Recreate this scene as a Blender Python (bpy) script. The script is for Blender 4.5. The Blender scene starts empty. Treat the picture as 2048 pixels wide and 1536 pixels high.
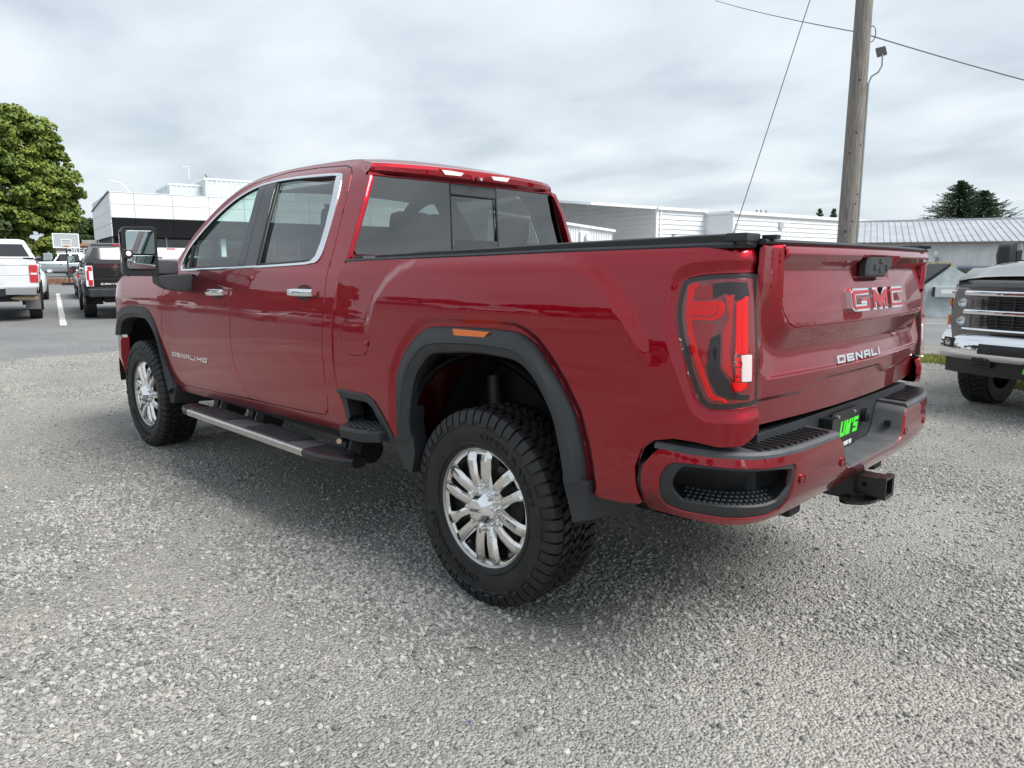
import bpy, bmesh, math, random
import numpy as np
from mathutils import Vector, Matrix
from mathutils.geometry import delaunay_2d_cdt
SC = bpy.context.scene
COL = SC.collection
R = math.radians
# ------------------------------------------------------------------ camera
cam = bpy.data.cameras.new('camera'); camo = bpy.data.objects.new('camera', cam); COL.objects.link(camo)
cam.sensor_fit = 'HORIZONTAL'; cam.sensor_width = 36.0; cam.lens = 36.0 * 1447.18 / 2048
cam.clip_start = .05; cam.clip_end = 3000
_yaw, _pit, _rol = R(-45.4975), R(-9.2518), R(.1479)
_f = Vector((math.cos(_yaw) * math.cos(_pit), math.sin(_yaw) * math.cos(_pit), math.sin(_pit)))
_r = _f.cross(Vector((0, 0, 1))).normalized(); _u = _r.cross(_f)
_r2 = math.cos(_rol) * _r + math.sin(_rol) * _u; _u2 = -math.sin(_rol) * _r + math.cos(_rol) * _u
camo.matrix_world = Matrix(((_r2.x, _u2.x, -_f.x, -2.2154), (_r2.y, _u2.y, -_f.y, 3.0510), (_r2.z, _u2.z, -_f.z, 1.4800), (0, 0, 0, 1)))
SC.camera = camo
# ------------------------------------------------------------------ sky, sun, exposure
SUN_AZ, SUN_EL = R(-163), R(50)          # direction towards the sun, angle from +x
wd = bpy.data.worlds.new('World'); SC.world = wd; wd.use_nodes = True
_n = wd.node_tree.nodes; _l = wd.node_tree.links; _n.clear()
def _nd(t, **k):
    q = _n.new(t)
    for a, b in k.items(): setattr(q, a, b)
    return q
_out = _nd('ShaderNodeOutputWorld'); _bg = _nd('ShaderNodeBackground'); _bg.inputs['Strength'].default_value = .10
_sky = _nd('ShaderNodeTexSky', sky_type='NISHITA', sun_disc=False); _sky.sun_elevation = SUN_EL; _sky.sun_rotation = R(90) - SUN_AZ
_sky.dust_density = 2.0
_tc = _nd('ShaderNodeTexCoord'); _sep = _nd('ShaderNodeSeparateXYZ'); _l.new(_tc.outputs['Generated'], _sep.inputs[0])
def _mth(op, a, b):
    q = _nd('ShaderNodeMath', operation=op)
    for i, v in enumerate((a, b)):
        if hasattr(v, 'is_output'): _l.new(v, q.inputs[i])
        elif v is not None: q.inputs[i].default_value = v
    return q.outputs[0]
_za = _mth('ADD', _mth('MAXIMUM', _sep.outputs[2], 0.0), .16)   # clouds lie on a flat layer overhead
_cv = _nd('ShaderNodeCombineXYZ'); _l.new(_mth('DIVIDE', _sep.outputs[0], _za), _cv.inputs[0]); _l.new(_mth('DIVIDE', _sep.outputs[1], _za), _cv.inputs[1])
_mp = _nd('ShaderNodeMapping'); _mp.inputs['Rotation'].default_value = (0, 0, R(40)); _mp.inputs['Scale'].default_value = (.8, 1.1, 1); _mp.inputs['Location'].default_value = (2.3, .7, 0)
_l.new(_cv.outputs[0], _mp.inputs[0])
_no = _nd('ShaderNodeTexNoise'); _no.inputs['Scale'].default_value = 2.0; _no.inputs['Detail'].default_value = 6; _no.inputs['Roughness'].default_value = .48; _no.inputs['Distortion'].default_value = .25
_l.new(_mp.outputs[0], _no.inputs['Vector'])
_rp = _nd('ShaderNodeValToRGB'); _l.new(_no.outputs[0], _rp.inputs[0])
_e = _rp.color_ramp.elements; _e[0].position = .30; _e[0].color = (2.95, 3.35, 3.68, 1); _e[1].position = .70; _e[1].color = (4.35, 4.68, 4.9, 1)
_m = _e.new(.47); _m.color = (3.6, 3.98, 4.3, 1)
_mx = _nd('ShaderNodeMixRGB'); _mx.inputs[0].default_value = .92; _l.new(_sky.outputs[0], _mx.inputs[1]); _l.new(_rp.outputs[0], _mx.inputs[2])
_l.new(_mx.outputs[0], _bg.inputs['Color']); _l.new(_bg.outputs[0], _out.inputs[0])
sl = bpy.data.lights.new('sun', 'SUN'); sl.energy = 2.05; sl.angle = R(32); sl.color = (1, .975, .94)
so = bpy.data.objects.new('sun', sl); COL.objects.link(so)
so.rotation_euler = Vector((math.cos(SUN_AZ) * math.cos(SUN_EL), math.sin(SUN_AZ) * math.cos(SUN_EL), math.sin(SUN_EL))).to_track_quat('Z', 'Y').to_euler()
SC.view_settings.view_transform = 'Standard'; SC.view_settings.look = 'None'; SC.view_settings.gamma = 1; SC.view_settings.use_curve_mapping = False
SC.view_settings.exposure = 1.06
SC.cycles.max_bounces = 8; SC.cycles.transparent_max_bounces = 12; SC.cycles.use_denoising = True
# ------------------------------------------------------------------ materials
MATS = {}
def mat(name, col=(.5, .5, .5), rough=.5, metal=0., coat=0., spec=.5, bump=0., bscale=60., var=0., vscale=3., emit=0., coat_r=.03, trans=0., ior=1.5, vcol=None):
    if name in MATS: return MATS[name]
    m = bpy.data.materials.new(name); m.use_nodes = True; nt = m.node_tree; b = nt.nodes['Principled BSDF']
    b.inputs['Base Color'].default_value = (*col, 1); b.inputs['Roughness'].default_value = rough; b.inputs['Metallic'].default_value = metal
    b.inputs['Coat Weight'].default_value = coat; b.inputs['Coat Roughness'].default_value = coat_r; b.inputs['Specular IOR Level'].default_value = spec
    b.inputs['Transmission Weight'].default_value = trans; b.inputs['IOR'].default_value = ior
    m.diffuse_color = (*col, 1)
    if var or bump:
        tc = nt.nodes.new('ShaderNodeTexCoord')
    if var:
        n = nt.nodes.new('ShaderNodeTexNoise'); n.inputs['Scale'].default_value = vscale; n.inputs['Detail'].default_value = 6; nt.links.new(tc.outputs['Object'], n.inputs['Vector'])
        rp = nt.nodes.new('ShaderNodeValToRGB'); nt.links.new(n.outputs[0], rp.inputs[0])
        c2 = vcol or tuple(min(1, c * (1 + var)) for c in col)
        rp.color_ramp.elements[0].position = .35; rp.color_ramp.elements[0].color = (*[c * (1 - var) for c in col], 1); rp.color_ramp.elements[1].position = .68; rp.color_ramp.elements[1].color = (*c2, 1)
        nt.links.new(rp.outputs[0], b.inputs['Base Color'])
        mr = nt.nodes.new('ShaderNodeMapRange'); nt.links.new(n.outputs[0], mr.inputs[0]); mr.inputs[3].default_value = max(0, rough - .08); mr.inputs[4].default_value = min(1, rough + .08)
        nt.links.new(mr.outputs[0], b.inputs['Roughness'])
    if bump:
        n = nt.nodes.new('ShaderNodeTexNoise'); n.inputs['Scale'].default_value = bscale; n.inputs['Detail'].default_value = 4; nt.links.new(tc.outputs['Object'], n.inputs['Vector'])
        bp = nt.nodes.new('ShaderNodeBump'); bp.inputs['Strength'].default_value = bump; bp.inputs['Distance'].default_value = .003; nt.links.new(n.outputs[0], bp.inputs['Height']); nt.links.new(bp.outputs[0], b.inputs['Normal'])
    MATS[name] = m; return m
def glassmat(name, tint, ior=1.5, rough=0.0):
    if name in MATS: return MATS[name]
    m = bpy.data.materials.new(name); m.use_nodes = True; nt = m.node_tree; nt.nodes.clear()
    o = nt.nodes.new('ShaderNodeOutputMaterial'); mx = nt.nodes.new('ShaderNodeMixShader'); tr = nt.nodes.new('ShaderNodeBsdfTransparent'); gl = nt.nodes.new('ShaderNodeBsdfGlossy'); fr = nt.nodes.new('ShaderNodeFresnel')
    tr.inputs[0].default_value = (*tint, 1); gl.inputs['Roughness'].default_value = rough; fr.inputs[0].default_value = ior; gl.inputs[0].default_value = (1, 1, 1, 1)
    gm = nt.nodes.new('ShaderNodeNewGeometry'); mr = nt.nodes.new('ShaderNodeMapRange'); nt.links.new(gm.outputs['Backfacing'], mr.inputs[0]); mr.inputs[3].default_value = ior; mr.inputs[4].default_value = 1 / ior; nt.links.new(mr.outputs[0], fr.inputs[0])   # a thin pane: same reflection from both sides
    nt.links.new(fr.outputs[0], mx.inputs[0]); nt.links.new(tr.outputs[0], mx.inputs[1]); nt.links.new(gl.outputs[0], mx.inputs[2]); nt.links.new(mx.outputs[0], o.inputs[0])
    m.diffuse_color = (*tint, .4); MATS[name] = m; return m
PAINT = mat('candy_red_paint', (.335, .0015, .013), .38, 1.0, coat=1.0, coat_r=.010)
_b = PAINT.node_tree.nodes['Principled BSDF']; _b.inputs['Coat IOR'].default_value = 1.52
# road dust on the lowest panels
_nt = PAINT.node_tree; _N, _L = _nt.nodes, _nt.links; _tc2 = _N.new('ShaderNodeTexCoord'); _sx = _N.new('ShaderNodeSeparateXYZ'); _L.new(_tc2.outputs['Object'], _sx.inputs[0])
_h = _N.new('ShaderNodeMapRange'); _L.new(_sx.outputs[2], _h.inputs[0]); _h.inputs[1].default_value = .98; _h.inputs[2].default_value = .58; _h.inputs[3].default_value = 0; _h.inputs[4].default_value = 1
_nn = _N.new('ShaderNodeTexNoise'); _nn.inputs['Scale'].default_value = 7; _nn.inputs['Detail'].default_value = 7; _L.new(_tc2.outputs['Object'], _nn.inputs['Vector'])
_mm = _N.new('ShaderNodeMath'); _mm.operation = 'MULTIPLY'; _L.new(_h.outputs[0], _mm.inputs[0]); _L.new(_nn.outputs[0], _mm.inputs[1])
_cr = _N.new('ShaderNodeMapRange'); _L.new(_mm.outputs[0], _cr.inputs[0]); _cr.inputs[3].default_value = .010; _cr.inputs[4].default_value = .16; _L.new(_cr.outputs[0], _b.inputs['Coat Roughness'])
_cm = _N.new('ShaderNodeMixRGB'); _fm = _N.new('ShaderNodeMath'); _fm.operation = 'MULTIPLY'; _L.new(_mm.outputs[0], _fm.inputs[0]); _fm.inputs[1].default_value = .12; _L.new(_fm.outputs[0], _cm.inputs[0]); _cm.inputs[1].default_value = (.335, .0015, .013, 1); _cm.inputs[2].default_value = (.30, .25, .21, 1); _L.new(_cm.outputs[0], _b.inputs['Base Color'])
PLAST = mat('textured_black_plastic', (.026, .029, .033), .5, bump=.25, bscale=700, var=.18, vscale=5)
STEP = mat('worn_step_plastic', (.070, .075, .080), .55, bump=.25, bscale=500, var=.2, vscale=9)
PLASTD = mat('smooth_black_plastic', (.014, .015, .017), .38)
DARK = mat('dark_underbody', (.012, .012, .013), .75, var=.3, vscale=8)
RUBBER = mat('tyre_rubber', (.010, .0105, .012), .58, bump=.3, bscale=350, var=.2, vscale=11, vcol=(.022, .022, .022))
CHROME = mat('chrome', (.82, .83, .85), .06, 1.0)
ALU = mat('polished_aluminium', (.76, .755, .74), .12, 1.0, var=.06, vscale=30)
STEELD = mat('brushed_dark_steel', (.28, .28, .28), .42, 1.0)
BRUSH = mat('brushed_aluminium_trim', (.62, .61, .58), .3, 1.0, var=.08, vscale=60)
GLASS_T = glassmat('tinted_privacy_glass', (.25, .28, .272), 2.15)
GLASS_F = glassmat('front_side_glass', (.78, .92, .88), 1.6)
GLASS_C = glassmat('clear_lens', (.93, .95, .95))
LENS = glassmat('smoked_red_lens', (.97, .90, .90), 1.42)
LRED = mat('lamp_red_bright', (.85, .004, .006), .35, spec=.25)
LRED2 = mat('lamp_red_deep', (.36, .008, .014), .3)
LBLK = mat('lamp_black_bezel', (.010, .009, .010), .4)
LWHT = mat('lamp_white_reflector', (.82, .80, .80), .25)
AMBER = mat('amber_marker', (.85, .20, .03), .22, coat=.5)
INTER = mat('interior_black', (.020, .020, .022), .7, var=.2, vscale=8)
INTER2 = mat('interior_grey', (.16, .17, .17), .6)
MIRR = mat('mirror_glass', (.40, .47, .47), .0, 1.0)
GREEN = mat('plate_green_print', (.06, .75, .03), .45)
WHITEP = mat('white_print', (.75, .75, .75), .5)
# ------------------------------------------------------------------ mesh helpers
def mk(name, verts, faces, material=None, parent=None, smooth=False, normals=None, loc=None, rotz=None):
    me = bpy.data.meshes.new(name); me.from_pydata([tuple(v) for v in verts], [], faces); me.update()
    if smooth or normals is not None: me.polygons.foreach_set('use_smooth', [True] * len(me.polygons))
    if normals is not None: me.normals_split_custom_set_from_vertices([tuple(n) for n in normals])
    if material: me.materials.append(material)
    o = bpy.data.objects.new(name, me); COL.objects.link(o)
    if parent: o.parent = parent
    if loc is not None: o.location = loc
    if rotz is not None: o.rotation_euler.z = rotz
    return o
def from_bm(name, bm, material=None, parent=None, smooth=None, loc=None, rotz=None):
    me = bpy.data.meshes.new(name); bm.to_mesh(me); bm.free()
    if smooth is not None:
        me.polygons.foreach_set('use_smooth', [True] * len(me.polygons)); me.set_sharp_from_angle(angle=R(smooth))
    if material: me.materials.append(material)
    o = bpy.data.objects.new(name, me); COL.objects.link(o)
    if parent: o.parent = parent
    if loc is not None: o.location = loc
    if rotz is not None: o.rotation_euler.z = rotz
    return o
def thing(name, label, cat, loc=(0, 0, 0), rotz=0, group=None):
    o = bpy.data.objects.new(name, None); COL.objects.link(o); o.empty_display_size = .2
    o.location = loc; o.rotation_euler = (0, 0, rotz); o['label'] = label; o['category'] = cat
    if group: o['group'] = group
    return o
def tag(o, label, cat, group=None):
    o['label'] = label; o['category'] = cat
    if group: o['group'] = group
    return o
def struct(o): o['kind'] = 'structure'; return o
def stuff(o, label=None, cat=None):
    o['kind'] = 'stuff'
    if label: o['label'] = label; o['category'] = cat
    return o
def copy_tree(o, parent=None):
    c = o.copy(); COL.objects.link(c)
    if parent: c.parent = parent
    for ch in o.children: copy_tree(ch, c)
    return c
class MB:
    """collects simple solids; build() links them as one mesh object"""
    def __init__(s): s.v = []; s.f = []
    def add(s, v, f):
        k = len(s.v); s.v += [tuple(q) for q in v]; s.f += [tuple(i + k for i in q) for q in f]; return s
    def box(s, x0, x1, y0, y1, z0, z1):
        return s.add([(x0, y0, z0), (x1, y0, z0), (x1, y1, z0), (x0, y1, z0), (x0, y0, z1), (x1, y0, z1), (x1, y1, z1), (x0, y1, z1)],
                     [(3, 2, 1, 0), (4, 5, 6, 7), (0, 1, 5, 4), (1, 2, 6, 5), (2, 3, 7, 6), (3, 0, 4, 7)])
    def hexa(s, q): return s.add(q, [(3, 2, 1, 0), (4, 5, 6, 7), (0, 1, 5, 4), (1, 2, 6, 5), (2, 3, 7, 6), (3, 0, 4, 7)])
    def prism(s, poly, a, b, axis):
        """poly in the two other axes (in xyz order), extruded from a to b on axis"""
        n = len(poly)
        def P(q, t):
            q = list(q); q.insert(axis, t); return tuple(q)
        v = [P(q, a) for q in poly] + [P(q, b) for q in poly]
        ar = sum(poly[i][0] * poly[(i + 1) % n][1] - poly[(i + 1) % n][0] * poly[i][1] for i in range(n))
        fl = (ar > 0) != (axis == 1)
        f = [tuple(range(n)), tuple(range(2 * n - 1, n - 1, -1))] + [(i, i + n, (i + 1) % n + n, (i + 1) % n) for i in range(n)]
        if (fl and b > a) or (not fl and b < a): f = [tuple(reversed(q)) for q in f]
        return s.add(v, f)
    def tube(s, path, r, seg=8, cap=True):
        P = [Vector(q) for q in path]; n = len(P); k = len(s.v); prev = None
        for i in range(n):
            t = (P[min(i + 1, n - 1)] - P[max(i - 1, 0)]).normalized()
            if prev is None: a = t.orthogonal().normalized()
            else: a = (prev - t * prev.dot(t)).normalized()
            prev = a; b = t.cross(a); rr = r[i] if isinstance(r, (list, tuple)) else r
            for j in range(seg):
                an = 2 * math.pi * j / seg; s.v.append(tuple(P[i] + a * math.cos(an) * rr + b * math.sin(an) * rr))
        for i in range(n - 1):
            for j in range(seg):
                s.f.append((k + i * seg + j, k + i * seg + (j + 1) % seg, k + (i + 1) * seg + (j + 1) % seg, k + (i + 1) * seg + j))
        if cap:
            s.f.append(tuple(k + j for j in range(seg - 1, -1, -1))); s.f.append(tuple(k + (n - 1) * seg + j for j in range(seg)))
        return s
    def lathe(s, prof, c=(0, 0, 0), axis=1, seg=48, close=False):
        """prof: (radius, height along axis)"""
        k = len(s.v); n = len(prof)
        for j in range(seg):
            a = 2 * math.pi * j / seg
            for r, h in prof:
                q = [r * math.cos(a), r * math.sin(a)]; q.insert(axis, h)
                s.v.append((q[0] + c[0], q[1] + c[1], q[2] + c[2]))
        for j in range(seg):
            j2 = (j + 1) % seg
            for i in range(n - 1):
                s.f.append((k + j * n + i, k + j * n + i + 1, k + j2 * n + i + 1, k + j2 * n + i))
        return s
    def grid(s, fn, us, vs):
        k = len(s.v); m = len(vs)
        for u in us:
            for v in vs: s.v.append(tuple(fn(u, v)))
        for i in range(len(us) - 1):
            for j in range(m - 1): s.f.append((k + i * m + j, k + (i + 1) * m + j, k + (i + 1) * m + j + 1, k + i * m + j + 1))
        return s
    def loft(s, rings, closed=True, caps=True):
        k = len(s.v); n = len(rings[0])
        for r in rings: s.v += [tuple(q) for q in r]
        for i in range(len(rings) - 1):
            for j in range(n if closed else n - 1):
                j2 = (j + 1) % n; s.f.append((k + i * n + j, k + i * n + j2, k + (i + 1) * n + j2, k + (i + 1) * n + j))
        if caps: s.f.append(tuple(k + j for j in range(n - 1, -1, -1))); s.f.append(tuple(k + (len(rings) - 1) * n + j for j in range(n)))
        return s
    def build(s, name, material, parent=None, smooth=None, bevel=0, mirror=False, fix=True, loc=None, rotz=None):
        bm = bmesh.new(); vs = [bm.verts.new((x, -y if mirror else y, z)) for x, y, z in s.v]
        for f in s.f:
            q = [vs[i] for i in f]
            if len(set(q)) < 3: continue
            try: bm.faces.new(q if not mirror else q[::-1])
            except ValueError: pass
        if fix: bmesh.ops.recalc_face_normals(bm, faces=bm.faces)
        if bevel: bmesh.ops.bevel(bm, geom=[e for e in bm.edges if len(e.link_faces) == 2 and e.calc_face_angle(0) > .5], offset=bevel, segments=2, profile=.6, affect='EDGES', clamp_overlap=True)
        o = from_bm(name, bm, material, parent, smooth if smooth is not None else (38 if bevel else None), loc, rotz)
        if bevel: w = o.modifiers.new('weighted_normals', 'WEIGHTED_NORMAL'); w.keep_sharp = True; w.weight = 100
        return o
def resample(P, res, closed=True):
    out = []; n = len(P)
    for i in range(n if closed else n - 1):
        a, b = P[i], P[(i + 1) % n]; L = math.hypot(b[0] - a[0], b[1] - a[1]); k = max(1, int(math.ceil(L / res)))
        out += [(a[0] + (b[0] - a[0]) * t / k, a[1] + (b[1] - a[1]) * t / k) for t in range(k)]
    if not closed: out.append(P[-1])
    return out
def chaikin(P, it=2, closed=True, keep=()):
    P = [tuple(q) for q in P]; keep = {tuple(P[i]) for i in keep}
    for _ in range(it):
        n = len(P); Q = []
        rng = range(n)
        for i in rng:
            if not closed and i in (0, n - 1): Q.append(P[i]); continue
            if P[i] in keep: Q.append(P[i]); continue
            a, p, b = P[i - 1], P[i], P[(i + 1) % n]
            Q.append((p[0] * .75 + a[0] * .25, p[1] * .75 + a[1] * .25)); Q.append((p[0] * .75 + b[0] * .25, p[1] * .75 + b[1] * .25))
        P = Q
    return P
def inpoly_np(pts, P):
    P = np.asarray(P); x, z = pts[:, 0], pts[:, 1]; c = np.zeros(len(pts), bool); j = len(P) - 1
    for i in range(len(P)):
        if P[i, 1] != P[j, 1]:
            m = ((P[i, 1] > z) != (P[j, 1] > z)) & (x < (P[j, 0] - P[i, 0]) * (z - P[i, 1]) / (P[j, 1] - P[i, 1]) + P[i, 0]); c ^= m
        j = i
    return c
def panel(name, fn, outline, material, parent, holes=(), res=.03, depth=.014, bev=.002, hint=(0, 1, 0), off=0., mirror=False, bres=None):
    """a sheet cut to an outline in a 2-D parameter space and laid on fn(u, v), with rounded and turned-in edges"""
    bres = bres or res * .8
    loops = [resample(outline, bres)] + [resample(h, bres) for h in holes]
    V = []; E = []; LI = []
    for L in loops:
        k = len(V); V += L; n = len(L); E += [(k + i, k + (i + 1) % n) for i in range(n)]; LI.append(list(range(k, k + n)))
    A = np.array(V); lo, hi = A.min(0), A.max(0); g = []; row = 0; v = lo[1] + res * .5
    while v < hi[1]:
        u = lo[0] + (res * .5 if row % 2 else 0)
        us = np.arange(u, hi[0], res); g.append(np.stack([us, np.full(len(us), v)], 1)); v += res * .866; row += 1
    if g:
        g = np.concatenate(g); m = inpoly_np(g, loops[0])
        for h in loops[1:]: m &= ~inpoly_np(g, h)
        g = g[m]
        d = np.full(len(g), 9.)
        for i in range(0, len(A)): d = np.minimum(d, (g[:, 0] - A[i, 0]) ** 2 + (g[:, 1] - A[i, 1]) ** 2)
        g = g[d > (res * .45) ** 2]; V = V + [tuple(q) for q in g]
    r = delaunay_2d_cdt([Vector(q) for q in V], E, [], 0, 1e-6)
    co = r[0]; fa = r[2]; og = r[3]
    C = np.array([[(co[a][0] + co[b][0] + co[c][0]) / 3, (co[a][1] + co[b][1] + co[c][1]) / 3] for a, b, c in fa])
    m = inpoly_np(C, loops[0])
    for h in loops[1:]: m &= ~inpoly_np(C, h)
    fa = [f for f, k in zip(fa, m) if k]
    P = []; N = []; e = 6e-4; hv = Vector(hint)
    for q in co:
        u, w = q[0], q[1]; a = Vector(fn(u, w)); n = (Vector(fn(u + e, w)) - Vector(fn(u - e, w))).cross(Vector(fn(u, w + e)) - Vector(fn(u, w - e))).normalized()
        if n.dot(hv) < 0: n = -n
        P.append(a + n * off); N.append(n)
    F = []
    for a, b, c in fa:
        n = (P[b] - P[a]).cross(P[c] - P[a]); F.append((a, b, c) if n.dot(N[a]) > 0 else (a, c, b))
    # edges: count directed boundary edges
    cnt = {}
    for f in F:
        for i in range(3): cnt[(f[i], f[(i + 1) % 3])] = 1
    bd = [(a, b) for (a, b) in cnt if (b, a) not in cnt]
    nxt = {a: b for a, b in bd}; prv = {b: a for a, b in bd}
    ring = {}
    for a in nxt:
        if a not in prv: continue
        t = (P[nxt[a]] - P[prv[a]]).normalized(); o = t.cross(N[a]).normalized()
        k = len(P); P.append(P[a] + o * bev - N[a] * bev); N.append((o * .85 + N[a] * .5).normalized())
        P.append(P[a] + o * bev - N[a] * depth); N.append((o + N[a] * .0).normalized()); ring[a] = k
    for a, b in bd:
        if a in ring and b in ring:
            ka, kb = ring[a], ring[b]; F.append((b, a, ka)); F.append((b, ka, kb)); F.append((kb, ka, ka + 1)); F.append((kb, ka + 1, kb + 1))
    if mirror:
        P = [(p.x, -p.y, p.z) for p in P]; N = [(p.x, -p.y, p.z) for p in N]; F = [f[::-1] for f in F]
    return mk(name, P, F, material, parent, normals=N)
def text_geo(txt, size, depth, shear=0., space=1.0):
    cu = bpy.data.curves.new('t', 'FONT'); cu.body = txt; cu.size = size; cu.extrude = depth / 2; cu.shear = shear; cu.space_character = space; cu.resolution_u = 3; cu.offset = size * .012
    o = bpy.data.objects.new('t', cu); COL.objects.link(o); dg = bpy.context.evaluated_depsgraph_get(); dg.update()
    me = bpy.data.meshes.new_from_object(o.evaluated_get(dg))
    v = [tuple(q.co) for q in me.vertices]; f = [tuple(p.vertices) for p in me.polygons]
    bpy.data.objects.remove(o); bpy.data.curves.remove(cu); bpy.data.meshes.remove(me)
    return v, f
def text_fit(txt, w, h, depth, shear=0., space=1.0):
    v, f = text_geo(txt, 1., depth, shear, space); A = np.array(v); lo, hi = A.min(0), A.max(0)
    return [((q[0] - lo[0]) / (hi[0] - lo[0]) * w, (q[1] - lo[1]) / (hi[1] - lo[1]) * h, q[2]) for q in v], f
# wide badge letters built from strokes; cell is w x 1
def badge(txt, w, gap, tv, th):
    out = []; x = 0
    for ch in txt:
        q = lambda *p: out.append([(x + a, b) for a, b in p])
        rc = lambda a, b, c, d: q((a, b), (c, b), (c, d), (a, d))
        if ch == ' ': x += w * .45; continue
        if ch == 'D': rc(0, 0, tv, 1); rc(tv, 1 - th, w - tv, 1); rc(tv, 0, w - tv, th); q((w - tv, 0), (w - tv * .3, 0), (w, .25), (w, .75), (w - tv * .3, 1), (w - tv, 1))
        if ch == 'E': rc(0, 0, tv, 1); rc(tv, 1 - th, w, 1); rc(tv, 0, w, th); rc(tv, .5 - th / 2, w * .92, .5 + th / 2)
        if ch == 'N': rc(0, 0, tv, 1); rc(w - tv, 0, w, 1); q((tv, 1), (tv, .62), (w - tv, 0), (w - tv, .38))
        if ch == 'A': rc(w - tv, 0, w, 1); rc(tv * .9, 1 - th, w - tv, 1); q((0, 0), (tv, 0), (tv * 1.5, 1 - th), (tv * .9, 1), (tv * .45, 1)); rc(tv * 1.25, .3, w - tv, .3 + th)
        if ch == 'L': rc(0, 0, tv, 1); rc(tv, 0, w, th)
        if ch == 'I': rc(0, 0, tv, 1); x += tv + gap; continue
        if ch == 'H': rc(0, 0, tv, 1); rc(w - tv, 0, w, 1); rc(tv, .5 - th / 2, w - tv, .5 + th / 2)
        if ch == 'G': q((0, .14), (tv, .22), (tv, .78), (0, .86)); q((0, .86), (tv, .78), (w, 1 - th), (w, 1), (w * .12, 1)); q((tv, 1 - th), (w, 1 - th), (tv, .78)); q((0, .14), (w * .12, 0), (w, 0), (w, th), (tv, th), (tv, .22)); rc(w - tv, th, w, .56); rc(w * .52, .56 - th * .8, w - tv, .56)
        if ch == 'M': rc(0, 0, tv, 1); rc(w - tv, 0, w, 1); q((tv, 1), (tv, .5), (w / 2 - tv * .45, 0), (w / 2, 0), (w / 2, .60)); q((w - tv, 1), (w / 2, .60), (w / 2, 0), (w / 2 + tv * .45, 0), (w - tv, .5))
        if ch == 'U': rc(0, 0, tv, 1); rc(w - tv, 0, w, 1); rc(tv, 0, w - tv, th)
        if ch == 'S': rc(0, 1 - th, w, 1); rc(0, .5 - th / 2, w, .5 + th / 2); rc(0, 0, w, th); rc(0, .5 + th / 2, tv, 1 - th); rc(w - tv, th, w, .5 - th / 2)
        if ch == "'": q((0, .66), (tv * .8, .72), (tv, 1), (0, 1)); x += tv + gap; continue
        if ch == 'Y': q((0, 1), (tv, 1), (w / 2 + tv / 2, .45), (w / 2 - tv / 2, .45)); q((w, 1), (w - tv, 1), (w / 2 - tv / 2, .45), (w / 2 + tv / 2, .45)); rc(w / 2 - tv / 2, 0, w / 2 + tv / 2, .45)
        if ch == 'O': rc(0, 0, tv, 1); rc(w - tv, 0, w, 1); rc(tv, 0, w - tv, th); rc(tv, 1 - th, w - tv, 1)
        if ch == 'C': q((0, .14), (tv, .22), (tv, .78), (0, .86)); q((0, .86), (tv, .78), (tv, 1 - th), (w, 1 - th), (w, 1), (w * .12, 1)); q((0, .14), (w * .12, 0), (w, 0), (w, th), (tv, th), (tv, .22))
        x += w + gap
    return out, x - gap

def sst(a,b,x):
    t=min(1,max(0,(x-a)/(b-a))); return t*t*(3-2*t)
def pchip(pts):
    xs=[p[0] for p in pts]; ys=[p[1] for p in pts]; n=len(xs)
    h=[xs[i+1]-xs[i] for i in range(n-1)]; d=[(ys[i+1]-ys[i])/h[i] for i in range(n-1)]
    m=[d[0]]+[0 if d[i-1]*d[i]<=0 else 2*d[i-1]*d[i]/(d[i-1]+d[i]) for i in range(1,n-1)]+[d[-1]]
    def f(x):
        if x<=xs[0]: return ys[0]+m[0]*(x-xs[0])
        if x>=xs[-1]: return ys[-1]+m[-1]*(x-xs[-1])
        i=0
        while x>xs[i+1]: i+=1
        t=(x-xs[i])/h[i]; t2=t*t; t3=t2*t
        return (2*t3-3*t2+1)*ys[i]+(t3-2*t2+t)*h[i]*m[i]+(-2*t3+3*t2)*ys[i+1]+(t3-t2)*h[i]*m[i+1]
    return f
CABP=pchip([(.50,.940),(.56,.963),(.62,.981),(.70,.992),(.85,.999),(.95,1.002),(1.05,1.003),(1.12,1.0018),(1.2,.9975),(1.29,.9885),(1.38,.975),(1.44,.963),(1.50,.940),(1.60,.902),(1.75,.842),(1.90,.778),(1.97,.742),(2.02,.708),(2.06,.665)])
def cab_y(x,z):
    y=CABP(z)
    if x>4.35: y-=.5*(x-4.35)**2
    if x>3.2: y+=.012*sst(3.2,3.6,x)*sst(.5,1.15,z)*(1-sst(1.2,1.42,z))
    return y
BEDP=pchip([(.55,.955),(.62,.974),(.70,.988),(.85,.995),(1.0,.997),(1.10,.996),(1.2,.991),(1.3,.981),(1.40,.970),(1.48,.960),(1.52,.952),(1.545,.938),(1.56,.915)])
# arch-shaped shoulder crease on bed side, (x,z)
ARCH=[(.80,1.18),(.741,1.304),(.652,1.397),(.563,1.449),(.456,1.478),(.21,1.485),(-.213,1.487),(-.431,1.486),(-.497,1.478),(-.564,1.455),(-.633,1.41),(-.685,1.36),(-.738,1.297),(-.80,1.18)]
def segd(px,pz,ax,az,bx,bz):
    dx,dz=bx-ax,bz-az; t=max(0,min(1,((px-ax)*dx+(pz-az)*dz)/(dx*dx+dz*dz)))
    return math.hypot(px-ax-t*dx,pz-az-t*dz)
def inpoly(x,z,P):
    c=False; j=len(P)-1
    for i in range(len(P)):
        if (P[i][1]>z)!=(P[j][1]>z) and x<(P[j][0]-P[i][0])*(z-P[i][1])/(P[j][1]-P[i][1])+P[i][0]: c=not c
        j=i
    return c
def pathd(x,z,P): return min(segd(x,z,*P[i],*P[i+1]) for i in range(len(P)-1))
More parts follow.
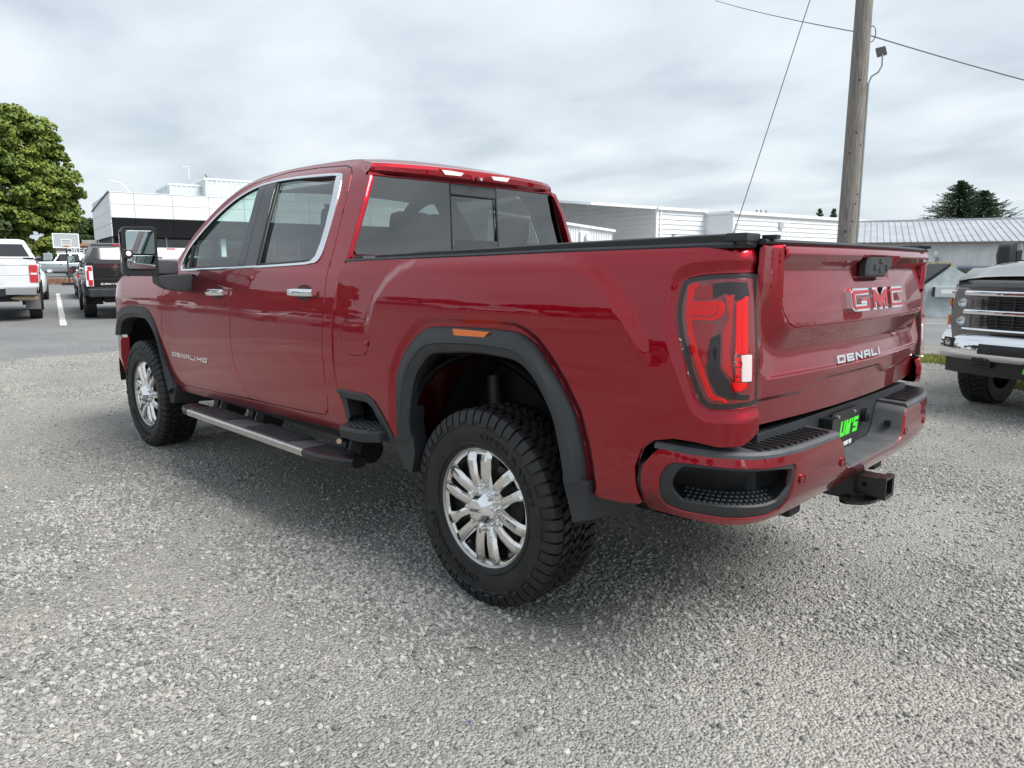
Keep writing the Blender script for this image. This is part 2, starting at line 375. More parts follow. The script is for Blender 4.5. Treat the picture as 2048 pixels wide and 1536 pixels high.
def bed_off(x,z):
    """extra outward displacement of the bed side"""
    o=0.0
    if .9<z and -1.0<x<1.15:
        d=pathd(x,z,ARCH); ins=inpoly(x,z,ARCH+[(-.80,.3),(.80,.3)])
        sd=d if ins else -d
        fade=sst(1.10,1.34,z)
        o+=.026*sst(-.05,.012,sd)*fade*(1-.0*sst(.1,.3,sd))
        o+=.020*(1-fade)*sst(.9,1.1,z)*sst(1.15,.85,x)*0
    return o
# plan of bed side: straight then corner bezier ending at tailgate gap
CB=[(-.90,.98),(-1.085,.98),(-1.150,.962),(-1.166,.858)]
def bez(P,t):
    a=(1-t)**3;b=3*t*(1-t)**2;c=3*t*t*(1-t);d=t**3
    return (a*P[0][0]+b*P[1][0]+c*P[2][0]+d*P[3][0],a*P[0][1]+b*P[1][1]+c*P[2][1]+d*P[3][1])
_N=200
_cp=[bez(CB,i/_N) for i in range(_N+1)]
_cl=[0]
for i in range(_N): _cl.append(_cl[-1]+math.hypot(_cp[i+1][0]-_cp[i][0],_cp[i+1][1]-_cp[i][1]))
S0=.90; SL=_cl[-1]   # s = -x on the straight; corner from S0 to S0+SL
def plan(s):
    if s<=S0: return (-s,.98,0.,1.)
    q=min(s-S0,SL-1e-9); i=0
    lo,hi=0,_N
    while hi-lo>1:
        m=(lo+hi)//2
        if _cl[m]<=q: lo=m
        else: hi=m
    f=(q-_cl[lo])/(_cl[hi]-_cl[lo]); a,b=_cp[lo],_cp[hi]
    tx,ty=b[0]-a[0],b[1]-a[1]; L=math.hypot(tx,ty)
    # smooth normal
    i0=max(0,lo-2); i1=min(_N,hi+2); tx,ty=_cp[i1][0]-_cp[i0][0],_cp[i1][1]-_cp[i0][1]; L=math.hypot(tx,ty)
    return (a[0]+(b[0]-a[0])*f+ (0),a[1]+(b[1]-a[1])*f,ty/L,-tx/L)
def bed(s,z):
    x,y,nx,ny=plan(s)
    d=BEDP(z)-.98+bed_off(-s,z)
    return (x+nx*d,y+ny*d,z)
def cab(x,z): return (x,cab_y(x,z),z)
def tg_x(y): return -1.225+.040*(y/.74)**2 if abs(y)<.9 else -1.165
def gate(y,z): return (tg_x(y),y,z)
# bumper plan
BP=[(-.80,1.000),(-.95,.997),(-1.08,.975),(-1.17,.925),(-1.225,.850),(-1.25,.76),(-1.262,.66),(-1.270,.5),(-1.276,.3),(-1.278,0)]
_bl=[0]
for i in range(len(BP)-1): _bl.append(_bl[-1]+math.hypot(BP[i+1][0]-BP[i][0],BP[i+1][1]-BP[i][1]))
BX=pchip([(_bl[i],BP[i][0]) for i in range(len(BP))]); BY=pchip([(_bl[i],BP[i][1]) for i in range(len(BP))])
BLEN=_bl[-1]
BZ=pchip([(.64,-.060),(.68,-.030),(.72,-.008),(.76,-.001),(.80,0),(.87,-.008),(.91,-.02)])
def bump(s,z):
    q=s if s<=BLEN else 2*BLEN-s
    e=1e-3; tx=BX(q+e)-BX(q-e); ty=BY(q+e)-BY(q-e); L=math.hypot(tx,ty)
    nx,ny=ty/L,-tx/L
    d=BZ(z); x=BX(q)+nx*d; y=BY(q)+ny*d
    return (x,y if s<=BLEN else -y,z)
# ================================================================== the red pickup truck
S_END = S0 + SL
TR = thing('pickup_truck', 'lifted dark red crew cab pickup with black fender flares, tailgate towards the viewer', 'pickup truck')
def PP(name, outline, fn, material=PAINT, both=True, **k):
    a = panel(name, fn, outline, material, TR, **k)
    if both: panel(name, fn, outline, material, TR, mirror=True, **{**k, 'res': k.get('res', .03) * 1.6})
    return a
PLASTG = mat('gloss_grey_pillar', (.035, .036, .040), .16)
# --- cab side frame with door openings
ROOF = [(1.128, 1.968), (1.20, 2.02), (1.314, 2.066), (1.625, 2.082), (1.968, 2.087), (2.321, 2.076), (2.55, 2.041), (2.682, 1.99), (2.832, 1.918), (2.987, 1.823), (3.14, 1.704), (3.265, 1.57), (3.335, 1.47)]
FD_F = [(3.304, .602), (3.391, .614), (3.462, .687), (3.507, .795), (3.506, .93), (3.481, 1.087), (3.466, 1.192), (3.458, 1.289), (3.44, 1.35), (3.36, 1.405), (3.285, 1.43)]
FD_T = [(3.275, 1.47), (3.245, 1.54), (3.185, 1.635), (3.06, 1.738), (2.905, 1.842), (2.745, 1.925), (2.662, 1.962), (2.504, 2.012), (2.316, 2.038)]
BG = [(2.298, 2.0), (2.249, 1.753), (2.208, 1.486), (2.233, 1.46), (2.262, 1.43), (2.289, 1.394), (2.318, 1.32), (2.338, 1.254), (2.351, 1.155), (2.358, 1.012), (2.334, .861), (2.277, .771), (2.205, .703), (2.165, .645)]
RD_T = [(2.306, 2.040), (2.095, 2.058), (1.736, 2.052), (1.416, 2.033), (1.342, 2.013), (1.304, 1.98), (1.268, 1.88), (1.245, 1.744), (1.227, 1.587), (1.222, 1.463), (1.222, 1.40), (1.224, 1.29), (1.233, 1.171), (1.237, 1.029), (1.23, .869), (1.216, .773), (1.219, .708), (1.25, .676), (1.351, .667)]
FDO = FD_F + FD_T + BG + [(2.667, .623), (2.911, .618)]
RDO = [(q[0] - .0115, q[1]) for q in BG[::-1]] + RD_T + [(1.755, .653)]
CABEND = [(1.109, 1.961), (1.084, 1.828), (1.074, 1.66), (1.073, 1.561), (1.075, 1.49), (1.10, 1.40), (1.129, 1.254), (1.138, 1.153), (1.138, 1.021), (1.132, .927), (1.112, .85), (1.035, .694), (1.03, .671), (1.06, .604)]
CABO = ROOF[::-1] + CABEND + [(1.685, .581), (2.266, .568), (2.716, .56), (2.967, .554), (3.36, .545), (3.39, .575)] + [(q[0] + .012, q[1]) for q in FD_F[1:]] + [(3.33, 1.45)]
grow = lambda P, d: [(x + d * (1 if x > sum(a for a, b in P) / len(P) else -1), z + d * (1 if z > sum(b for a, b in P) / len(P) else -1)) for x, z in P]
def offset_poly(P, d):
    n = len(P); ar = sum(P[i][0] * P[(i + 1) % n][1] - P[(i + 1) % n][0] * P[i][1] for i in range(n)); s = 1 if ar > 0 else -1; out = []
    for i in range(n):
        a, p, b = Vector(P[i - 1]), Vector(P[i]), Vector(P[(i + 1) % n]); t1 = (p - a).normalized(); t2 = (b - p).normalized(); n1 = Vector((t1.y, -t1.x)); n2 = Vector((t2.y, -t2.x)); m = (n1 + n2)
        m = m / max(.5, m.dot(n1)) if m.length > 1e-6 else n1
        out.append((p.x + m.x * d * s, p.y + m.y * d * s))
    return out
def subtract_doors():
    # the frame is everything inside CABO that is outside both doors; doors share the B gap so one hole
    hole = offset_poly(FD_F + FD_T + RD_T + [(1.755, .653), (2.165, .639), (2.667, .623), (2.911, .618)], .0095)
    return hole
CABO2 = ROOF[::-1] + CABEND + [(1.685, .581), (2.266, .568), (2.716, .56), (2.967, .554), (3.40, .545), (3.53, .66), (3.535, .80), (3.53, .93), (3.505, 1.09), (3.49, 1.19), (3.48, 1.29), (3.47, 1.37), (3.40, 1.43)]
PP('cab_frame', CABO2, cab, holes=[subtract_doors()], res=.03, bres=.02, depth=.03)
WIN = [(3.191, 1.449), (3.207, 1.517), (3.149, 1.621), (3.027, 1.722), (2.871, 1.828), (2.711, 1.911), (2.551, 1.968), (2.418, 1.998), (2.298, 2.013), (2.031, 2.022), (1.665, 2.01), (1.425, 1.998), (1.385, 1.979), (1.345, 1.885), (1.317, 1.715), (1.316, 1.588), (1.325, 1.525), (1.374, 1.488), (1.789, 1.472), (2.233, 1.459), (2.795, 1.446), (3.14, 1.436)]
WOUT = chaikin(WIN, 1)
FWIN = WIN[:8] + [(2.345, 2.004), (2.318, 1.80), (2.285, 1.60), (2.262, 1.462)] + WIN[20:]
RWIN = [(2.19, 2.012)] + WIN[9:19] + [(2.10, 1.470), (2.14, 1.753)]
PP('front_door', FDO, cab, holes=[offset_poly(FWIN, -.006)], res=.022, bres=.015)
PP('rear_door', RDO, cab, holes=[offset_poly(RWIN, -.006)], res=.022, bres=.015)
def cab_tube(P, r, off=0., closed=True, seg=6, ys=1):
    return [(x, ys * (cab_y(x, z) + off), z) for x, z in (P + P[:1] if closed else P)]
# black seal behind the door gaps, bright surround, glass, black pillars
for ys in (1, -1):
    m = MB()
    for P in (FDO, RDO): m.tube(cab_tube(resample(P, .03), .01, -.020, ys=ys), .012, 6, False)
    m.build('door_seal', PLASTD, TR, smooth=60)
    m = MB(); L = WOUT; n = len(L); I = offset_poly(L, -.016); k = 0
    prof = [(L, .000), (L, .0055), (offset_poly(L, -.008), .009), (I, .0055), (I, -.012)]
    m.loft([[(x, ys * (cab_y(x, z) + o), z) for x, z in Q] for Q, o in prof], caps=False)
    # broad rear upright of the bright surround
    m.build('window_trim', CHROME, TR, smooth=50)
    mr = ys < 0
    def gp(name, poly, material, off, res=.06, depth=.004):
        return panel(name, cab, poly, material, TR, res=res, depth=depth, bev=.001, off=off, mirror=mr)
    gp('front_side_window', offset_poly(chaikin([(3.055, 1.462), (3.10, 1.60), (3.045, 1.68), (2.93, 1.765), (2.846, 1.815), (2.683, 1.90), (2.518, 1.955), (2.376, 1.988), (2.347, 1.832), (2.323, 1.643), (2.291, 1.474)], 1, keep=(0, 7, 10)), .004), GLASS_F, -.018)
    gp('rear_side_window', offset_poly(chaikin([(2.16, 2.004), (1.813, 2.00), (1.452, 1.988), (1.40, 1.849), (1.376, 1.686), (1.372, 1.52), (1.44, 1.498), (1.81, 1.486), (2.05, 1.48), (2.09, 1.755)], 1, keep=(0, 8)), .004), GLASS_T, -.018)
    gp('quarter_window', [(3.19, 1.455), (3.195, 1.515), (3.13, 1.60), (3.09, 1.655), (3.062, 1.462)], GLASS_T, -.015)
    gp('front_pillar_cover', [(2.384, 1.996), (2.296, 2.006), (2.247, 1.753), (2.206, 1.466), (2.287, 1.462), (2.317, 1.643), (2.342, 1.832)], PLASTG, .003, depth=.014)
    gp('rear_pillar_cover', [(2.29, 2.006), (2.165, 2.008), (2.096, 1.755), (2.052, 1.476), (2.199, 1.466), (2.24, 1.753)], PLASTG, .003, depth=.014)
    gp('window_trim_upright', [(1.452, 1.990), (1.405, 1.985), (1.362, 1.885), (1.335, 1.715), (1.334, 1.588), (1.345, 1.53), (1.39, 1.497), (1.44, 1.497), (1.388, 1.53), (1.374, 1.60), (1.376, 1.686), (1.40, 1.849)], CHROME, .004, .02, .012)
    # window rubber
    m = MB(); m.tube(cab_tube([(3.052, 1.46), (3.098, 1.62)], 0, -.006, False, ys=ys), .013, 6); m.tube(cab_tube([(2.146, 2.0), (2.08, 1.755), (2.035, 1.48)], 0, -.006, False, ys=ys), .013, 6)
    U = offset_poly(chaikin(WIN, 2), -.020)
    m.tube(cab_tube(U, 0, -.010, ys=ys), .008, 6, False)
    m.build('window_rubber', PLASTD, TR, smooth=60)
# --- roof, spoiler and rear window wall
RX = [1.128, 1.2, 1.314, 1.625, 1.968, 2.321, 2.55]
rz = pchip(sorted(ROOF))
def roof_fn(x, t):
    ze = rz(x); ye = cab_y(x, ze); return (x, ye * t, ze + .035 * (1 - abs(t) ** 2.6) * sst(1.0, 1.4, x))
MB().grid(roof_fn, [1.128 + i * (2.55 - 1.128) / 24 for i in range(25)], [-1 + i / 12 for i in range(25)]).build('roof', PAINT, TR, smooth=50)
def wind(t, s):
    i = t * (len(ROOF) - 7) + 6; a = int(min(i, len(ROOF) - 2)); f = i - a; x = ROOF[a][0] * (1 - f) + ROOF[a + 1][0] * f; z = ROOF[a][1] * (1 - f) + ROOF[a + 1][1] * f
    ye = cab_y(x, z) - .03; return (x + .22 * (1 - s * s) * (.4 + .6 * t), ye * s, z + .02 * (1 - s * s))
MB().grid(wind, [i / 14 for i in range(15)], [-1 + i / 10 for i in range(21)]).build('windscreen', GLASS_F, TR, smooth=60)
bx = lambda z: 1.092 + .05 * (z - 1.5)          # rear wall of the cab
backf = lambda y, z: (bx(z) + .018 * (y / .8) ** 2, y, z)
def edge_y(z): return cab_y(1.09, z) - .012
BW = [(.742, 1.962), (.862, 1.585), (.868, 1.545), (.85, 1.53), (-.85, 1.53), (-.868, 1.545), (-.862, 1.585), (-.742, 1.962)]
BO = [(edge_y(1.97), 1.972)] + [(edge_y(z), z) for z in (1.9, 1.75, 1.6, 1.5, 1.44, 1.38)] + [(.94, 1.05), (-.94, 1.05)] + [(-edge_y(z), z) for z in (1.38, 1.44, 1.5, 1.6, 1.75, 1.9)] + [(-edge_y(1.97), 1.972)]
panel('cab_rear_wall', backf, BO, PAINT, TR, holes=[BW], res=.05, hint=(-1, 0, 0), depth=.02)
# rounded rear pillar edge joining side and rear wall
for ys in (1, -1):
    m = MB(); rings = []
    for x, z in CABEND[:7]:
        A = Vector((x, cab_y(x, z), z)); Bp = Vector(backf(edge_y(z) - .006, z)); c = Vector((x - .004, cab_y(x, z) - .003, z)); rings.append([A + Vector((.012, .0, 0)), A, A * .5 + c * .2 + Bp * .3 + Vector((-.004, .004, 0)), Bp + Vector((-.006, .004, 0)), Bp])
    m.loft([[(p.x, p.y * ys, p.z) for p in r] for r in rings], closed=False, caps=False); m.build('rear_pillar', PAINT, TR, smooth=70)
wing = lambda poly: poly
gx = lambda d: (lambda y, z: (bx(z) + .018 * (y / .8) ** 2 + d, y, z))
panel('rear_window_pane', gx(.004), [(.735, 1.955), (.855, 1.58), (.845, 1.54), (.19, 1.54), (.185, 1.958)], GLASS_T, TR, res=.1, hint=(-1, 0, 0), depth=.005)
panel('rear_window_pane', gx(.004), [(-.735, 1.955), (-.855, 1.58), (-.845, 1.54), (-.20, 1.54), (-.192, 1.958)], GLASS_T, TR, res=.1, hint=(-1, 0, 0), depth=.005)
panel('sliding_window_pane', gx(.016), [(.172, 1.893), (.168, 1.635), (-.188, 1.635), (-.180, 1.888)], GLASS_T, TR, res=.1, hint=(-1, 0, 0), depth=.005)
panel('sliding_window_head', gx(.003), [(.181, 1.957), (.175, 1.9), (-.184, 1.896), (-.188, 1.957)], mat('window_ceramic_band', (.05, .052, .054), .12), TR, res=.1, hint=(-1, 0, 0), depth=.012)
panel('sliding_window_sill', gx(.003), [(.172, 1.632), (.182, 1.54), (-.196, 1.54), (-.19, 1.632)], MATS['window_ceramic_band'], TR, res=.1, hint=(-1, 0, 0), depth=.012)
for P in ([(.183, 1.957), (.187, 1.54)], [(-.19, 1.957), (-.198, 1.54)], [(.178, 1.897), (-.186, 1.893), (-.193, 1.634)], [(.734, 1.953), (.853, 1.582)], [(-.736, 1.953), (-.855, 1.582)]):
    MB().tube([gx(.006)(y, z) for y, z in P], .0065, 6).build('rear_window_rubber', PLASTD, TR, smooth=60)
# spoiler over the rear window (lofted across the cab)
def spo(t):
    a = abs(t); e = sst(.86, 1., a); zt = 2.050 - .014 * t * t; zb = 1.966; xr = 1.078 + .035 * t * t + .022 * e
    P = [(1.315, zt + .020 - .006 * a), (1.24, zt + .012), (xr + .05, zt + .002), (xr + .014, zt - .008), (xr, zt - .030), (xr + .003, zb + .022), (xr + .020, zb + .001), (1.135, zb - .004), (1.22, 2.0)]
    return [(x, t * (cab_y(1.2, min(z, 2.062)) + .004), z) for x, z in P]
TS = [-1, -.985, -.95, -.9, -.8, -.65, -.5, -.4, -.3, -.15, 0, .15, .3, .4, .5, .65, .8, .9, .95, .985, 1]
MB().loft([spo(t) for t in TS]).build('roof_spoiler', PAINT, TR, smooth=32)
lf = lambda y, z: (1.0755 + .062 * y * y, y, z)
m = panel('high_brake_light', lf, [(.285, 2.028), (.255, 1.996), (.13, 1.998), (.1, 2.014), (.06, 2.014), (.035, 1.985), (-.035, 1.985), (-.06, 2.014), (-.1, 2.014), (-.13, 1.998), (-.255, 1.996), (-.285, 2.026), (-.1, 2.032), (.1, 2.033)], LRED2, TR, res=.03, hint=(-1, 0, 0), depth=.012)
for ys in (1, -1):
    panel('cargo_light', lf, [(ys * .275, 2.024), (ys * .252, 2.0), (ys * .135, 2.001), (ys * .115, 2.018)], mat('cargo_lamp', (.85, .82, .82), .2, coat=.6), TR, res=.03, hint=(-1, 0, 0), depth=.01, off=.003)
MB().lathe([(0, -.010), (.011, -.010), (.013, 0), (.013, .012)], (1.075, .012, 1.994), 0, 16).build('roof_camera', PLASTD, TR, smooth=40)
MB().lathe([(0, -.009), (.008, -.009), (.01, 0), (.01, .012)], (1.075, -.022, 1.994), 0, 16).build('roof_camera', CHROME, TR, smooth=40)
# --- front fender, bonnet, nose
FEN = [(3.492, .61), (3.525, .69), (3.528, .80), (3.521, .93), (3.495, 1.09), (3.480, 1.19), (3.471, 1.29), (3.462, 1.36), (3.60, 1.397), (3.98, 1.396), (4.2, 1.392), (4.4, 1.372), (4.55, 1.335), (4.66, 1.27), (4.72, 1.1), (4.70, .90), (4.56, .885), (4.53, .965), (4.45, 1.05), (4.31, 1.105), (4.08, 1.128), (3.86, 1.128), (3.76, 1.10), (3.68, 1.04), (3.61, .96), (3.555, .86), (3.512, .74), (3.46, .64)]
FEN = [(3.47, .60)] + FEN[1:] if False else FEN
PP('front_fender', FEN, cab, res=.03, bres=.02, depth=.03)
def bonnet(x, t):
    a = abs(t); ye = cab_y(x, 1.40) - .004; y = ye * t; d = ye * (1 - a)
    zc = 1.395 + (.135 * sst(0, .14, d) + .03 * sst(.1, .9, d)) * (1 - sst(4.35, 4.95, x) * .85) - .10 * sst(4.3, 4.95, x)
    return (x, y, zc)
MB().grid(bonnet, [3.40 + i * 1.42 / 24 for i in range(25)], [math.sin(math.pi / 2 * (-1 + i / 16)) for i in range(33)]).build('bonnet', PAINT, TR, smooth=60)
MB().prism([(4.62, -.86), (4.62, .86), (4.78, .82), (4.90, .6), (4.95, 0), (4.90, -.6), (4.78, -.82)], .70, 1.30, 2).build('grille', PLASTD, TR, bevel=.02)
for ys in (1, -1):
    MB().hexa([(4.60, ys * .78, 1.02), (4.86, ys * .66, 1.02), (4.74, ys * .90, 1.02), (4.56, ys * .955, 1.02), (4.58, ys * .78, 1.33), (4.82, ys * .66, 1.30), (4.70, ys * .90, 1.30), (4.54, ys * .955, 1.335)]).build('headlight', mat('headlamp', (.75, .77, .8), .08, .6, coat=1), TR, bevel=.01)
for ys in (1, -1):
    m = MB(); pl = [(4.49, 1.0), (4.58, .992), (4.73, .945), (4.90, .80), (4.99, .5), (5.02, 0)]
    m.loft([[(x + .02, ys * (y - .03), .54 + .015 * k), (x + .008, ys * (y + .004), .70), (x, ys * y, .84), (x - .02, ys * (y - .01), .885), (x - .03, ys * (y - .06), .88), (x - .0, ys * (y - .06), .56)] for k, (x, y) in enumerate(pl)]); m.build('front_bumper', PAINT, TR, smooth=50)
    m = MB(); m.loft([[(x + .006, ys * (y + .008), .872), (x + .004, ys * (y + .006), .892), (x - .05, ys * (y - .04), .897), (x - .05, ys * (y - .04), .872)] for x, y in pl]); m.build('front_bumper_trim', CHROME, TR, smooth=50)
MB().box(4.56, 4.93, -.8, .8, .50, .62).build('front_valance', PLASTD, TR, bevel=.03)
# --- bed side, tail corner
LAMP = [(1.15, 1.458), (1.086, 1.457), (1.023, 1.453), (.976, 1.446), (.952, 1.438), (.941, 1.422), (.933, 1.384), (.93, 1.343), (.933, 1.308), (.947, 1.258), (.962, 1.218), (.982, 1.165), (1.001, 1.116), (1.019, 1.079), (1.033, 1.052), (1.05, 1.035), (1.074, 1.029), (1.108, 1.031), (1.149, 1.035), (1.193, 1.04)]
LAMPC = [(S_END - .001, 1.458)] + chaikin(LAMP, 1, closed=False) + [(S_END - .001, 1.046)]
ARC_R = [(.55, .70), (.53, .80), (.49, .92), (.43, 1.01), (.36, 1.09), (.29, 1.155), (.24, 1.185), (.19, 1.196), (.09, 1.199), (-.1, 1.195), (-.29, 1.187), (-.35, 1.175), (-.46, 1.10), (-.52, 1.04), (-.565, .955), (-.58, .88), (-.583, .72), (-.575, .62)]
CSO = [(-.63, .615), (-.651, .669), (-.724, .763), (-.782, .814), (-.844, .836), (-1.089, .833), (-1.112, .830)]
BEDO = [(-1.03, 1.499), (-.466, 1.512), (0, 1.521), (.407, 1.531), (.76, 1.537), (1.0, 1.541), (1.15, 1.542), (S_END - .001, 1.542)] + [(S_END - .001, 1.464)] + offset_poly(LAMPC, .004)[1:-1] + [(S_END - .001, 1.036), (S_END - .001, .957), (1.20, .935), (1.165, .914), (1.10, .908), (1.03, .916), (.95, .915), (.869, .895), (.822, .857), (.795, .786), (.80, .70), (.811, .651), (.736, .637), (.644, .630), (.598, .640), (.582, .667)] + ARC_R + CSO + [(-1.137, .927), (-1.144, 1.02), (-1.152, 1.152), (-1.15, 1.253), (-1.147, 1.341), (-1.128, 1.403), (-1.077, 1.471)]
FUEL = chaikin([(-1.039, 1.182), (-1.007, 1.207), (-.94, 1.214), (-.848, 1.215), (-.808, 1.196), (-.799, 1.16), (-.806, 1.093), (-.831, 1.047), (-.87, 1.033), (-.99, 1.03), (-1.036, 1.053), (-1.055, 1.105)], 1)
FLO_R = [(.596, .643), (.608, .723), (.605, .884), (.591, .965), (.545, 1.057), (.481, 1.124), (.405, 1.181), (.365, 1.2), (.299, 1.213), (.108, 1.222), (-.091, 1.226), (-.206, 1.223), (-.26, 1.208), (-.312, 1.18), (-.382, 1.108), (-.456, 1.022), (-.517, .93), (-.556, .812), (-.571, .736), (-.577, .678)]
FLI_R = [(.45, .675), (.463, .751), (.444, .879), (.41, .977), (.349, 1.049), (.291, 1.091), (.221, 1.103), (-.039, 1.121), (-.158, 1.117), (-.226, 1.111), (-.281, 1.089), (-.325, 1.057), (-.378, .993), (-.431, .906), (-.464, .801), (-.485, .71), (-.491, .672)]
FLO_F = [(4.60, .885), (4.56, .98), (4.47, 1.075), (4.32, 1.135), (4.102, 1.162), (3.872, 1.162), (3.767, 1.135), (3.672, 1.077), (3.599, .992), (3.54, .873), (3.49, .753), (3.43, .65), (3.39, .575)]
FLI_F = [(4.439, .897), (4.364, 1.006), (4.204, 1.053), (3.997, 1.068), (3.834, 1.068), (3.732, 1.03), (3.64, .956), (3.567, .871), (3.515, .764), (3.465, .645), (3.417, .515)]
# painted lip around the flares: body tucks in towards the flare
_FLa = np.array(FLO_R + [(.596, .5)]); _FLf = np.array(FLO_F)
def polyd(x, z, P):
    a = P[:-1]; b = P[1:]; d = b - a; q = np.array((x, z)) - a; t = np.clip((q * d).sum(1) / (d * d).sum(1), 0, 1); r = q - d * t[:, None]; return math.sqrt((r * r).sum(1).min())
def tuckR(x, z): return -.016 * (1 - sst(.012, .05, polyd(x, z, _FLa))) if -.75 < x < .75 and z < 1.32 else 0
_bed0, _cab0 = bed, cab
_LPa = np.array(LAMPC)
def lampw(s, z):
    # body rises into a raised frame round the lamp
    if s < .86 or z < .98: return 0.
    return -.011 * (1 - sst(.006, .050, polyd(s, z, _LPa)))
def bed_skin(s, z):
    x, y, zz = _bed0(s, z); t = tuckR(-s, z) if s < .9 else 0.
    w = lampw(s, z)
    if w: q = plan(s); return (x + q[2] * w, y + q[3] * w, zz)
    return (x, y + t, zz)
PP('bed_side', BEDO, bed_skin, holes=[offset_poly(FUEL, .0065)], res=.013, bres=.008, depth=.022)
PP('fuel_door', FUEL, bed_skin, res=.02, bres=.012)
panel('fuel_door_gap_backing', bed_skin, offset_poly(FUEL, .02), PLASTD, TR, res=.05, off=-.012, depth=.002)  # black backing sheet; its colour stands in for shade in the gap
MB().box(.805, .812, .992, 1.0, 1.085, 1.105).build('fuel_door_notch', PLASTD, TR)
MB().lathe([(0, .014), (.012, .010), (.016, 0), (.016, -.01)], (.822, bed(-.82, 1.098)[1] - .004, 1.098), 1, 16).build('fuel_door_pull', PAINT, TR, smooth=60)
# --- fender flares
def flare(name, O, I, yb, lip, ys):
    n = 60
    def rs(P):
        L = [0]
        for i in range(len(P) - 1): L.append(L[-1] + math.hypot(P[i + 1][0] - P[i][0], P[i + 1][1] - P[i][1]))
        fx = pchip([(L[i] / L[-1], P[i][0]) for i in range(len(P))]); fz = pchip([(L[i] / L[-1], P[i][1]) for i in range(len(P))]); return [(fx(i / n), fz(i / n)) for i in range(n + 1)]
    O, I = rs(O), rs(I); rows = []
    for (ox, oz), (ix, iz) in zip(O, I):
        q = lambda t, y: (ox + (ix - ox) * t, ys * y, oz + (iz - oz) * t)
        b = yb(ox, oz)
        rows.append([q(-.02, b - .02), q(.0, b + .001), q(.03, b + .010), q(.38, lip - .002), q(.62, lip + .004), q(.66, lip - .001), q(.94, lip - .006), q(1.0, lip - .012), q(1.01, lip - .03), q(1.0, lip - .10)])
    m = MB(); m.loft(rows, closed=False, caps=False); return m.build(name, PLAST, TR, smooth=32)
for ys in (1, -1):
    flare('rear_fender_flare', FLO_R, FLI_R, lambda x, z: bed_skin(-x, z)[1], 1.026, ys)
    flare('front_fender_flare', FLO_F, FLI_F, lambda x, z: cab_y(x, z), 1.028, ys)
    # marker lamps set in the flares
    for (x0, x1, z0, z1) in ((-.085, .142, 1.186, 1.214), (3.99, 4.20, 1.120, 1.146)):
        m = MB(); yb = 1.014 if x0 > 3 else 1.012; m.prism([(x1, z1), (x1 - .01, z0), (x0 + .10, z0 - .004), (x0 + .09, z0 + .0), (x0 + .035, z0), (x0, z1)], ys * (yb - .02), ys * (yb + .008), 1); m.build('side_marker', AMBER, TR, bevel=.003)
    # mud flaps
    m = MB(); m.prism([(.595, .66), (.565, .60), (.512, .515), (.455, .505), (.43, .60), (.44, .69)], ys * .93, ys * 1.012, 1); m.build('mud_flap', PLAST, TR, bevel=.008)
    m = MB(); m.hexa([(-.585, ys * 1.01, .535), (-.535, ys * 1.012, .515), (-.60, ys * .74, .50), (-.64, ys * .74, .52), (-.60, ys * 1.0, .69), (-.48, ys * 1.016, .69), (-.54, ys * .74, .69), (-.64, ys * .74, .69)]); m.build('mud_flap', PLAST, TR, bevel=.008)
    m = MB(); m.hexa([(3.40, ys * 1.0, .45), (3.44, ys * 1.01, .44), (3.42, ys * .68, .425), (3.36, ys * .68, .435), (3.36, ys * .985, .60), (3.47, ys * 1.015, .58), (3.42, ys * .68, .58), (3.34, ys * .68, .60)]); m.build('mud_flap', PLAST, TR, bevel=.008)
def offcx(P, r=.028):
    out = []
    for i in range(len(P)):
        a, p, b = Vector(P[i - 1]), Vector(P[i]), Vector(P[(i + 1) % len(P)]); r1 = min(r, (a - p).length * .45); r2 = min(r, (b - p).length * .45)
        A = p + (a - p).normalized() * r1; B = p + (b - p).normalized() * r2
        for t in (0, .33, .67, 1): out.append(tuple(A * (1 - t) ** 2 + p * 2 * t * (1 - t) + B * t * t))
    return out
# --- tailgate
def lin(P):
    def f(x):
        if x <= P[0][0]: return P[0][1]
        for i in range(len(P) - 1):
            if x <= P[i + 1][0]: t = (x - P[i][0]) / (P[i + 1][0] - P[i][0]); return P[i][1] + t * (P[i + 1][1] - P[i][1])
        return P[-1][1]
    return f
_TP = lin([(1.284, -.008), (1.33, -.003), (1.40, .009), (1.468, .025), (1.474, .024), (1.516, -.018), (1.522, -.019), (1.538, -.010), (1.549, .004), (1.56, .03)])
_TL = lin([(0, -.008), (.006, -.006), (.078, .032), (.10, .032), (.19, .012)])
_SS = lin([(0, -.008), (.03, .002), (.06, .008), (.12, .004)])
def _crz(y): return 1.049 + .036 * (1 - sst(.41, .54, y)) * (1 - sst(.14, .25, -y)) + .012 * sst(.25, .8, -y)
def gate_d(y, z):
    a = abs(y)
    # distance outside the raised inner gate (rounded lower corners)
    qx = a - (.752 - .07); qz = (1.281 + .07) - z
    sd = math.hypot(max(qx, 0), max(qz, 0)) + min(max(qx, qz), 0) - .07
    if sd <= 0:
        o = _TP(z)
        yc = y - .0
        w = 1 - sst(.0, .012, abs(yc) - (.185 + max(0, z - 1.47) * .2) if z > 1.43 else 1)   # handle pocket
        if 1.425 < z < 1.53: o = o * (1 - w) + w * (.024 if z < 1.517 else o) * sst(1.43, 1.438, z) + w * (1 - sst(1.43, 1.438, z)) * o * .0 + (w * (1 - sst(1.43, 1.438, z)) * _TP(z))
        return o
    ws = sst(1.285, 1.43, z); o = _TL(sd) * (1 - ws) + ws * _SS(sd) + ws * max(0., _TP(z)) * (1 if z > 1.53 else 0); cz = _crz(y)
    if z < 1.12: o = .012 + .004 * (1.12 - z) / .07
    st = 1 - sst(cz - .012, cz + .004, z); o += .016 * st
    return o
